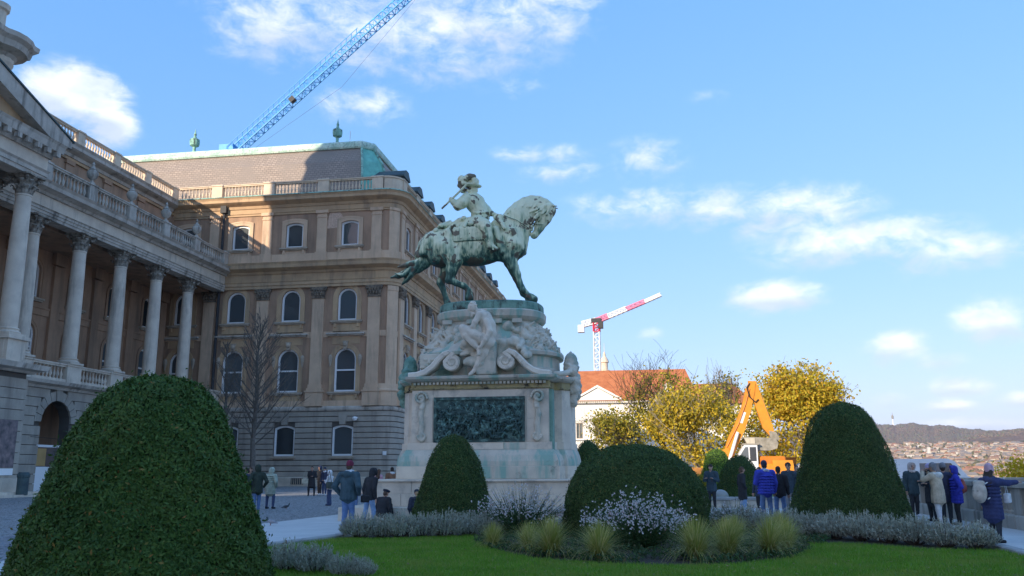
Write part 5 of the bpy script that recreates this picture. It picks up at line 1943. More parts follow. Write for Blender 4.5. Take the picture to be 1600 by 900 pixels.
# ================================================================== foliage helpers
def leaves(c, axis, nrm, ln, wd):
    """diamond leaves: centre, axis, approximate normal -> verts, quads"""
    n = len(c)
    axis = axis / (np.linalg.norm(axis, axis=1, keepdims=True) + 1e-9)
    s = np.cross(axis, nrm)
    s /= (np.linalg.norm(s, axis=1, keepdims=True) + 1e-9)
    ln = np.asarray(ln).reshape(-1, 1)
    wd = np.asarray(wd).reshape(-1, 1)
    up = np.cross(s, axis)
    V = np.empty((n, 4, 3))
    V[:, 0] = c - axis * ln * .5
    V[:, 1] = c + s * wd * .5 + up * wd * .12
    V[:, 2] = c + axis * ln * .5
    V[:, 3] = c - s * wd * .5 + up * wd * .12
    return V.reshape(-1, 3), np.arange(4 * n).reshape(-1, 4)


def unit(n):
    v = rng.normal(size=(n, 3))
    return v / np.linalg.norm(v, axis=1, keepdims=True)


M_hull = pm('foliage_inner', (.020, .036, .012), None, 2, .95)
M_yew = leafm('yew_leaf', (.022, .052, .012), (.070, .112, .026), (.20, .10, .03), trans=.32, f3=.006, patch=((.12, .15, .035), 1.3, .5))
M_yew2 = leafm('yew_leaf_fine', (.020, .044, .013), (.066, .100, .028), (.13, .10, .03), trans=.30, f3=.02, patch=((.12, .14, .04), 1.6, .5))
M_yew3 = leafm('yew_leaf_sun', (.05, .10, .012), (.12, .19, .028), None, trans=.25)  # paler copy of the yew leaf, with sunlight put into its colour


def topiary(name, label, x, y, prof, n, ls, mat, seed, lean=0.0, group=None):
    """clipped yew: prof [(r, z)] ; leaves over a bumpy surface"""
    t = thing(name, label, 'topiary', (x, y, 0.03), seed * 1.3, group)
    M = T(x, y, .03, seed * 1.3)
    pr_ = np.array(prof, float)
    zz = np.linspace(0, 1, 400)
    seg = np.hypot(np.diff(pr_[:, 0]), np.diff(pr_[:, 1]))
    cs = np.concatenate([[0], np.cumsum(seg)])
    rs, zs = np.interp(zz * cs[-1], cs, pr_[:, 0]), np.interp(zz * cs[-1], cs, pr_[:, 1])
    # smooth the profile
    ker = np.ones(31) / 31
    rs = np.convolve(np.pad(rs, 15, 'edge'), ker, 'valid')
    zs = np.convolve(np.pad(zs, 15, 'edge'), ker, 'valid')
    wgt = np.maximum(rs, .02)
    pk = rng.choice(400, n, p=wgt / wgt.sum())
    th = rng.uniform(0, 6.283, n)
    dr, dz = np.gradient(rs), np.gradient(zs)
    L = np.hypot(dr, dz) + 1e-9
    nr, nz = dz / L, -dr / L
    ph = rng.uniform(0, 6.28, 12)

    def bump(th, z):
        return .030 * np.sin(3 * th + 2.1 * z + ph[0]) + .022 * np.sin(5 * th - 3 * z + ph[1]) + .018 * np.sin(9 * th + 5 * z + ph[2]) + .016 * np.sin(14 * th - 9 * z + ph[3]) + .012 * np.sin(23 * th + 16 * z + ph[4])

    sc = prof[0][0] / 1.8
    off = bump(th, zs[pk] * 1.3) * sc * .8 + np.where(rng.random(n) < .03, np.abs(rng.normal(0, .055, n)), rng.normal(0, .016, n)) * (ls / .07)
    r_ = rs[pk] + nr[pk] * off
    c = np.stack([r_ * np.cos(th), r_ * np.sin(th), zs[pk] + nz[pk] * off], 1)
    nm = np.stack([nr[pk] * np.cos(th), nr[pk] * np.sin(th), nz[pk]], 1)
    tang = np.cross(nm, unit(n))
    ax = nm * rng.uniform(.0, .6, (n, 1)) + tang * .9 + np.array([0, 0, .25])
    V, F = leaves(c, ax, nm + .5 * unit(n), rng.uniform(.6, 1.4, n) * ls, rng.uniform(.32, .55, n) * ls)
    ob('foliage', np_mesh('foliage', V, F), mat, t, M)
    hull = MB().lathe([(max(r - .05 * sc - .01, .01), z - .03) for r, z in zip(rs[::14], zs[::14])], 24)
    ob('inner_branches', hull, M_hull, t, M, smooth=True)
    ob('stem', MB().tube([(0, 0, -.05), (0, 0, prof[-1][1] * .8)], [.16, .05], 8), M_bark0, t, M)
    return t


TONE = 1.0
M_bark0 = pm('bark_dark', (.075, .058, .042), (.045, .035, .026), 6, .95, .5, 20)


def cone_prof(r, h, top, flare=1.0):
    return [(r, 0), (r * .96, h * .10), (r * .85, h * .30), (r * .725, h * .52), (r * .60, h * .72), (r * top * .88, h * .86), (r * top * .58, h * .95), (r * top * .25, h * .99), (.01, h)]


topiary('topiary', 'huge rounded cone of clipped dark green yew filling the lower left corner', -6.85, 11.1, cone_prof(1.72, 2.90, .54), 100000, .066, M_yew, 1)
topiary('topiary', 'slender bullet-shaped clipped yew in front of the pedestal', -5.72, 24.8, cone_prof(1.22, 2.62, .48), 26000, .060, M_yew2, 2)
topiary('topiary', 'broad low dome of clipped yew behind the white flowering plants', -.45, 22.4, [(1.72, 0), (1.80, .3), (1.80, .75), (1.68, 1.2), (1.42, 1.65), (1.0, 2.0), (.5, 2.17), (.01, 2.22)], 46000, .060, M_yew2, 3)
topiary('topiary', 'tall thick bullet-shaped clipped yew beside the stone parapet', 5.68, 27.0, cone_prof(1.74, 3.55, .56), 46000, .060, M_yew2, 4)
topiary('topiary', 'small dark clipped yew cone behind the woman in the black coat', 4.15, 43.0, cone_prof(1.32, 2.25, .50), 12000, .07, M_yew2, 5)
topiary('topiary', 'sunlit pale green clipped yew cone in front of the excavator', 4.45, 61.5, cone_prof(1.4, 2.95, .58), 7000, .11, M_yew3, 6)
topiary('topiary', 'clipped yew mostly hidden behind the right edge of the pedestal', -2.75, 38.4, cone_prof(.95, 2.9, .6), 9000, .07, M_yew2, 7)

TONE = 1.3
# ---------------------------------------------------------------- lavender
M_lav = leafm('lavender_leaf', (.27, .28, .22), (.41, .41, .33), (.21, .15, .10), trans=.2, f3=.05)
M_lavtwig = pm('lavender_twig', (.13, .09, .065), (.08, .058, .045), 8, .95)


def lavender_mesh(seed, r=.52, h=.56):
    r_ = np.random.default_rng(seed)
    C, A, Ln = [], [], []
    n = 260
    a = r_.uniform(0, 6.283, n)
    d = np.sqrt(r_.uniform(0, 1, n))
    tx, ty = d * np.cos(a) * r, d * np.sin(a) * r
    th = h * (1 - .55 * d ** 2.2) * r_.uniform(.75, 1.12, n)
    for i in range(n):
        bx_, by_ = tx[i] * .55, ty[i] * .55
        m = 11
        for j in range(m):
            f = .35 + .65 * j / (m - 1)
            p = np.array([bx_ + (tx[i] - bx_) * f, by_ + (ty[i] - by_) * f, th[i] * f])
            C.append(p)
            v = np.array([(tx[i] - bx_) * .5, (ty[i] - by_) * .5, th[i] * .8])
            A.append(v / np.linalg.norm(v) + .75 * r_.normal(size=3) * (1 - .35 * f))
            Ln.append(.075 * r_.uniform(.7, 1.25))
    C, A, Ln = np.array(C), np.array(A), np.array(Ln)
    V, F = leaves(C, A, r_.normal(size=C.shape), Ln, Ln * .26)
    me = np_mesh('foliage', V, F)
    setmats(me, M_lav)
    tw = MB()
    for i in range(46):
        k = r_.integers(0, n)
        tw.tube([(tx[k] * .2, ty[k] * .2, 0), (tx[k] * .7, ty[k] * .7, th[k] * .5), (tx[k] * .95, ty[k] * .95, th[k] * .8)], [.010, .006, .003], 3, False)
    t_ = tw.mesh('twigs')
    setmats(t_, M_lavtwig)
    return me, t_


LAV = [lavender_mesh(i) for i in range(4)]


def lavender(x, y, s, label, group, i):
    t = thing('lavender_bush', label, 'lavender', (x, y, .05), i * 1.7, group, s)
    M = T(x, y, .05, i * 1.7, s)
    ob('foliage', LAV[i % 4][0], None, t, M)
    ob('twigs', LAV[i % 4][1], None, t, M, kind='stuff')


for i in range(7):
    f = i / 6
    ORD = ['first', 'second', 'third', 'fourth', 'fifth', 'sixth', 'seventh', 'eighth', 'ninth', 'tenth', 'eleventh', 'twelfth']
    lavender(-7.0 + 2.9 * f, 20.45 + 1.4 * f * f + .1 * (i % 2), [1.05, .95, 1.1, 1.0, 1.12, 1.0, 1.05][i], ['brownish grey lavender bush at the kerb end below the man in the beanie'][0] if i == 0 else '%s grey lavender bush from the left in the row before the seated people' % ORD[i], 'lavender row before the pedestal', i)
for i in range(12):
    f = i / 11
    lavender(1.55 + 4.85 * f, 25.1 - 6.0 * f ** .85 + .1 * (i % 2), [1.0, 1.1, 1.15, 1.05, 1.1, 1.0, 1.1, 1.15, 1.05, 1.1, 1.0, 1.0][i], 'pale straggly lavender bush at the right tip of the hedge' if i == 11 else '%s grey lavender bush from the left in the hedge before the tall yew' % ORD[i], 'lavender hedge on the right', i + 1)
for i, (x, y, s) in enumerate(((-5.9, 13.75, .85), (-5.35, 13.55, .8), (-4.75, 13.2, .6), (-4.45, 13.15, .5))):
    lavender(x, y, s, ['silvery lavender bush against the huge yew in the lower left', 'silvery lavender bush cut by the lower picture edge beside the yew', 'small lavender sprig at the lower picture edge, left of another', 'rightmost small lavender sprig at the lower picture edge on the lawn'][i], 'lavender at the lower edge', i + 2)

# ---------------------------------------------------------------- white flowering gaura
M_gleaf = leafm('gaura_leaf', (.030, .075, .022), (.075, .125, .040), (.16, .07, .04), trans=.25, f3=.05)
M_petal = leafm('gaura_petal', (.62, .58, .58), (.80, .78, .78), (.60, .36, .38), trans=.3, f3=.12)


def gaura(x, y, r, h, n, label, seed, nf):
    r_ = np.random.default_rng(seed)
    t = thing('flowering_bush', label, 'flowers', (x, y, .05))
    M = T(x, y, .05)
    a = r_.uniform(0, 6.283, n)
    d = np.sqrt(r_.uniform(0, 1, n))
    tip = np.stack([d * np.cos(a) * r, d * np.sin(a) * r, h * (1.02 - .42 * d ** 2) * r_.uniform(.7, 1.1, n)], 1)
    root = tip * np.array([.25, .25, 0])
    stems = MB()
    C, A = [], []
    for i in range(n):
        mid = (root[i] + tip[i]) / 2 + np.array([0, 0, .06])
        stems.tube([root[i], mid, tip[i]], [.005, .004, .002], 3, False)
        for j in range(9):
            f = r_.uniform(.1, .72)
            p = root[i] * (1 - f) + tip[i] * f
            C.append(p + r_.normal(0, .03, 3))
            A.append(np.array([tip[i][0], tip[i][1], .4]) + .8 * r_.normal(size=3))
    st_ = ob('stems', stems, M_gleaf, t, M, kind='stuff')
    C, A = np.array(C), np.array(A)
    V, F = leaves(C, A, r_.normal(size=C.shape), r_.uniform(.05, .10, len(C)), r_.uniform(.016, .03, len(C)))
    ob('foliage', np_mesh('foliage', V, F), M_gleaf, t, M)
    k = r_.integers(0, n, nf)
    f = r_.uniform(.62, 1.0, nf)[:, None]
    pc = root[k] * (1 - f) + tip[k] * f + r_.normal(0, .03, (nf, 3))
    C = np.repeat(pc, 4, 0)
    A = r_.normal(size=C.shape)
    C = C + A / np.linalg.norm(A, axis=1, keepdims=True) * .012
    V, F = leaves(C, A, r_.normal(size=C.shape), np.full(len(C), .036), np.full(len(C), .028))
    ob('blossoms', np_mesh('blossoms', V, F), M_petal, t, M, kind='stuff')
    return t


gaura(-3.3, 21.9, 1.35, 1.2, 330, 'airy bush of small white flowers between the slender yew and the dome', 5, 1100)
gaura(-.35, 18.6, 1.25, 1.15, 340, 'bushy white flowering plant in front of the dome-shaped yew', 6, 1250)
gaura(2.2, 24.3, .95, .75, 170, 'low white flowering plant beside the lavender hedge at the standing people', 7, 420)
gaura(-1.9, 22.2, .6, .8, 80, 'smaller white flowering plant tucked against the left side of the dome', 8, 200)

# low ground cover between the plants
n_ = 26000
cx_, cy_ = rng.uniform(-4.2, 4.4, n_), rng.uniform(15.2, 24, n_)
k_ = in_poly(cx_, cy_, SOIL)
cx_, cy_ = cx_[k_], cy_[k_]
cl = np.sin(cx_ * 3.1 + 1) * np.sin(cy_ * 2.7) > -.15
cx_, cy_ = cx_[cl], cy_[cl]
c = np.stack([cx_, cy_, .06 + rng.uniform(0, .13, len(cx_))], 1)
V, F = leaves(c, unit(len(c)) + np.array([0, 0, .6]), unit(len(c)), rng.uniform(.05, .11, len(c)), rng.uniform(.02, .04, len(c)))
ob('ground_cover', np_mesh('ground_cover', V, F), leafm('ground_leaf', (.025, .06, .018), (.06, .10, .035), (.16, .12, .05), f3=.08), kind='stuff')
c = np.stack([rng.uniform(-4, 4, 500), rng.uniform(15.3, 21, 500), np.full(500, .062)], 1)
c = np.concatenate([c[in_poly(c[:, 0], c[:, 1], SOIL)], FALLEN])
V, F = leaves(c, unit(len(c)) * np.array([1, 1, .1]), np.tile([0, 0, 1.0], (len(c), 1)), rng.uniform(.04, .08, len(c)), rng.uniform(.03, .05, len(c)))
ob('fallen_leaves', np_mesh('fallen_leaves', V, F), leafm('dead_leaf', (.16, .09, .04), (.30, .20, .08)), kind='stuff')

# ---------------------------------------------------------------- feather grass tufts
M_stipa = leafm('feather_grass', (.20, .24, .04), (.50, .43, .13), (.62, .52, .24), trans=.35, f3=.25)


def tuft_mesh(seed, n=950, r=.5, h=.52):
    r_ = np.random.default_rng(seed)
    a = r_.uniform(0, 6.283, n)
    sp = np.abs(r_.normal(0, .84, n)).clip(0, 1.5)
    L = h * r_.uniform(.75, 1.25, n)
    b = np.stack([np.cos(a) * .07 * r_.uniform(0, 1, n), np.sin(a) * .07 * r_.uniform(0, 1, n), np.zeros(n)], 1)
    V, F = [], []
    S = 5
    s = np.stack([-np.sin(a), np.cos(a), np.zeros(n)], 1)
    pts = []
    for k in range(S):
        f = k / (S - 1)
        ang = sp * (.35 + .85 * f)
        rad = L * f * np.sin(ang)
        z = L * f * np.cos(ang * .92)
        pts.append(b + np.stack([np.cos(a) * rad, np.sin(a) * rad, z], 1))
    Vv = np.empty((n, S, 2, 3))
    for k in range(S):
        w = .0052 * (1 - .8 * k / (S - 1))
        Vv[:, k, 0] = pts[k] - s * w
        Vv[:, k, 1] = pts[k] + s * w
    idx = np.arange(n * S * 2).reshape(n, S, 2)
    F = np.concatenate([np.stack([idx[:, k, 0], idx[:, k, 1], idx[:, k + 1, 1], idx[:, k + 1, 0]], 1) for k in range(S - 1)])
    me = np_mesh('grass_tuft', Vv.reshape(-1, 3), F)
    setmats(me, M_stipa)
    return me


TF = [tuft_mesh(i) for i in range(3)]
for i, (x, y, s, lb) in enumerate(((-3.35, 18.3, .85, 'small feather grass tuft at the left end of the bed, half in shade'), (-2.5, 17.6, .95, 'feather grass tuft left of the taller straw-tipped one'), (-1.95, 16.7, 1.2, 'tall straw-tipped feather grass tuft left of the flowers'),
                                   (-1.0, 16.1, 1.15, 'round green feather grass tuft in front of the white flowers'), (.72, 16.3, 1.25, 'large feather grass tuft right of the white flowers'), (1.32, 16.9, 1.2, 'feather grass tuft in the middle of the right-hand trio'),
                                   (2.15, 17.4, 1.15, 'straw-coloured feather grass tuft at the right end of the trio'), (2.6, 18.4, 1.05, 'pale feather grass tuft behind the right end of the trio'), (2.75, 20.3, 1.1, 'feather grass tuft nearest the lavender hedge'), (1.75, 20.0, 1.0, 'low feather grass tuft behind the right-hand trio'))):
    ob('feather_grass', TF[i % 3], None, None, T(x, y, .06, i * 2.1, s), label=lb, cat='grass', group='feather grass tufts in the bed')


# ================================================================== trees
def tree_skeleton(seed, trunk, levels, spread, up=.35, nsub=(4, 5, 4, 3), ratio=.62, curl=.25):
    """returns branch polylines with radii and the list of twig ends"""
    r_ = random.Random(seed)
    out, tips = [], []

    def grow(p, d, L, rad, lev):
        n = 4 if lev < 2 else 3
        pts, rs = [p.copy()], [rad]
        q_ = p.copy()
        dd = d.copy()
        for i in range(n):
            dd = (dd + Vector((r_.uniform(-1, 1), r_.uniform(-1, 1), r_.uniform(-.6, 1) * .8)) * curl + Vector((0, 0, up * .12))).normalized()
            q_ = q_ + dd * (L / n)
            pts.append(q_.copy())
            rs.append(rad * (1 - .62 * (i + 1) / n))
        out.append((pts, rs, lev))
        if lev >= levels:
            tips.append(q_.copy())
            return
        m = nsub[min(lev, len(nsub) - 1)]
        for k in range(m):
            f = r_.uniform(.3, 1.0) if lev > 0 else r_.uniform(.55, 1.0)
            i = min(int(f * n), n - 1)
            bp = pts[i].lerp(pts[i + 1], f * n - i)
            a = r_.uniform(0, 6.283)
            side = Vector((math.cos(a), math.sin(a), r_.uniform(-.1, .6)))
            nd = (dd * (1 - spread) + side * spread + Vector((0, 0, up))).normalized()
            grow(bp, nd, L * ratio * r_.uniform(.8, 1.2), rs[i] * .55, lev + 1)
        tips.append(q_.copy())

    p, d, L, rad = trunk
    grow(Vector(p), Vector(d).normalized(), L, rad, 0)
    return out, tips


def limb_mesh(br, minr=.008):
    mb = MB()
    for pts, rs, lev in br:
        mb.tube(pts, [max(r, minr) for r in rs], 7 if lev == 0 else 5 if lev == 1 else 3, False)
    return mb


TONE = 1.1
M_bark = pm('bark_grey', (.17, .15, .13), (.10, .088, .075), 5, .95, .5, 18)
M_barkpale = pm('bark_pale', (.34, .30, .24), (.22, .19, .15), 4, .95, .4, 14)

# bare tree: straight leader with fine ascending side branches
def bare_tree(name, label, x, y, H, seed, n_side, low, spread_w):
    r_ = random.Random(seed)
    t = thing(name, label, 'tree', (x, y, 0))
    M = T(x, y, 0)
    tr = MB()
    lead = [Vector((0, 0, -.1))]
    for i in range(10):
        lead.append(lead[-1] + Vector((r_.uniform(-.10, .10), r_.uniform(-.1, .1), H / 10)))
    tr.tube(lead, [.30 * (1 - i / 11.5) ** 1.2 + .012 for i in range(11)], 8)
    ob('trunk', tr, M_bark, t, M)
    cr = MB()
    for k in range(n_side):
        f = low + (1 - low) * (k / n_side) ** .9 * .97
        i = min(int(f * 10), 9)
        p = lead[i].lerp(lead[i + 1], f * 10 - i)
        a = k * 2.4 + r_.uniform(-.4, .4)
        L = spread_w * (1 - .75 * (f - low) / (1 - low)) * r_.uniform(.7, 1.1)
        d = Vector((math.cos(a), math.sin(a), .62 + .7 * f)).normalized()
        pts = [p]
        for j in range(5):
            d = (d + Vector((r_.uniform(-.12, .12), r_.uniform(-.12, .12), .05))).normalized()
            pts.append(pts[-1] + d * L / 5)
        rb = .085 * (1 - f * .7)
        cr.tube(pts, [rb * (1 - j / 5.6) + .008 for j in range(6)], 5, False)
        for j in range(11):
            g_ = r_.uniform(.2, 1)
            i2 = min(int(g_ * 5), 4)
            b = pts[i2].lerp(pts[i2 + 1], g_ * 5 - i2)
            e = (d + Vector((r_.uniform(-.8, .8), r_.uniform(-.8, .8), r_.uniform(-.2, .6)))).normalized()
            l2 = L * r_.uniform(.15, .4)
            m1 = b + e * l2 * .5 + Vector((0, 0, .04))
            m2 = b + e * l2 + Vector((0, 0, .12))
            cr.tube([b, m1, m2], [.022, .015, .008], 3, False)
            for s_ in range(3):
                e2 = (e + Vector((r_.uniform(-.9, .9), r_.uniform(-.9, .9), r_.uniform(-.3, .6)))).normalized()
                b2 = b.lerp(m2, r_.uniform(.3, 1))
                cr.tube([b2, b2 + e2 * l2 * .45], [.011, .006], 3, False)
    ob('crown', cr, M_bark, t, M)
    return t


bare_tree('bare_tree', 'leafless tree with upright leader and fine ascending twigs before the palace windows', -35.1, 73.0, 15.0, 4, 58, .26, 5.6)
bare_tree('bare_tree', 'thin leafless tree rising just above the huge yew at its right shoulder', -38.6, 74.0, 13.6, 8, 30, .35, 3.2)
bare_tree('bare_tree', 'small leafless sapling in front of the arcade above the yew', -42.5, 62.5, 8.2, 12, 16, .45, 1.6)


def leafy_tree(name, label, x, y, H, seed, trunk_r, leafmat, nleaf, crown, ls, barkm, levels=4, spread=.62, up=.25, tilt=(0, 0, 1), dense=.5, z0=0.0, minz=1.2):
    t = thing(name, label, 'tree', (x, y, z0))
    M = T(x, y, z0)
    br, tips = tree_skeleton(seed, ((0, 0, -.3), tilt, H * .42, trunk_r), levels, spread, up, nsub=(6, 5, 4, 3), ratio=.68, curl=.32)
    ob('trunk', limb_mesh(br[:1]), barkm, t, M)
    ob('limbs', limb_mesh(br[1:], .012), barkm, t, M)
    r_ = np.random.default_rng(seed)
    tp = np.array([list(p) for p in tips])
    cen, rad = np.array(crown[0]), np.array(crown[1])
    ok = (((tp - cen) / rad) ** 2).sum(1) < 1.25
    tp = tp[ok] if ok.sum() > 20 else tp
    # extra leaf clumps through the crown's shell
    m = int(nleaf / 26)
    u = r_.normal(size=(m, 3))
    u /= np.linalg.norm(u, axis=1, keepdims=True)
    rr_ = r_.uniform(.35, 1, m) ** .6
    extra = cen + u * rad * rr_[:, None] * (1 + .16 * np.sin(u[:, :1] * 5 + seed) * np.sin(u[:, 2:] * 6))
    k = r_.random(m) < .85
    cl = np.concatenate([tp[r_.integers(0, len(tp), int(m * (1 - dense)))], extra[k][:int(m * dense) + 1]])
    cl = cl[cl[:, 2] > minz]
    n = nleaf
    ci = r_.integers(0, len(cl), n)
    c = cl[ci] + r_.normal(0, 1, (n, 3)) * np.array([.34, .34, .24]) * ls / .2
    nm = unit(n) * .8 + np.array([0, 0, .7])
    ax = unit(n) + np.array([0, 0, -.4])
    V, F = leaves(c, ax, nm, r_.uniform(.7, 1.3, n) * ls, r_.uniform(.5, .8, n) * ls)
    ob('crown', np_mesh('crown', V, F), leafmat, t, M)
    return t


M_yellow1 = leafm('leaf_yellow', (.48, .37, .035), (.80, .56, .05), (.32, .30, .05), trans=.4, f3=.35)
M_olive = leafm('leaf_olive', (.17, .18, .025), (.38, .33, .045), (.62, .46, .05), trans=.35, f3=.25)
M_yellow2 = leafm('leaf_gold', (.40, .35, .035), (.74, .54, .05), (.58, .34, .035), trans=.4, f3=.25)
leafy_tree('autumn_tree', 'spreading yellow autumn tree with pale bare limbs in front of the white palace', 4.3, 76, 10, 31, .34, M_yellow1, 15000, ((.2, 0, 4.7), (4.7, 3.6, 3.9)), .27, M_barkpale, spread=.7, minz=.6)
leafy_tree('autumn_tree', 'olive green autumn tree left of the yellow one before the white palace', -1.8, 80, 9, 47, .30, M_olive, 6500, ((0, 0, 4.0), (4.2, 3.4, 3.6)), .26, M_bark, spread=.72, minz=.6)
leafy_tree('autumn_tree', 'tall golden autumn tree behind the excavator arm and the thick yew', 12.6, 78, 12, 52, .34, M_yellow2, 20000, ((0, 0, 5.6), (4.3, 4.0, 5.0)), .28, M_bark, spread=.6, minz=.5)
leafy_tree('autumn_tree', 'dark twisted almost leafless tree top above the yellow tree', 1.5, 83, 16.2, 63, .42, M_olive, 1500, ((0, 0, 8), (3.6, 3, 3)), .28, M_bark0, levels=4, spread=.68, up=.32, dense=.35, minz=3)
leafy_tree('autumn_tree', 'thin greyish half bare tree between the yellow tree and the right roof', 7.6, 86, 13.0, 71, .26, M_olive, 900, ((0, 0, 7), (3.2, 3, 4)), .28, M_bark, levels=4, spread=.5, up=.6, dense=.3, minz=2)
leafy_tree('autumn_tree', 'bright yellow tree top rising beyond the parapet at right picture edge', 23.8, 60, 16, 77, .3, leafm('leaf_bright', (.55, .40, .02), (.75, .55, .04), None, trans=.4), 5200, ((0, 0, 11.6), (1.9, 1.9, 2.3)), .22, M_bark, z0=-11.5, dense=.9, minz=8)
# shrubs and boulders on the far bed
for i, (x, y, r_, h_) in enumerate(((2.3, 44.5, .9, 1.1), (1.0, 47, 1.1, 1.2))):
    n = 2500
    u = unit(n)
    c = np.stack([u[:, 0] * r_, u[:, 1] * r_, np.abs(u[:, 2]) * h_], 1) * rng.uniform(.75, 1, (n, 1))
    V, F = leaves(c, u + .6 * unit(n), unit(n), rng.uniform(.1, .2, n), rng.uniform(.03, .06, n))
    ob('shrub', np_mesh('shrub', V, F), M_olive, None, T(x, y, .3), label=['loose olive shrub beside the man looking at his phone', 'loose olive shrub behind the dome-shaped yew'][i], cat='shrub')
for i, (x, y, s) in enumerate(((2.0, 41.2, .42), (3.05, 41.0, .5))):
    ob('boulder', sdf_mesh('boulder', [('e', (0, 0, .25 * s), (s, s * .7, s * .62), (0, 0, .3), 0, .1), ('e', (s * .4, .1, .2 * s), (s * .6, s * .5, s * .5), None, 0, .1)], .05, .1), M_kerb, None, T(x, y, .3, i), label=['grey boulder on the far bed left of the phone man', 'grey boulder at the foot of the small dark yew'][i], cat='boulder')
# ================================================================== people
TONE = 1.0
CLO = {}


def cloth(c, rough=.85):
    c = tuple(min(.8, .018 + x * 1.5) for x in c)
    k = tuple(round(x, 3) for x in c)
    if k not in CLO:
        CLO[k] = pm('cloth_%d' % len(CLO), c, tuple(x * .7 for x in c), 9, rough, .35, 40, local=True, bdist=.012)
    return CLO[k]


M_skin = pm('skin', (.52, .31, .22), (.44, .25, .18), 6, .6, local=True)
M_eye = pm('eye_dark', (.02, .015, .012), None, 4, .3, local=True)
NAVY, BLACK, TEAL, GREEN, SAGE = (.022, .030, .062), (.014, .014, .017), (.030, .062, .078), (.018, .030, .020), (.25, .29, .235)
JEANS, JEANSL, DKJ, WHITE, BEIGE = (.085, .15, .29), (.17, .26, .40), (.035, .055, .12), (.62, .60, .58), (.42, .35, .25)
BLUE, PINK, BURG, BROWN, HAIR, HAIRB = (.030, .045, .36), (.42, .25, .30), (.13, .012, .035), (.17, .085, .045), (.030, .020, .014), (.07, .038, .022)
GREY, TAN = (.16, .16, .17), (.36, .25, .14)


def hand_mesh():
    mb = MB()
    mb.bbox(-.038, .038, -.014, .014, 0, .085, .008)
    for i, L in enumerate((.062, .072, .068, .052)):
        x = -.029 + i * .0195
        mb.tube([(x, 0, .08), (x, -.006, .08 + L * .5), (x, -.022, .08 + L * .95)], [.010, .009, .007], 5)
    mb.tube([(-.036, -.004, .02), (-.058, -.014, .05), (-.058, -.026, .085)], [.012, .011, .008], 5)
    me = mb.mesh('hand', True)
    setmats(me, M_skin)
    return me


HAND = hand_mesh()
POSES = {
    # right then left arm: elbow, wrist offsets from the shoulder (x out, y forward, z) in metres for a 1.75 m figure
    'hang': ((.06, -.03, -.29), (.07, .05, -.54)),
    'pocket': ((.13, -.10, -.27), (.05, .06, -.46)),
    'phone': ((.07, .02, -.28), (-.06, .26, -.20)),
    'chest': ((.09, .04, -.27), (-.10, .22, -.24)),
    'raise': ((.10, .20, -.10), (-.08, .30, .12)),
    'out': ((.29, .04, -.03), (.57, .07, .02)),
    'point': ((.10, .18, -.20), (-.02, .42, -.16)),
    'reach': ((.03, .29, -.03), (.02, .57, -.01)),
    'rest': ((.08, .06, -.27), (-.02, .24, -.40)),
}


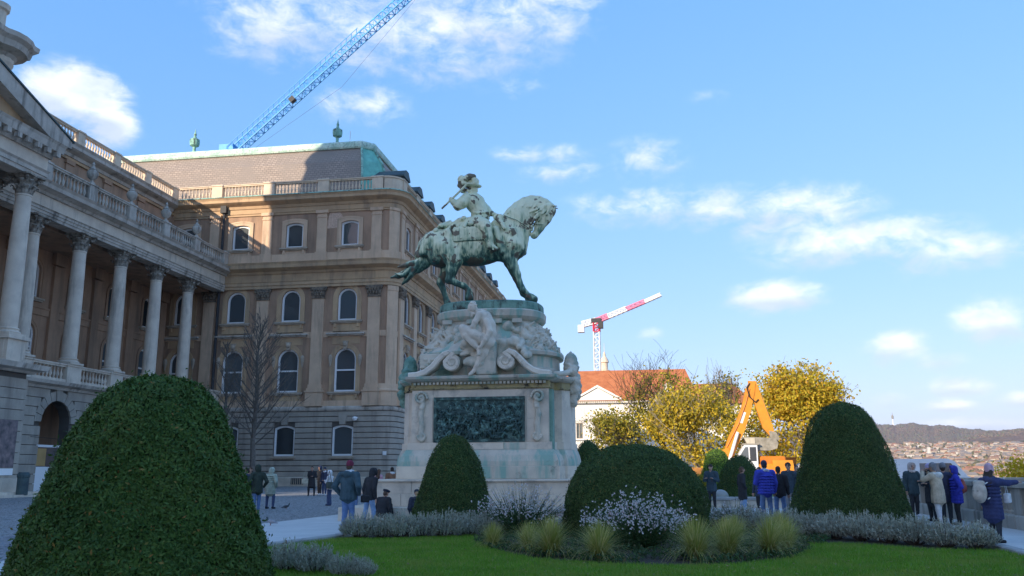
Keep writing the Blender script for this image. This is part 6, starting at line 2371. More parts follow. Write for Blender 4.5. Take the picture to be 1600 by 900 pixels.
def person(label, x, y, H, yaw, coat, trou, shoe=BLACK, hair=HAIR, top='hair', topc=None, hem=.80, arms=('hang', 'hang'), stance=.09, stride=0.0, bulk=1.0,
           lean=0.0, turn=0.0, nod=0.0, hood_down=None, accent=None, long_hair=False, sit=None, beard=False, glasses=False, group=None, flare=0.0, z0=0.0, puffer=False, bend=(0, 0)):
    """one continuous figure facing local +Y; yaw turns it (0 = away from the viewer)"""
    s = H / 1.75
    P = []
    SK, CO, TR, SH, HR, AC, EY = range(7)
    hipz = .92
    dz = 0.0
    if sit is not None:
        dz = sit / s + .02 - hipz + .10
    hz = hipz + dz
    LN = R(lean)

    def up(px_, py_, pz_):            # lean the upper body forward about the hips
        v = pz_ - hz
        return (px_, py_ + 0 + v * math.sin(LN) + py_ * (math.cos(LN) - 1), hz + v * math.cos(LN) - py_ * math.sin(LN))

    # legs
    for sd in (-1, 1):
        fx = sd * stance
        st_ = stride * sd
        if sit is None:
            hip, kn, an = (sd * .085, 0, hz), (fx * 1.02, st_ * .5 + .03 + max(bend[0 if sd < 0 else 1], 0), .50), (fx, st_, .09)
        else:
            hip, kn, an = (sd * .09, 0, hz), (sd * .13, .42, hz + .02), (sd * .12, .40, .09 + (z0 and 0))
            if sit < .3:          # low seat: knees drawn up
                kn, an = (sd * .14, .30, hz + .30), (sd * .12, .46, .09)
        P.append(('c', hip, kn, .098, .072, TR, .03))
        P.append(('c', kn, an, .072 + flare * .02, .052 + flare * .05, TR, .02))
        P.append(('c', (an[0], an[1] - .03, an[2] - .035), (an[0] * 1.06, an[1] + .15, an[2] - .05), .047, .040, SH, .02))
    P.append(('e', (0, 0, hz + .02), (.17, .13, .14), None, TR, .04))
    # torso and coat
    b = bulk
    P.append(('e', up(0, .0, hz + .36), (.185 * b, .125 * b, .22), (-LN, 0, 0), CO, .06))
    P.append(('e', up(0, -.01, hz + .22), (.165 * b, .125 * b, .22), (-LN, 0, 0), CO, .06))
    for sd in (-1, 1):
        P.append(('c', up(sd * .05, 0, hz + .54), up(sd * .165 * b, -.01, hz + .50), .075, .085 * b, CO, .05))
    hm = hem + dz if sit is None else max(hem + dz, hz - .06)
    drop = hz + .12 - hm
    if sit is None:
        P.append(('c', (0, -.005, hz + .12), (0, -.005, hm + .13), .165 * b, (.175 + .10 * max(drop - .3, 0)) * b, CO, .05, .78))
        n = 14
        for i in range(n):
            a = i * 6.283 / n
            rx, ry = (.165 + .10 * max(drop - .3, 0)) * b, (.125 + .06 * max(drop - .3, 0)) * b
            P.append(('c', (rx * .9 * math.cos(a), ry * .9 * math.sin(a), hz + .10), (rx * math.cos(a), ry * math.sin(a), hm + .03), .03, .03, CO, .03))
    else:
        P.append(('e', up(0, -.01, hz + .05), (.19 * b, .16 * b, .16), None, CO, .05))
    if puffer:
        k = 0
        z = hm + .03
        while z < hz + .50:
            n = 16
            for i in range(n):
                a = i * 6.283 / n
                P.append(('e', up(.175 * b * math.cos(a), .125 * b * math.sin(a), z), (.045, .045, .028), None, CO, .012))
            z += .085
    # arms
    hands = []
    for sd, pose in ((1, arms[0]), (-1, arms[1])):
        e, w = POSES[pose]
        sh = (sd * .185 * b, -.01, hz + .50)
        el = (sh[0] + sd * e[0], sh[1] + e[1], sh[2] + e[2])
        wr = (sh[0] + sd * w[0], sh[1] + w[1], sh[2] + w[2])
        sh, el, wr = up(*sh), up(*el), up(*wr)
        P.append(('c', sh, el, .078 * b, .062 * b, CO, .03))
        P.append(('c', el, wr, .062 * b, .047 * b, CO, .02))
        d = (Vector(wr) - Vector(el)).normalized()
        if pose != 'pocket':
            P.append(('c', wr, tuple(Vector(wr) + d * .03), .03, .028, SK, .01))
            hands.append((Vector(wr) + d * .015, d, sd))
    # neck, head, face
    P.append(('c', up(0, .0, hz + .54), up(0, .02, hz + .66), .056, .052, SK if accent is None else AC, .02))
    if accent is not None:
        for i in range(10):
            a = i * .6283
            P.append(('e', up(.085 * math.cos(a), .085 * math.sin(a) + .01, hz + .585 + .012 * math.sin(3 * a)), (.045, .045, .045), None, AC, .02))
    hc = Vector(up(0, .035, hz + .735))
    hr = Matrix.Rotation(R(turn), 3, 'Z') @ Matrix.Rotation(-R(nod) - LN * .35, 3, 'X')

    def hd(a, b_, c_):
        return tuple(hc + hr @ Vector((a, b_, c_)))

    P.append(('e', hd(0, 0, .012), (.076, .093, .108), tuple(hr.to_euler()), SK, .01))
    P.append(('e', hd(0, .030, -.06), (.052, .055, .06), tuple(hr.to_euler()), SK, .02))
    P.append(('c', hd(0, .090, .020), hd(0, .112, -.022), .012, .019, SK, .01))
    for sd in (-1, 1):
        P.append(('e', hd(sd * .078, -.005, -.005), (.012, .024, .032), None, SK, .01))
        P.append(('e', hd(sd * .032, .083, .018), (.014 + .012 * glasses, .010, .008 + .012 * glasses), None, EY, .004))
    P.append(('e', hd(0, .090, -.058), (.024, .010, .007), None, EY if beard else SK, .004))
    if beard:
        P.append(('e', hd(0, .055, -.085), (.055, .045, .04), None, HR, .01))
    er = tuple(hr.to_euler())
    if top in ('hair', 'hairlong', 'curly', 'pony'):
        P.append(('e', hd(0, -.014, .040), (.086, .096, .098), er, HR, .01))
        P.append(('e', hd(0, -.045, -.02), (.078, .065, .09), er, HR, .01))
        if top == 'curly':
            r_ = random.Random(5)
            for i in range(26):
                a, e_ = r_.uniform(0, 6.28), r_.uniform(.0, 1.4)
                P.append(('e', hd(.085 * math.cos(a) * math.cos(e_), -.02 + .085 * math.sin(a) * math.cos(e_), .03 + .10 * math.sin(e_)), (.034, .034, .034), None, HR, .01))
        if top == 'pony':
            P.append(('c', hd(0, -.10, .04), hd(0, -.14, -.10), .032, .018, HR, .01))
            P.append(('e', hd(0, -.10, .05), (.035, .035, .035), None, HR, .01))
    if long_hair or top == 'hairlong':
        for sd in (-1, 0, 1):
            P.append(('c', hd(sd * .06, -.05, 0), up(sd * .075, -.12 - .02 * (sd == 0), hz + .42), .05, .045, HR, .02))
    if top == 'beanie':
        P.append(('e', hd(0, -.008, .065), (.094, .104, .100), er, AC + 2, .01))
        P.append(('e', hd(0, -.008, .028), (.097, .107, .036), er, AC + 2, .01))
        P.append(('e', hd(0, -.05, -.02), (.074, .055, .08), er, HR, .01))
    if top == 'tallbeanie':
        P.append(('e', hd(0, -.02, .085), (.098, .108, .125), er, AC + 2, .02))
        P.append(('e', hd(0, -.006, .030), (.102, .112, .045), er, AC + 2, .01))
    if top == 'beret':
        P.append(('e', hd(0, -.015, .088), (.135, .14, .048), er, AC + 2, .02))
        P.append(('e', hd(0, -.01, .055), (.092, .102, .045), er, AC + 2, .01))
        P.append(('e', hd(0, -.05, -.02), (.076, .06, .085), er, HR, .01))
    if top == 'hood':
        P.append(('e', hd(0, -.03, .030), (.112, .115, .128), er, AC + 2, .02))
        P.append(('e', hd(0, -.055, -.06), (.115, .085, .10), er, AC + 2, .03))
        for i in range(15):
            a = -.75 + i / 14 * (math.pi + 1.5)
            P.append(('e', hd(.100 * math.cos(a), .058, .015 + .118 * math.sin(a)), (.024, .03, .024), None, AC + 2, .01))
    if hood_down is not None:
        P.append(('e', up(0, -.115, hz + .53), (.15, .075, .085), (R(30) - LN, 0, 0), AC + 3, .03))
        for sd in (-1, 1):
            P.append(('c', up(sd * .13, -.08, hz + .55), up(sd * .09, .06, hz + .545), .045, .035, AC + 3, .02))
    P2 = []
    for p in P:                       # scale to height
        p = list(p)
        if p[0] == 'c':
            p[1], p[2] = tuple(v * s for v in p[1]), tuple(v * s for v in p[2])
            p[3] *= s
            p[4] *= s
        else:
            p[1], p[2] = tuple(v * s for v in p[1]), tuple(v * s for v in p[2])
        P2.append(tuple(p))
    far_ = math.hypot(x, y)
    h = .016 if far_ < 32 else .022
    r1, r2, r3 = random.uniform(0, 6), random.uniform(0, 6), random.uniform(0, 6)
    wr_ = lambda X, Y, Z: .0045 * np.sin(X * 23 + r1 + 5 * np.sin(Z * 9)) * np.sin(Z * 31 + r2 + 4 * np.sin(X * 11)) * np.sin(Y * 19 + r3)
    me = sdf_mesh('person', P2, h, .02, noise=wr_)
    ac = accent if accent is not None else coat
    setmats(me, [M_skin, cloth(coat), cloth(trou), cloth(shoe), cloth(hair), cloth(ac), M_eye, cloth(topc or BLACK), cloth(hood_down or coat)])
    # material slots: 0 skin 1 coat 2 trousers 3 shoes 4 hair 5 accent 6 eyes 7 hat/hood 8 hood worn down
    M = T(x, y, z0, R(yaw))
    o = ob('person', me, None, None, M, label=label, cat='person', group=group)
    for p_, d, sd in hands:
        q_ = d.to_track_quat('Z', 'Y').to_matrix().to_4x4()
        Mh = M @ Matrix.Translation(p_ * s) @ q_ @ Matrix.Diagonal((sd * s, s, s, 1))
        ob('hand', HAND, None, o, Mh)
    return o


GR = 'visitors on the terrace'
person('person in navy jacket half hidden by the huge yew edge', -16.55, 33.9, 1.74, 60, NAVY, DKJ, top='hair', hem=.78, arms=('hang', 'pocket'))
person('person in green jacket holding something, behind the dark green parka', -16.95, 35.0, 1.76, 170, (.02, .09, .045), GREY, hair=HAIRB, hem=.8, arms=('chest', 'chest'))
person('person in hooded dark green parka and jeans beside the huge yew', -15.85, 33.4, 1.84, 35, GREEN, JEANS, top='hood', topc=GREEN, hem=.72, arms=('pocket', 'pocket'), bulk=1.12, stride=.06)
person('person in long sage green puffer coat and jeans seen from behind', -16.7, 36.5, 1.74, -8, SAGE, DKJ, top='hood', topc=(.30, .34, .28), hem=.62, arms=('pocket', 'hang'), bulk=1.15, stance=.16, puffer=True)
person('person in long black leather coat with a pale bag', -22.25, 54.9, 1.88, 195, BLACK, BLACK, top='hair', hem=.52, arms=('hang', 'chest'), stance=.17)
person('person in hooded black jacket standing between two others', -22.6, 57.2, 1.92, 150, BLACK, BLACK, shoe=WHITE, top='hood', topc=NAVY, hem=.75, arms=('pocket', 'pocket'))
person('person in dark jacket with white scarf and white shoes', -21.9, 56.3, 1.82, 175, NAVY, DKJ, shoe=WHITE, top='beanie', topc=NAVY, accent=WHITE, hem=.78)
person('person in white hooded jacket and flared navy trousers facing left', -15.33, 40.1, 1.62, 80, (.62, .56, .56), DKJ, shoe=NAVY, top='hood', topc=WHITE, hem=.82, arms=('point', 'chest'), flare=1.0, stance=.05)
person('man in teal hooded jacket, jeans and burgundy beanie seen from behind', -8.25, 23.0, 1.86, -12, TEAL, JEANS, shoe=BLACK, hair=HAIRB, top='beanie', topc=BURG, hem=.80, arms=('pocket', 'pocket'), bulk=1.24, hood_down=TEAL, stance=.07, stride=.10, accent=WHITE)
person('person in black hooded jacket and light jeans bending beside the beanie man', -8.45, 25.4, 1.68, -35, BLACK, JEANSL, shoe=BLACK, top='hood', topc=BLACK, hem=.80, arms=('hang', 'hang'), stance=.13, stride=.10, bulk=1.12, lean=8)
person('person in tan fur hood hidden behind the bending person', -11.6, 33.0, 1.60, 20, TAN, JEANS, top='hood', topc=TAN, hem=.75)
person('seated person in black coat and dark beret with shoulder strap', -8.72, 27.5, 1.62, -25, BLACK, BLACK, top='beret', topc=(.012, .016, .03), hair=HAIRB, sit=.14, lean=14, nod=20, arms=('rest', 'rest'), bulk=1.22)
person('seated person in navy beanie and hooded navy coat looking down', -7.45, 27.5, 1.66, 35, (.016, .022, .04), NAVY, top='beanie', topc=(.014, .02, .035), hair=(.30, .20, .10), sit=.14, lean=20, nod=28, arms=('rest', 'rest'), bulk=1.25, hood_down=(.02, .026, .045), accent=TAN)
person('person with long dark brown hair sitting behind the monument steps', -13.0, 40.4, 1.67, -20, PINK, JEANS, hair=HAIRB, top='hairlong', hem=.8)
person('person in brown coat with white collar sitting behind the monument steps', -12.3, 40.3, 1.76, 25, BROWN, BLACK, hair=HAIR, top='hair', hem=.7, accent=WHITE, bulk=1.2)
# right-hand group
person('man in dark teal coat and black trousers looking at his phone', 2.42, 37.2, 1.81, 160, (.025, .045, .06), BLACK, hair=HAIR, top='hair', hem=.72, arms=('phone', 'phone'), nod=22, turn=-10, stance=.09, bulk=1.1, stride=.05)
person('woman in long black coat and flared jeans with ponytail', 3.4, 34.6, 1.70, -70, BLACK, JEANSL, shoe=WHITE, hair=HAIRB, top='pony', hem=.52, arms=('pocket', 'hang'), flare=.8, stance=.09)
person('man in bright blue puffer jacket, jeans and navy beanie seen from behind', 3.62, 29.3, 1.86, 22, BLUE, JEANS, shoe=WHITE, hair=HAIR, top='beanie', topc=NAVY, hem=.80, arms=('hang', 'phone'), bulk=1.30, stance=.13, accent=(.45, .47, .55), puffer=True)
person('man in black jacket and jeans at the right shoulder of the blue puffer', 4.12, 29.9, 1.70, -10, BLACK, JEANS, hair=HAIR, top='hair', hem=.80, arms=('hang', 'pocket'), bulk=1.15, stance=.12)
person('person in dark clothes almost hidden behind the blue puffer jacket', 3.72, 31.6, 1.68, 150, NAVY, BLACK, hair=HAIR, top='hair', hem=.75)
person('man with dark curly hair and sunglasses in navy jacket beside the yew', 4.98, 33.4, 1.82, 150, (.020, .035, .050), GREY, hair=HAIR, top='curly', hem=.74, arms=('hang', 'pocket'), glasses=True, turn=10, bulk=1.12, beard=False)
person('man whose face shows between the curly-haired man and the yew', 5.45, 34.6, 1.74, 175, NAVY, DKJ, hair=HAIR, top='hair', hem=.78)
# along the parapet
person('person in dark jacket peeking out behind the right edge of the tall yew', 7.75, 30.6, 1.84, -30, NAVY, BLACK, hair=HAIR, top='hair', hem=.75, arms=('chest', 'hang'))
person('person in dark teal coat with grey scarf and sunglasses at the parapet', 8.95, 32.3, 1.80, 200, (.018, .036, .042), BLACK, shoe=WHITE, top='hood', topc=(.34, .28, .25), hair=GREY, hem=.74, accent=(.40, .34, .31), arms=('hang', 'chest'), glasses=True, bulk=1.15)
person('person in beige fur-hooded coat and white trousers taking a photograph', 8.12, 26.9, 1.76, 40, BEIGE, (.66, .62, .62), shoe=(.55, .42, .36), hair=GREY, top='beanie', topc=GREY, hem=.66, arms=('raise', 'raise'), bulk=1.15, hood_down=(.60, .54, .48), lean=4, stance=.07, stride=.06)
person('person in black with lilac hat hugging behind the beige coat', 8.75, 29.6, 1.74, 120, BLACK, BLACK, top='beanie', topc=(.34, .28, .42), hem=.55, arms=('chest', 'chest'), bulk=1.1)
person('person in dark coat with large dark bag behind the beige coat', 8.75, 28.3, 1.76, -20, NAVY, (.02, .03, .04), shoe=BLACK, top='beanie', topc=GREY, hem=.7, arms=('pocket', 'hang'), bulk=1.1)
person('person in royal blue hooded puffer coat and black trousers facing left', 8.95, 27.9, 1.68, 78, (.020, .028, .30), BLACK, shoe=(.16, .16, .13), top='hood', topc=(.020, .028, .26), hem=.66, arms=('pocket', 'pocket'), bulk=1.12, puffer=True, glasses=True, turn=10)
person('woman in long navy quilted coat and pink beanie stretching out her arm', 7.58, 21.35, 1.66, -62, (.022, .030, .095), (.02, .025, .035), shoe=BLACK, hair=HAIR, top='tallbeanie', topc=(.44, .28, .34), hem=.55, arms=('reach', 'hang'), bulk=1.18, puffer=True, long_hair=True, accent=(.03, .03, .05), hood_down=(.035, .038, .09))
person('person in navy coat cut by the left picture edge', -5.62, 6.35, 1.80, -20, (.018, .035, .075), BLACK, top='hair', hem=.72, arms=('pocket', 'pocket'), bulk=1.2)

# ---------------------------------------------------------------- what they carry
def backpack(name, label, x, y, z, yaw, c, s, strap):
    t = thing(name, label, 'backpack', (x, y, z), R(yaw))
    M = T(x, y, z, R(yaw), s)
    bd = sdf_mesh('pack_body', [('e', (0, 0, 0), (.17, .12, .25), None, 0, .03), ('e', (0, -.085, -.07), (.12, .06, .13), None, 0, .03), ('c', (-.1, 0, .21), (.1, 0, .21), .05, .05, 0, .03)], .018, .03)
    ob('pack_body', bd, cloth(c), t, M)
    for sx in (-1, 1):
        ob('strap', MB().tube([(sx * .08, .09, .18), (sx * .10, .20, .24), (sx * .11, .34, .12), (sx * .10, .30, -.06), (sx * .11, .10, -.16)], .017, 5), cloth(strap), t, M)
    ob('pocket_zip', MB().box(-.08, .08, -.128, -.12, .02, .03), M_iron, t, M)


backpack('backpack', 'large beige backpack worn by the woman in the pink beanie', 7.30, 21.22, 1.12, -62, (.42, .37, .31), .98, (.62, .60, .57))
backpack('backpack', 'small rust red backpack worn by the person in royal blue', 9.12, 27.87, 1.12, 78, (.26, .07, .05), .85, (.2, .06, .05))
backpack('backpack', 'dark blue rucksack slung behind the beige fur-hooded coat', 8.44, 28.05, 1.10, 160, (.02, .035, .055), 1.15, BLACK)


def hand_bag(label, x, y, z, c, s=1.0, rz=0.0):
    t = thing('shoulder_bag', label, 'bag', (x, y, z), rz)
    M = T(x, y, z, rz, s)
    ob('bag_body', sdf_mesh('bag_body', [('b', (0, 0, 0), (.12, .035, .09), None, 0, .03), ('c', (-.1, -.03, .08), (.1, -.03, .08), .02, .02, 0, .02)], .018, .02), cloth(c), t, M)
    ob('strap', MB().tube([(-.11, 0, .10), (-.06, .02, .35), (.0, .03, .52), (.05, .02, .35), (.11, 0, .10)], .010, 5), cloth(c), t, M)


hand_bag('black handbag hanging beside the man in the burgundy beanie', -7.82, 23.15, .88, BLACK, .8, .9)
hand_bag('pale round bag of the person in the black leather coat', -22.65, 54.75, .95, (.36, .35, .27), 1.4, .2)
hand_bag('dark green bag of the person in the white hooded jacket', -15.25, 39.85, .95, (.05, .06, .05), 1.3, 1.2)
hand_bag('white pouch on the hip of the woman in the pink beanie', 7.95, 21.45, .98, (.62, .62, .62), .9, 1.0)
ph = thing('phone', 'dark phone in the hands of the man in the teal coat', 'phone', (2.42, 36.95, 1.2))
ob('phone_body', MB().bbox(2.38, 2.46, 36.86, 36.87, 1.14, 1.29, .004), M_iron, ph)
ob('phone_screen', MB().box(2.385, 2.455, 36.871, 36.873, 1.15, 1.28), M_glass, ph)
ph = thing('camera', 'small black camera held up by the person in the beige coat', 'camera', (8.0, 27.2, 1.55))
ob('camera_body', MB().bbox(7.93, 8.07, 27.2, 27.26, 1.53, 1.62, .01), M_iron, ph)
ob('lens', MB().tube([(8.0, 27.26, 1.57), (8.0, 27.33, 1.57)], .032, 10), M_iron, ph)


# ---------------------------------------------------------------- pigeons
def pigeon(label, x, y, yaw, c):
    t = thing('pigeon', label, 'pigeon', (x, y, .01), R(yaw))
    M = T(x, y, .01, R(yaw))
    b = [('e', (0, 0, .12), (.055, .11, .06), (R(14), 0, 0), 0, .02), ('c', (0, .08, .15), (0, .115, .215), .035, .024, 1, .02), ('e', (0, .122, .232), (.024, .03, .024), None, 1, .01),
         ('c', (0, .15, .230), (0, .165, .224), .007, .004, 2, .004), ('c', (0, -.09, .10), (0, -.20, .075), .035, .018, 0, .02, .8)]
    for sx in (-1, 1):
        b += [('c', (sx * .025, 0, .08), (sx * .028, .01, .015), .010, .007, 2, .005), ('c', (sx * .028, .0, .012), (sx * .03, .04, .010), .006, .004, 2, .004), ('e', (sx * .045, -.03, .125), (.02, .10, .045), (R(12), 0, 0), 0, .01)]
    ob('body', sdf_mesh('body', b, .0075, .01), [cloth(c), cloth((.05, .07, .07)), cloth((.25, .10, .08))], t, M)


pigeon('grey pigeon walking on the pale path beside the huge yew', -11.55, 25.4, 100, (.26, .25, .27))
pigeon('dark pigeon on the cobbles behind the pale path', -15.7, 36.0, -70, (.06, .065, .075))
# ================================================================== parapet on the right
TONE = 1.0
par = thing('stone_parapet', 'weathered stone balustrade wall with panels along the right side of the terrace', 'parapet', (9.9, 28, 0))
M_par = pm('parapet_stone', (.44, .41, .36), (.33, .31, .27), 1.2, .9, .25, 12, c3=(.15, .14, .12), s3=1.4, streak=True, lo3=.5, hi3=.75)
pst = MB().bbox(-.28, .28, -.24, .24, 0, 1.12, .02).mesh('pier')
cpm = MB().bbox(-1.49, 1.49, -.32, .32, 0, .15, .03).mesh('coping_stone')
bsm = MB().bbox(-1.49, 1.49, -.30, .34, 0, .38, .03).mesh('base_stone')
pnl = MB().bbox(-1.2, 1.2, -.12, .12, 0, .74, .02).mesh('panel')
blm = autosmooth(MB().lathe([(.10, 0), (.10, .06), (.06, .1), (.10, .28), (.085, .4), (.05, .58), (.06, .64), (.10, .68), (.10, .74)], 8).mesh('baluster'))
for me in (pst, cpm, bsm, pnl, blm):
    setmats(me, M_par)
for i in range(11):
    y = 6.5 + i * 3.0
    M = T(10.1, y, 0, R(90))
    b_ = ob('base_stone', bsm, None, par, M)
    ob('coping_stone', cpm, None, par, T(10.1, y, 1.12, R(90)))
    ob('pier', pst, None, par, T(10.1, y - 1.5, 0, R(90)))
    if i in (5, 6, 8):
        ob('panel', pnl, None, par, T(10.1, y, .38, R(90)))
    else:
        for k in range(7):
            ob('baluster', blm, None, par, T(10.1, y - 1.05 + k * .35, .38))
ob('pier', pst, None, par, T(10.1, 38.0, 0))
par2 = thing('stone_parapet', 'farther run of the terrace parapet turning outwards behind the tall yew', 'parapet', (17, 38.2, 0))
for i in range(4):
    x = 11.9 + i * 3.0
    b_ = ob('base_stone', bsm, None, par2, T(x, 38.2, 0))
    ob('coping_stone', cpm, None, par2, T(x, 38.2, 1.12))
    ob('pier', pst, None, par2, T(x + 1.5, 38.2, 0))
    ob('panel', pnl, None, par2, T(x, 38.2, .38))

# ================================================================== small street furniture
TONE = 1.0
ip = thing('information_post', 'dark information post with pale panel beside the monument corner', 'post', (-15.9, 56, 0))
ob('post', MB().bbox(-16.25, -15.45, 55.9, 56.1, 0, 1.2, .03), M_iron, ip)
ob('cabinet', MB().bbox(-16.45, -15.25, 55.75, 56.2, 1.2, 2.45, .05), M_darkcop, ip)
ob('display_panel', MB().box(-16.2, -15.5, 55.73, 55.745, 1.35, 2.1), pm('panel_pale', (.50, .36, .20), (.40, .28, .16), 3, .5), ip)
ob('roof', MB().prism([(-16.55, 2.45), (-15.15, 2.45), (-15.3, 2.7), (-16.4, 2.7)], 55.65, 56.3), M_iron, ip)
bn = thing('litter_bin', 'dark litter bin by the pavilion steps at the left edge', 'bin', (-40.8, 50.9, 0))
ob('bin_body', MB().lathe([(.28, .1), (.36, .15), (.36, 1.25), (.40, 1.3), (.40, 1.45), (.30, 1.6)], 14, (-40.9, 51.6, 0)), M_darkcop, bn)
ob('foot', MB().lathe([(.3, 0), (.3, .1)], 12, (-40.9, 51.6, 0)), M_iron, bn)

# ================================================================== building site behind
M_orange = pm('machine_orange', (.72, .27, .015), (.62, .22, .012), 2, .45, .05, 10, spec=.5)
M_orange2 = pm('machine_orange_dark', (.62, .20, .02), (.50, .15, .015), 2, .5)
M_steel = pm('worn_steel', (.34, .31, .25), (.20, .18, .14), 3, .6, .2, 10)
M_rubber = pm('track_rubber', (.03, .03, .03), None, 3, .9)
M_vwhite = pm('vehicle_white', (.74, .74, .74), (.68, .68, .68), 2, .35, spec=.5)
EY_ = 66.0
ex = thing('excavator', 'orange excavator with raised folded arm and grey bucket beyond the small yew', 'excavator', (7.2, EY_, 0))


def plate(poly, y0, y1):
    return MB().prism(poly, y0, y1)


for i, yy in enumerate((EY_ - 1.2, EY_ + .8)):
    tr = MB()
    n = 20
    pts = [(7.2 + (1.5 if math.cos(a) > 0 else -1.5) + .42 * math.cos(a), .45 + .42 * math.sin(a)) for a in [k * 6.283 / n for k in range(n)]]
    tk_ = ob('track', plate(pts, yy, yy + .5), M_rubber, ex)
    for k in range(4):
        ob('roller', MB().tube([(5.9 + k * .87, yy - .02, .4), (5.9 + k * .87, yy + .52, .4)], .24, 12), M_steel, tk_)
ob('undercarriage', MB().bbox(6.2, 8.2, EY_ - .8, EY_ + .9, .5, 1.05, .05), M_steel, ex)
ob('house', MB().bbox(5.9, 9.0, EY_ - 1.1, EY_ + 1.2, 1.06, 2.0, .12), M_orange, ex)
ob('counterweight', plate([(8.6, 1.1), (9.9, 1.2), (10.1, 1.6), (10.0, 2.25), (8.6, 2.25)], EY_ - 1.15, EY_ + 1.25), M_orange, ex)
ob('engine_hood', MB().bbox(7.7, 9.6, EY_ - .9, EY_ + 1.1, 2.0, 2.55, .1), M_orange2, ex)
cabp = [(6.15, 1.6), (7.6, 1.6), (7.6, 3.35), (6.7, 3.4), (6.2, 2.6)]
cab = ob('cab', plate(cabp, EY_ - 1.15, EY_ - .05), M_vwhite, ex)
ob('cab_window', plate([(6.35, 2.3), (6.95, 2.3), (6.95, 3.2), (6.75, 3.2), (6.38, 2.65)], EY_ - 1.17, EY_ - 1.152), M_glass, cab)
ob('cab_window', plate([(7.05, 2.2), (7.5, 2.2), (7.5, 3.2), (7.05, 3.2)], EY_ - 1.17, EY_ - 1.152), M_glass, cab)
ob('cab_roof', MB().bbox(6.55, 7.75, EY_ - 1.2, EY_, 3.36, 3.46, .02), M_steel, cab)
boom = [(5.20, 2.0), (5.75, 1.9), (6.05, 2.7), (6.35, 3.4), (6.9, 4.5), (7.35, 5.7), (7.75, 7.2), (7.85, 7.9), (7.45, 8.05), (7.15, 7.55), (6.75, 6.1), (6.2, 4.9), (5.65, 3.9), (5.35, 3.0)]
bm_ = ob('boom', plate(boom, EY_ - .28, EY_ + .28), M_orange, ex)
ob('boom_foot', plate([(4.95, 1.9), (5.9, 1.9), (6.0, 2.6), (5.6, 3.2), (5.1, 3.0)], EY_ - .42, EY_ + .42), M_orange, ex)
ob('boom_rib', MB().tube([(5.5, EY_ - .3, 3.2), (6.45, EY_ - .3, 4.9), (7.05, EY_ - .3, 6.4), (7.4, EY_ - .3, 7.5)], .06, 6), M_orange2, bm_)
ob('boom_decal', plate([(6.55, 5.0), (6.75, 4.95), (7.05, 5.75), (6.85, 5.8)], EY_ - .285, EY_ - .281), M_vwhite, bm_)
stick = [(7.35, 8.1), (7.9, 8.05), (8.25, 6.9), (8.75, 5.3), (9.05, 4.1), (8.65, 4.05), (8.2, 4.6), (7.85, 5.9), (7.55, 7.0)]
sk_ = ob('stick', plate(stick, EY_ - .22, EY_ + .22), M_orange, ex)
ob('stick_cap', plate([(7.42, 7.75), (7.8, 7.7), (7.82, 7.85), (7.5, 7.92)], EY_ - .226, EY_ - .222), M_vwhite, sk_)
ob('hydraulic_cylinder', MB().tube([(8.15, EY_ - .1, 7.0), (8.7, EY_ - .1, 5.2)], .11, 8), M_steel, sk_)
ob('piston_rod', MB().tube([(8.7, EY_ - .1, 5.2), (8.95, EY_ - .1, 4.3)], .06, 8), M_vwhite, sk_)
ob('hydraulic_cylinder', MB().tube([(5.6, EY_ - .5, 2.2), (6.35, EY_ - .5, 4.3)], .12, 8), M_vwhite, bm_)
ob('hydraulic_hose', MB().tube([(7.45, EY_ - .3, 7.9), (7.2, EY_ - .4, 7.6), (7.35, EY_ - .4, 6.9), (7.75, EY_ - .35, 6.5), (8.0, EY_ - .3, 6.7)], .045, 6), M_rubber, bm_)
bk = [(6.75, 3.95), (8.95, 3.85), (9.15, 3.5), (9.05, 3.1), (8.5, 2.95), (7.1, 2.98), (7.0, 3.3)]
bu = ob('bucket', plate(bk, EY_ - .75, EY_ + .75), M_steel, ex)
ob('bucket_mouth', plate([(6.72, 3.9), (7.0, 3.3), (7.25, 3.05), (7.5, 3.3), (7.5, 3.85)], EY_ - .80, EY_ - .752), pm('steel_pale', (.55, .50, .40), (.42, .38, .30), 4, .7), bu)
for k in range(4):
    ob('bucket_tooth', MB().bar((6.75, EY_ - .6 + k * .4, 3.9), (6.5, EY_ - .6 + k * .4, 3.82), .1, .06), M_steel, bu)
ob('linkage', plate([(8.6, 4.4), (9.1, 4.3), (9.35, 3.8), (9.0, 3.4), (8.7, 3.7)], EY_ - .3, EY_ + .3), M_steel, ex)


def container(name, label, x0, x1, y, z1, mat, door):
    t = thing(name, label, 'container', ((x0 + x1) / 2, y, 0))
    b = ob('body', MB().bbox(x0, x1, y, y + 2.3, .15, z1, .03), mat, t)
    n = int((x1 - x0) / .25)
    for k in range(n):
        ob('rib', MB().box(x0 + .1 + k * .25, x0 + .2 + k * .25, y - .04, y - .002, .3, z1 - .12), mat, b)
    w0 = x0 + (x1 - x0) * door
    wn = ob('window', MB().box(w0 - .38, w0 + .38, y - .07, y - .05, 1.15, 2.0), M_glass, t)
    ob('window_frame', MB().box(w0 - .45, w0 + .45, y - .075, y - .052, 1.05, 1.15), M_vwhite, wn)
    ob('roof', MB().bbox(x0 - .04, x1 + .04, y - .05, y + 2.35, z1, z1 + .08, .02), mat, t)


container('site_container', 'orange building site container right of the excavator', 8.6, 11.0, 69.5, 2.45, M_orange2, .8)


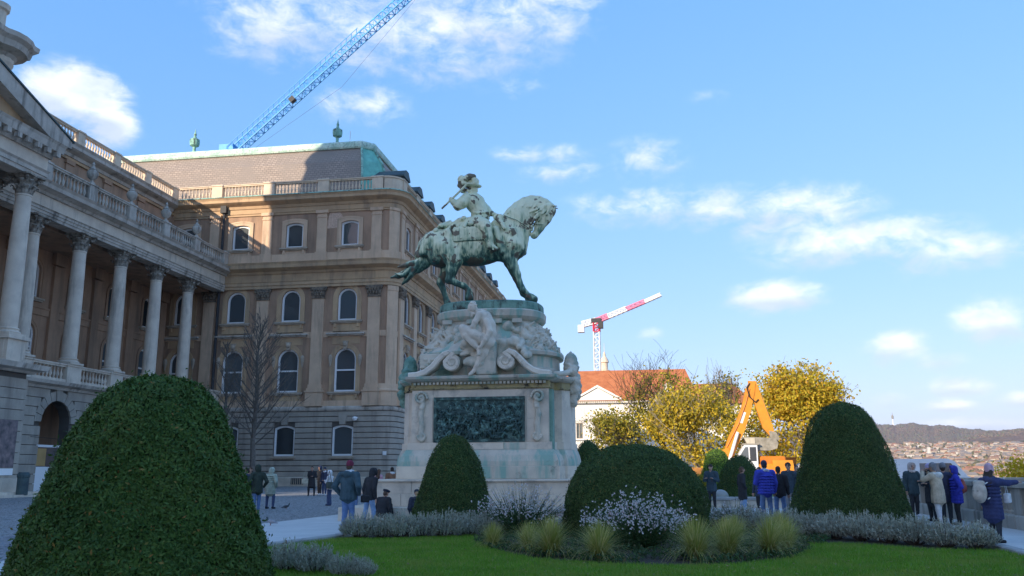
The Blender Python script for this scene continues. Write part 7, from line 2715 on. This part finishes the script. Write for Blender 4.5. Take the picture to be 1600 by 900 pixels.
def van(label, x, y, rz, L=4.9, H=2.15, mat=M_vwhite):
    t = thing('van', label, 'van', (x, y, 0), rz)
    M = T(x, y, 0, rz)
    side = [(-L / 2, .45), (-L / 2 + .05, .95), (-L / 2 + .55, 1.15), (-L / 2 + 1.25, H - .15), (-L / 2 + 1.6, H), (L / 2 - .1, H), (L / 2, H - .15), (L / 2, .45)]
    b = ob('body', plate(side, -.92, .92), mat, t, M)
    for sy in (-1, 1):
        y0, y1 = (-.93, -.921) if sy < 0 else (.921, .93)
        ob('side_window', plate([(-L / 2 + .95, 1.2), (-L / 2 + 1.95, 1.2), (-L / 2 + 1.95, H - .28), (-L / 2 + 1.45, H - .28)], y0, y1), M_glass, b, M)
        ob('side_window', plate([(-L / 2 + 2.1, 1.2), (-L / 2 + 3.3, 1.2), (-L / 2 + 3.3, H - .28), (-L / 2 + 2.1, H - .28)], y0, y1), M_glass, b, M)
        for wx in (-L / 2 + .95, L / 2 - 1.0):
            w_ = ob('wheel', MB().tube([(wx, sy * .72, .33), (wx, sy * .95, .33)], .33, 16), M_rubber, t, M)
            ob('rim', MB().tube([(wx, sy * .94, .33), (wx, sy * .962, .33)], .2, 12), M_steel, w_, M)
        ob('headlight', MB().box(-L / 2 - .02, -L / 2 + .1, sy * .72 - .15, sy * .72 + .15, .82, .98), M_steel, t, M)
    ob('windscreen', MB().add([(-L / 2 + .57, -.8, 1.18), (-L / 2 + .57, .8, 1.18), (-L / 2 + 1.23, .74, H - .2), (-L / 2 + 1.23, -.74, H - .2)], [(0, 3, 2, 1)]), M_glass, b, M)
    ob('bumper', MB().bbox(-L / 2 - .08, -L / 2 + .1, -.9, .9, .35, .62, .03), M_rubber, t, M)


van('white van parked behind the men beside the excavator', 12.2, 68.0, R(6))
van('white van with dark windows seen above the parapet right of the tall yew', 17.7, 60.5, R(172), 5.6, 2.25)
br_ = thing('site_barrier', 'orange building site barrier behind the man with the phone', 'barrier', (3.1, 63.5, 0))
for k in range(4):
    x0 = 1.6 + k * .95
    p_ = ob('barrier_panel', MB().bbox(x0, x0 + .93, 63.4, 63.55, .3, 1.75, .03), pm('barrier_orange', (.68, .30, .08), (.55, .24, .07), 2, .6), br_)
    ob('barrier_foot', MB().bbox(x0 + .3, x0 + .6, 63.1, 63.9, 0, .3, .03), M_rubber, p_)

# ================================================================== cranes
M_cblue = pm('crane_blue', (.09, .40, .80), (.07, .34, .70), 1, .5)
M_cred = pm('crane_red', (.66, .05, .09), (.56, .05, .08), 1, .5)
M_cpink = pm('crane_faded_red', (.70, .22, .34), (.6, .2, .3), 1, .5)


def truss(a, b, w, h, n, r, tri=True):
    """lattice: three or four chords with zigzag lacing"""
    a, b = Vector(a), Vector(b)
    d = (b - a).normalized()
    sx = d.cross(Vector((0, 0, 1)))
    sx = sx.normalized() if sx.length > .01 else Vector((1, 0, 0))
    upv = sx.cross(d).normalized()
    if tri:
        offs = [sx * (-w / 2), sx * (w / 2), upv * h]
    else:
        offs = [sx * (-w / 2) + upv * (-h / 2), sx * (w / 2) + upv * (-h / 2), sx * (w / 2) + upv * (h / 2), sx * (-w / 2) + upv * (h / 2)]
    mb = MB()
    m = len(offs)
    for o_ in offs:
        mb.bar(a + o_, b + o_, r * 2, r * 2)
    L = (b - a).length
    for i in range(n):
        p0, p1 = a + d * L * i / n, a + d * L * (i + 1) / n
        for k in range(m):
            o1, o2 = offs[k], offs[(k + 1) % m]
            if i % 2 == 0:
                mb.bar(p0 + o1, p1 + o2, r, r)
            else:
                mb.bar(p0 + o2, p1 + o1, r, r)
            mb.bar(p0 + o1, p0 + o2, r, r)
    return mb


bc = thing('tower_crane', 'blue lattice crane jib rising behind the slate mansard roof', 'crane', (-80, 150, 0))
ja, jb = (-80.2, 150, 63.0), (-38.5, 150, 100.0)
ob('jib', truss(ja, jb, 1.9, 2.0, 44, .10, True), M_cblue, bc)
wk = MB()
d_ = (Vector(jb) - Vector(ja))
for i in range(0, 26):
    p = Vector(ja) + d_ * (i / 40)
    wk.bar(p + Vector((-1.0, -1.2, .9)), p + Vector((-1.0, -1.2, 1.9)), .10)
wk.bar(Vector(ja) + Vector((-1.0, -1.2, 1.9)), Vector(ja) + d_ * .63 + Vector((-1.0, -1.2, 1.9)), .10)
ob('jib_walkway', wk, M_cblue, bc, kind='stuff')
ob('cable_drum', MB().bar(Vector(ja) + d_ * .28 + Vector((0, -.8, .2)), Vector(ja) + d_ * .30 + Vector((0, -.8, .2)), 1.0), M_iron, bc)
ob('mast', truss((-81, 150, 0), (-81, 150, 62), 2.2, 2.2, 30, .14, False), M_cblue, bc)
ob('machine_deck', MB().bbox(-87, -78.5, 148.6, 151.4, 62, 63.2, .1).box(-83, -80, 149, 151, 63.2, 65.4), M_cblue, bc)
ob('hoist_rope', MB().tube([(-38.5, 150, 100.0), (-58, 149.5, 76), (-77, 149, 63)], .022, 4), M_iron, bc)
rc = thing('tower_crane', 'red and white tower crane far behind the orange roofed palace', 'crane', (-14.7, 250, 0))
ob('mast', truss((-14.7, 250, 0), (-14.7, 250, 41.5), 1.7, 1.7, 26, .14, False), M_vwhite, rc)
ob('mast_head', truss((-14.7, 250, 41.5), (-14.7, 250, 44.2), 1.7, 1.7, 2, .2, False), M_cred, rc)
seg = [(-18.8, 43.0), (-14.7, 44.0), (-11.0, 45.45), (-5.5, 47.6), (-.2, 49.7), (4.6, 51.7)]
for i, ((x0, z0), (x1, z1)) in enumerate(zip(seg[:-1], seg[1:])):
    ob('jib_section', truss((x0, 250, z0), (x1, 250, z1), 1.5, 1.7 - .2 * i, 8, .15, True), [M_vwhite, M_cpink, M_vwhite, M_cpink, M_vwhite][i], rc)
ob('counterweight', MB().bbox(-20.2, -18.3, 249, 251, 41.4, 43.6, .1), M_vwhite, rc)
ob('cab', MB().bbox(-14.2, -12.7, 248.6, 250.4, 42.4, 44.4, .1), M_iron, rc)
ob('slewing_ring', MB().bbox(-16.2, -13.2, 248.8, 251.2, 44.2, 45.4, .1), M_iron, rc)

# ================================================================== white palace with the orange roof
TONE = 1.0
M_wwall = pm('white_render', (.80, .77, .70), (.72, .69, .62), .4, .9)


def tiles_mat():
    m = bpy.data.materials.new('roof_tiles')
    m.use_nodes = True
    t = NT(m.node_tree)
    b = m.node_tree.nodes['Principled BSDF']
    pos = t.n('ShaderNodeNewGeometry').outputs['Position']
    nz = t.n('ShaderNodeTexNoise', {'Vector': pos, 'Scale': .6, 'Detail': 7.0, 'Roughness': .7}).outputs[0]
    c = t.ramp(nz, [(.3, (.36, .105, .035)), (.7, (.56, .20, .075))])
    t.t.links.new(c, b.inputs['Base Color'])
    b.inputs['Roughness'].default_value = .85
    wv = t.n('ShaderNodeTexWave', {'Vector': pos, 'Scale': 2.2, 'Distortion': .4}, bands_direction='X').outputs[1]
    bp = t.n('ShaderNodeBump', {'Strength': .35, 'Distance': .06, 'Height': wv})
    t.t.links.new(bp.outputs[0], b.inputs['Normal'])
    return m


M_tiles = tiles_mat()
sp_ = thing('white_palace', 'white classical palace with pediment and large orange tiled roof', 'building', (-7, 230, -.7))
QY = 160.0
MQ = T(0, 230, 1.65 - 1.65 * 1.4375, 0, 1.4375)   # large building farther off
MQ2 = MQ @ T(0, -QY, 0)
ops = [(x, 7.2, 1.25, 2.9, 'rect') for x in (-16.5, -13.0, -9.5, -6.0, -2.5, 1.0, 4.5)]
ob('wall', wall(-30, 8.0, 0, 14.2, ops + [(x, 1.2, 1.5, 3.4, 'rect') for x in (-12.6, -9.5, -6.4)]), M_wwall, sp_, MQ)
for o_ in ops:
    f = MB()
    ring(f, [(x + o_[0], z + o_[1]) for x, z in outline(1.25, 2.9, 'rect')], [(x + o_[0], z + o_[1]) for x, z in outline(1.25, 2.9, 'rect', .1)], .05, .3)
    f.box(o_[0] - .05, o_[0] + .05, .1, .2, o_[1], o_[1] + 2.9)
    w_ = ob('window', f, M_sill, sp_, MQ)
    ob('pane', MB().box(o_[0] - .6, o_[0] + .6, .26, .3, o_[1], o_[1] + 2.9), pm('far_glass', (.16, .18, .18), (.10, .12, .12), 1, .2), w_, MQ)
    ob('hood', MB().box(o_[0] - .95, o_[0] + .95, -.35, 0, o_[1] + 3.3, o_[1] + 3.55).box(o_[0] - .8, o_[0] + .8, -.12, 0, o_[1] + 2.95, o_[1] + 3.3), M_wwall, w_, MQ)
    ob('sill', MB().box(o_[0] - .85, o_[0] + .85, -.25, 0, o_[1] - .25, o_[1] - .02), M_wwall, w_, MQ)
for x in (-12.6, -9.5, -6.4):
    ob('door', MB().box(x - .75, x + .75, .3, .34, 1.2, 4.6), M_dark, sp_, MQ)
for x in (-14.0, -11.1, -8.0, -5.1):
    c_ = ob('portico_column', autosmooth(MB().lathe([(.42, .9), (.40, 2.5), (.34, 5.0), (.45, 5.05), (.45, 5.3)], 12, (x, -1.6, 0)).mesh('portico_column')), M_wwall, sp_, MQ)
ob('portico_balcony', MB().box(-15, -4.2, -2.3, 0, 5.3, 5.9), M_wwall, sp_, MQ)
ob('balcony_rail', MB().box(-15, -4.2, -2.3, -2.1, 6.7, 6.85), M_iron, sp_, MQ)
for k in range(26):
    ob('railing_bar', MB().box(-14.9 + k * .42, -14.82 + k * .42, -2.25, -2.15, 5.9, 6.7), M_iron, sp_, MQ)
ob('portico_steps', MB().box(-16, -3.2, -4, 0, 0, .9), M_wwall, sp_, MQ)
ob('cornice', MB().box(-30.3, 8.3, -.7, 0, 13.7, 14.2), M_wwall, sp_, MQ)
ob('pediment', MB().prism([(-13.6, 14.2), (-5.4, 14.2), (-9.5, 16.5)], -.85, 4), M_wwall, sp_, MQ)
for sx in (-1, 1):
    ob('pediment_cornice', MB().prism([(-9.5 + sx * 4.4, 14.2), (-9.5 + sx * 4.4, 14.55), (-9.5, 17.0), (-9.5, 16.55)] if sx < 0 else [(-9.5 + 4.4, 14.55), (-9.5 + 4.4, 14.2), (-9.5, 16.55), (-9.5, 17.0)], -1.1, 4), M_wwall, sp_, MQ)
for k in range(22):
    ob('dentil', MB().box(-13.6 + k * .39, -13.4 + k * .39, -.82, -.69, 13.8, 14.1), M_sill, sp_, MQ)
rf_ = MB()
rf_.add([(-31, QY - .9, 14.1), (9.0, QY - .9, 14.1), (7.0, QY + 7.5, 20.6), (-31, QY + 7.5, 20.6), (9.0, QY + 16, 14.1), (-31, QY + 16, 14.1)], [(0, 1, 2, 3), (1, 4, 2), (3, 2, 4, 5)])
ob('roof', rf_, M_tiles, sp_, MQ2)
ob('side_wall', MB().box(-30, 8, QY + .35, QY + 15, 0, 14), M_wwall, sp_, MQ2)
for x in (3.5, -20):
    ob('dormer', MB().prism([(x - .8, 15.6), (x + .8, 15.6), (x + .8, 16.9), (x, 17.5), (x - .8, 16.9)], QY + 1.0, QY + 5), M_wwall, sp_, MQ2)
nb = thing('hip_roofed_house', 'white house with orange hipped roof behind the excavator arm', 'building', (20, 215, 0))
ob('wall', wall(8.5, 17.2, 0, 12.6, [(x, z, 1.2, 2.2, 'rect') for x in (10, 12.5, 15) for z in (4, 8.6)]), M_wwall, nb, T(0, 215, -.7, 0, 1.4333))
MN2 = T(0, 215, -.7, 0, 1.4333) @ T(0, -150, 0)
ob('side_wall', MB().box(8.6, 17.2, 150.35, 163, 0, 12.5), M_wwall, nb, MN2)
for x in (10, 12.5, 15):
    for z in (4, 8.6):
        w_ = ob('window', MB().box(x - .6, x + .6, .2, .3, z, z + 2.2), pm('far_glass', (.16, .18, .18)), nb, T(0, 215, -.7, 0, 1.4333))
        ob('window_frame', MB().box(x - .04, x + .04, .15, .199, z, z + 2.2), M_vwhite, w_, T(0, 215, -.7, 0, 1.4333))
rf_ = MB()
rf_.add([(8.0, 149.4, 12.5), (17.8, 149.4, 12.5), (17.8, 163.5, 12.5), (8.0, 163.5, 12.5), (8.0, 156.5, 16.6), (14.6, 156.5, 16.6)], [(0, 1, 5, 4), (1, 2, 5), (2, 3, 4, 5), (0, 4, 3)])
ob('roof', rf_, M_tiles, nb, MN2)
ob('finial', MB().tube([(14.6, 156.5, 16.5), (14.6, 156.5, 17.6)], .12, 6), M_iron, nb, MN2)
ct_ = thing('church_cupola', 'small grey church cupola with spire behind the orange palace roof', 'tower', (-14.2, 285, 0))
cx0 = -14.4
ob('tower_shaft', MB().box(cx0 - 1.8, cx0 + 1.8, 283, 287, 0, 33.6), M_balpale, ct_)
ob('lantern', MB().lathe([(1.7, 33.6), (1.7, 34.0), (1.1, 34.2), (1.1, 36.4), (1.5, 36.6), (1.3, 37.4), (.8, 38.3), (.5, 38.6), (.45, 39.4), (.25, 40.0), (.08, 40.3), (.04, 43.2)], 10, (cx0, 285, 0)), M_balpale, ct_)
ob('roof_ledge', MB().box(cx0 - 4, cx0 + 2.6, 282.5, 287.5, 33.0, 33.6), M_balpale, ct_)

# ================================================================== valley, town and hills
def terr(x, y):
    d = np.hypot(x, y)
    az = np.degrees(np.arctan2(x, y))
    z = np.interp(d, [0, 60, 120, 400, 900, 1500, 2300, 3200, 4200, 5200, 9000, 20000], [-25, -30, -42, -48, -44, -34, 2, 48, 98, 110, 120, 120])
    z = z + 5 * np.sin(x * .006 + 1) * np.sin(y * .005) * np.clip(d / 1500, 0, 1) * (d > 800)
    ridge = np.interp(az, [-40, -10, 2, 8, 13, 14.5, 16, 18, 19.2, 20.2, 21.2, 23, 27, 35, 60], [60, 80, 110, 150, 172, 182, 180, 158, 138, 112, 78, 30, 10, 20, 40])
    z = z + ridge * 1.0 * np.exp(-((d - 6600) / 1050.0) ** 2)
    r2 = np.interp(az, [15, 17, 18.4, 19.5, 20.6, 22, 26, 32, 45], [0, 4, 26, 52, 64, 76, 84, 60, 20])
    z = z + r2 * np.exp(-((d - 5200) / 420.0) ** 2)
    z = z + (5 * np.sin(az * 3.3) + 2.5 * np.sin(az * 9.1 + 2) + 1.2 * np.sin(az * 27)) * np.clip((d - 4500) / 1500, 0, 1)
    return z


azs = np.radians(np.linspace(-30, 62, 230))
ds = np.concatenate([np.linspace(11, 100, 8), np.geomspace(130, 4400, 46), np.linspace(4500, 8200, 60), [9500, 14000, 22000]])
A_, D_ = np.meshgrid(azs, ds, indexing='ij')
TX, TY_ = D_ * np.sin(A_), D_ * np.cos(A_)
TZ = terr(TX, TY_)
far_m = D_ > 8300
TZ = np.where(far_m, np.minimum(TZ, 40), TZ)
keep = TZ.copy()
inside = (TX < 26) & (TY_ < 430) & (D_ < 500)
TZ = np.where(inside, -31.0, TZ)
na, nd = A_.shape
I_, J_ = np.meshgrid(np.arange(na - 1), np.arange(nd - 1), indexing='ij')
i0 = (I_ * nd + J_).ravel()
Fq = np.stack([i0, i0 + 1, i0 + nd + 1, i0 + nd], 1)


def terrain_mat():
    m = bpy.data.materials.new('autumn_terrain')
    m.use_nodes = True
    t = NT(m.node_tree)
    b = m.node_tree.nodes['Principled BSDF']
    pos = t.n('ShaderNodeNewGeometry').outputs['Position']
    n1 = t.n('ShaderNodeTexNoise', {'Vector': pos, 'Scale': .02, 'Detail': 9.0, 'Roughness': .7}).outputs[0]
    n2 = t.n('ShaderNodeTexNoise', {'Vector': pos, 'Scale': .0022, 'Detail': 5.0}).outputs[0]
    c = t.ramp(n1, [(.3, (.085, .066, .055)), (.48, (.17, .12, .085)), (.62, (.26, .17, .105)), (.75, (.12, .125, .07))])
    c = t.mix(t.n('ShaderNodeMapRange', {0: n2, 1: .45, 2: .65, 3: 0, 4: .6}).outputs[0], c, (.20, .125, .10))
    t.t.links.new(c, b.inputs['Base Color'])
    b.inputs['Roughness'].default_value = 1.0
    b.inputs['Specular IOR Level'].default_value = 0
    vo = t.n('ShaderNodeTexVoronoi', {'Vector': pos, 'Scale': .05}).outputs[0]
    bp = t.n('ShaderNodeBump', {'Strength': .8, 'Distance': 9.0, 'Height': vo}, invert=True)
    t.t.links.new(bp.outputs[0], b.inputs['Normal'])
    return m


ob('hills', np_mesh('hills', np.stack([TX, TY_, TZ], -1).reshape(-1, 3), Fq, True), terrain_mat(), kind='structure')
gp = MB()
gp.add([(-20000, -20000, -60), (20000, -20000, -60), (20000, 24000, -60), (-20000, 24000, -60)], [(0, 1, 2, 3)])
ob('valley_ground', gp, pm('valley_floor', (.12, .105, .085), (.09, .08, .065), .01, 1.0), kind='structure')


def house_mesh(w, d, h, rf, hip):
    mb = MB()
    mb.box(-w / 2, w / 2, -d / 2, d / 2, -8, h)
    mb.cur = 1
    e = .5
    if rf > 0:
        i = w * .3 if hip else 0
        mb.add([(-w / 2 - e, -d / 2 - e, h), (w / 2 + e, -d / 2 - e, h), (w / 2 + e, d / 2 + e, h), (-w / 2 - e, d / 2 + e, h), (-w / 2 + i, 0, h + rf), (w / 2 - i, 0, h + rf)],
               [(0, 1, 5, 4), (1, 2, 5), (2, 3, 4, 5), (3, 0, 4)])
    mb.cur = 2
    nf = max(1, int(h / 3.2))
    nw = max(2, int(w / 3.2))
    for f in range(nf):
        for k in range(nw):
            x = -w / 2 + (k + .5) * w / nw
            mb.add([(x - .6, -d / 2 - .03, f * 3.2 + 1), (x + .6, -d / 2 - .03, f * 3.2 + 1), (x + .6, -d / 2 - .03, f * 3.2 + 2.5), (x - .6, -d / 2 - .03, f * 3.2 + 2.5)], [(0, 1, 2, 3)])
    return mb


WALLS = [(.56, .49, .40), (.50, .41, .31), (.66, .62, .56), (.44, .33, .25), (.50, .40, .33)]
ROOFS = [(.36, .16, .09), (.27, .15, .10), (.36, .28, .22), (.24, .21, .19), (.40, .20, .12)]
HM = []
for i in range(12):
    w, d, h = random.uniform(9, 20), random.uniform(8, 12), random.choice((5.5, 6.5, 9, 12))
    me = house_mesh(w, d, h, 0 if i == 11 else random.uniform(2.2, 4.5), i % 3 == 0).mesh('town_house')
    setmats(me, [pm('house_wall_%d' % (i % 5), WALLS[i % 5], None, .05, .9), pm('house_roof_%d' % ((i * 2 + 1) % 5), ROOFS[(i * 2 + 1) % 5], None, .05, .9), M_glass])
    HM.append((me, (w, d)))
rh = random.Random(77)
spots = []
tries = 0
while len(spots) < 1500 and tries < 60000:
    tries += 1
    az, d = rh.uniform(12.3, 24), rh.uniform(1150, 4300) if rh.random() < .75 else rh.uniform(1150, 2300)
    x, y = d * math.sin(R(az)), d * math.cos(R(az))
    cell = (round(x / 17), round(y / 30))
    spots.append((d, x, y))
spots.sort()
seen = set()
uniq = []
for d, x, y in spots:
    c_ = (round(x / 16), round(y / 26))
    if c_ not in seen:
        seen.add(c_)
        uniq.append((d, x, y))
zz = terr(np.array([u[1] for u in uniq]), np.array([u[2] for u in uniq]))
rest = []
cnt = 0
for (d, x, y), z in zip(uniq, zz):
    k = rh.randrange(12)
    yaw = rh.uniform(-.5, .5)
    az = math.degrees(math.atan2(x, y))
    if cnt < 280 and 13.7 < az < 21.6 and d > 1250:
        ob('town_house', HM[k][0], None, None, T(x, y, z - .5, yaw, rh.uniform(.85, 1.25)), label='small sunlit town house with pitched roof on the far hillside', cat='house', group='town houses on the hillside')
        cnt += 1
    else:
        rest.append((x, y, z, k, yaw))
hv, hf, hm_ = [], [], []
mbs = [house_mesh(random.uniform(10, 20), random.uniform(8, 12), random.choice((6, 7, 9.5, 12)), random.uniform(2.2, 4.5), i % 2 == 0) for i in range(6)]
off = 0
VV, TRI = [], {0: MB(), 1: MB(), 2: MB()}
allm = MB()
for x, y, z, k, yaw in rest:
    m_ = mbs[k % 6]
    c_, s_ = math.cos(yaw), math.sin(yaw)
    o_ = len(allm.v)
    allm.v += [(x + c_ * a - s_ * b, y + s_ * a + c_ * b, z + q_) for a, b, q_ in m_.v]
    allm.f += [tuple(i + o_ for i in f) for f in m_.f]
    allm.mi += [(k % 4) if mi == 0 else (4 + k % 4) if mi == 1 else 8 for mi in m_.mi]
ob('distant_town', allm, [MATS['house_wall_%d' % i] for i in range(4)] + [MATS['house_roof_%d' % i] for i in range(4)] + [M_glass], kind='stuff')
# church spire in the town
cs_ = thing('church', 'tiny church tower with spire among the far town houses', 'church', (3000 * math.sin(R(16.55)), 3000 * math.cos(R(16.55)), 36))
Mc = T(3000 * math.sin(R(16.55)), 3000 * math.cos(R(16.55)), 36)
ob('tower', MB().box(-4, 4, -4, 4, 0, 30), MATS['house_wall_2'], cs_, Mc)
ob('spire', MB().lathe([(4.5, 30), (2.5, 36), (.3, 52)], 8), MATS['house_roof_3'], cs_, Mc)
# trees between the houses: rough low crowns, uncountable at this distance
tv = []
nT = 9000
az = np.radians(rng.uniform(12, 24.5, nT))
d = np.where(rng.random(nT) < .6, rng.uniform(1100, 2600, nT), rng.uniform(2000, 4700, nT))
x, y = d * np.sin(az), d * np.cos(az)
z = terr(x, y)
ico = np.array([(0, 0, 1), (.9, 0, .4), (.28, .85, .4), (-.73, .53, .4), (-.73, -.53, .4), (.28, -.85, .4), (.6, .5, -.5), (-.3, .75, -.5), (-.8, 0, -.5), (-.3, -.75, -.5), (.6, -.5, -.5)])
fi = np.array([(0, 1, 2), (0, 2, 3), (0, 3, 4), (0, 4, 5), (0, 5, 1), (1, 6, 2), (2, 7, 3), (3, 8, 4), (4, 9, 5), (5, 10, 1), (2, 6, 7), (3, 7, 8), (4, 8, 9), (5, 9, 10), (1, 10, 6)])
r_ = rng.uniform(2.8, 6.2, nT)
jit = rng.uniform(.75, 1.25, (nT, 11, 3))
V = np.stack([x, y, z + r_ * .7], 1)[:, None] + ico[None] * jit * r_[:, None, None]
F = (np.arange(nT) * 11)[:, None, None] + fi[None]
ob('hillside_trees', np_mesh('hillside_trees', V.reshape(-1, 3), F.reshape(-1, 3)), leafm('far_foliage', (.055, .065, .025), (.20, .15, .05), (.36, .22, .05), trans=0.0, f3=.12), kind='stuff')
# woods on the ridge: uneven crown line
nT = 16000
az = np.radians(rng.uniform(10, 25, nT))
d = rng.uniform(4900, 6900, nT)
x, y = d * np.sin(az), d * np.cos(az)
z = terr(x, y)
r_ = rng.uniform(4, 7, nT)
jit = rng.uniform(.75, 1.25, (nT, 11, 3))
V = np.stack([x, y, z + r_ * .1], 1)[:, None] + ico[None] * jit * r_[:, None, None]
F = (np.arange(nT) * 11)[:, None, None] + fi[None]
ob('ridge_woods', np_mesh('ridge_woods', V.reshape(-1, 3), F.reshape(-1, 3)), leafm('wood_crowns', (.10, .08, .058), (.23, .155, .10), (.15, .15, .075), trans=0.0, f3=.2), kind='stuff')
# transmitter mast on the hill
ax_, ay_ = 6550 * math.sin(R(14.75)), 6550 * math.cos(R(14.75))
az_ = float(terr(np.array([ax_]), np.array([ay_]))[0])
tm = thing('transmitter_tower', 'white transmitter tower standing on the far hill ridge', 'tower', (ax_, ay_, az_))
Mt = T(ax_, ay_, az_)
ob('shaft', MB().lathe([(7, 0), (5, 10), (4, 50), (3, 52)], 10), M_vwhite, tm, Mt)
ob('antenna_deck', MB().lathe([(3, 50), (7.5, 54), (8, 70), (6, 74), (2, 80), (1, 96)], 10), M_steel, tm, Mt)
ob('base_building', MB().box(-75, 8, -10, 10, -5, 9), M_vwhite, tm, Mt)

# ================================================================== autumn haze
hzm = bpy.data.materials.new('haze')
hzm.use_nodes = True
hzm.node_tree.nodes.clear()
t_ = NT(hzm.node_tree)
pv_ = t_.n('ShaderNodeVolumePrincipled', {'Color': (.80, .87, 1.0, 1), 'Density': 4.6e-5, 'Anisotropy': .25})
t_.n('ShaderNodeOutputMaterial', {'Volume': pv_.outputs[0]})
ob('haze', MB().box(-22500, 22500, -22500, 25500, -62, 470), hzm, kind='stuff')
SC.cycles.volume_bounces = 0
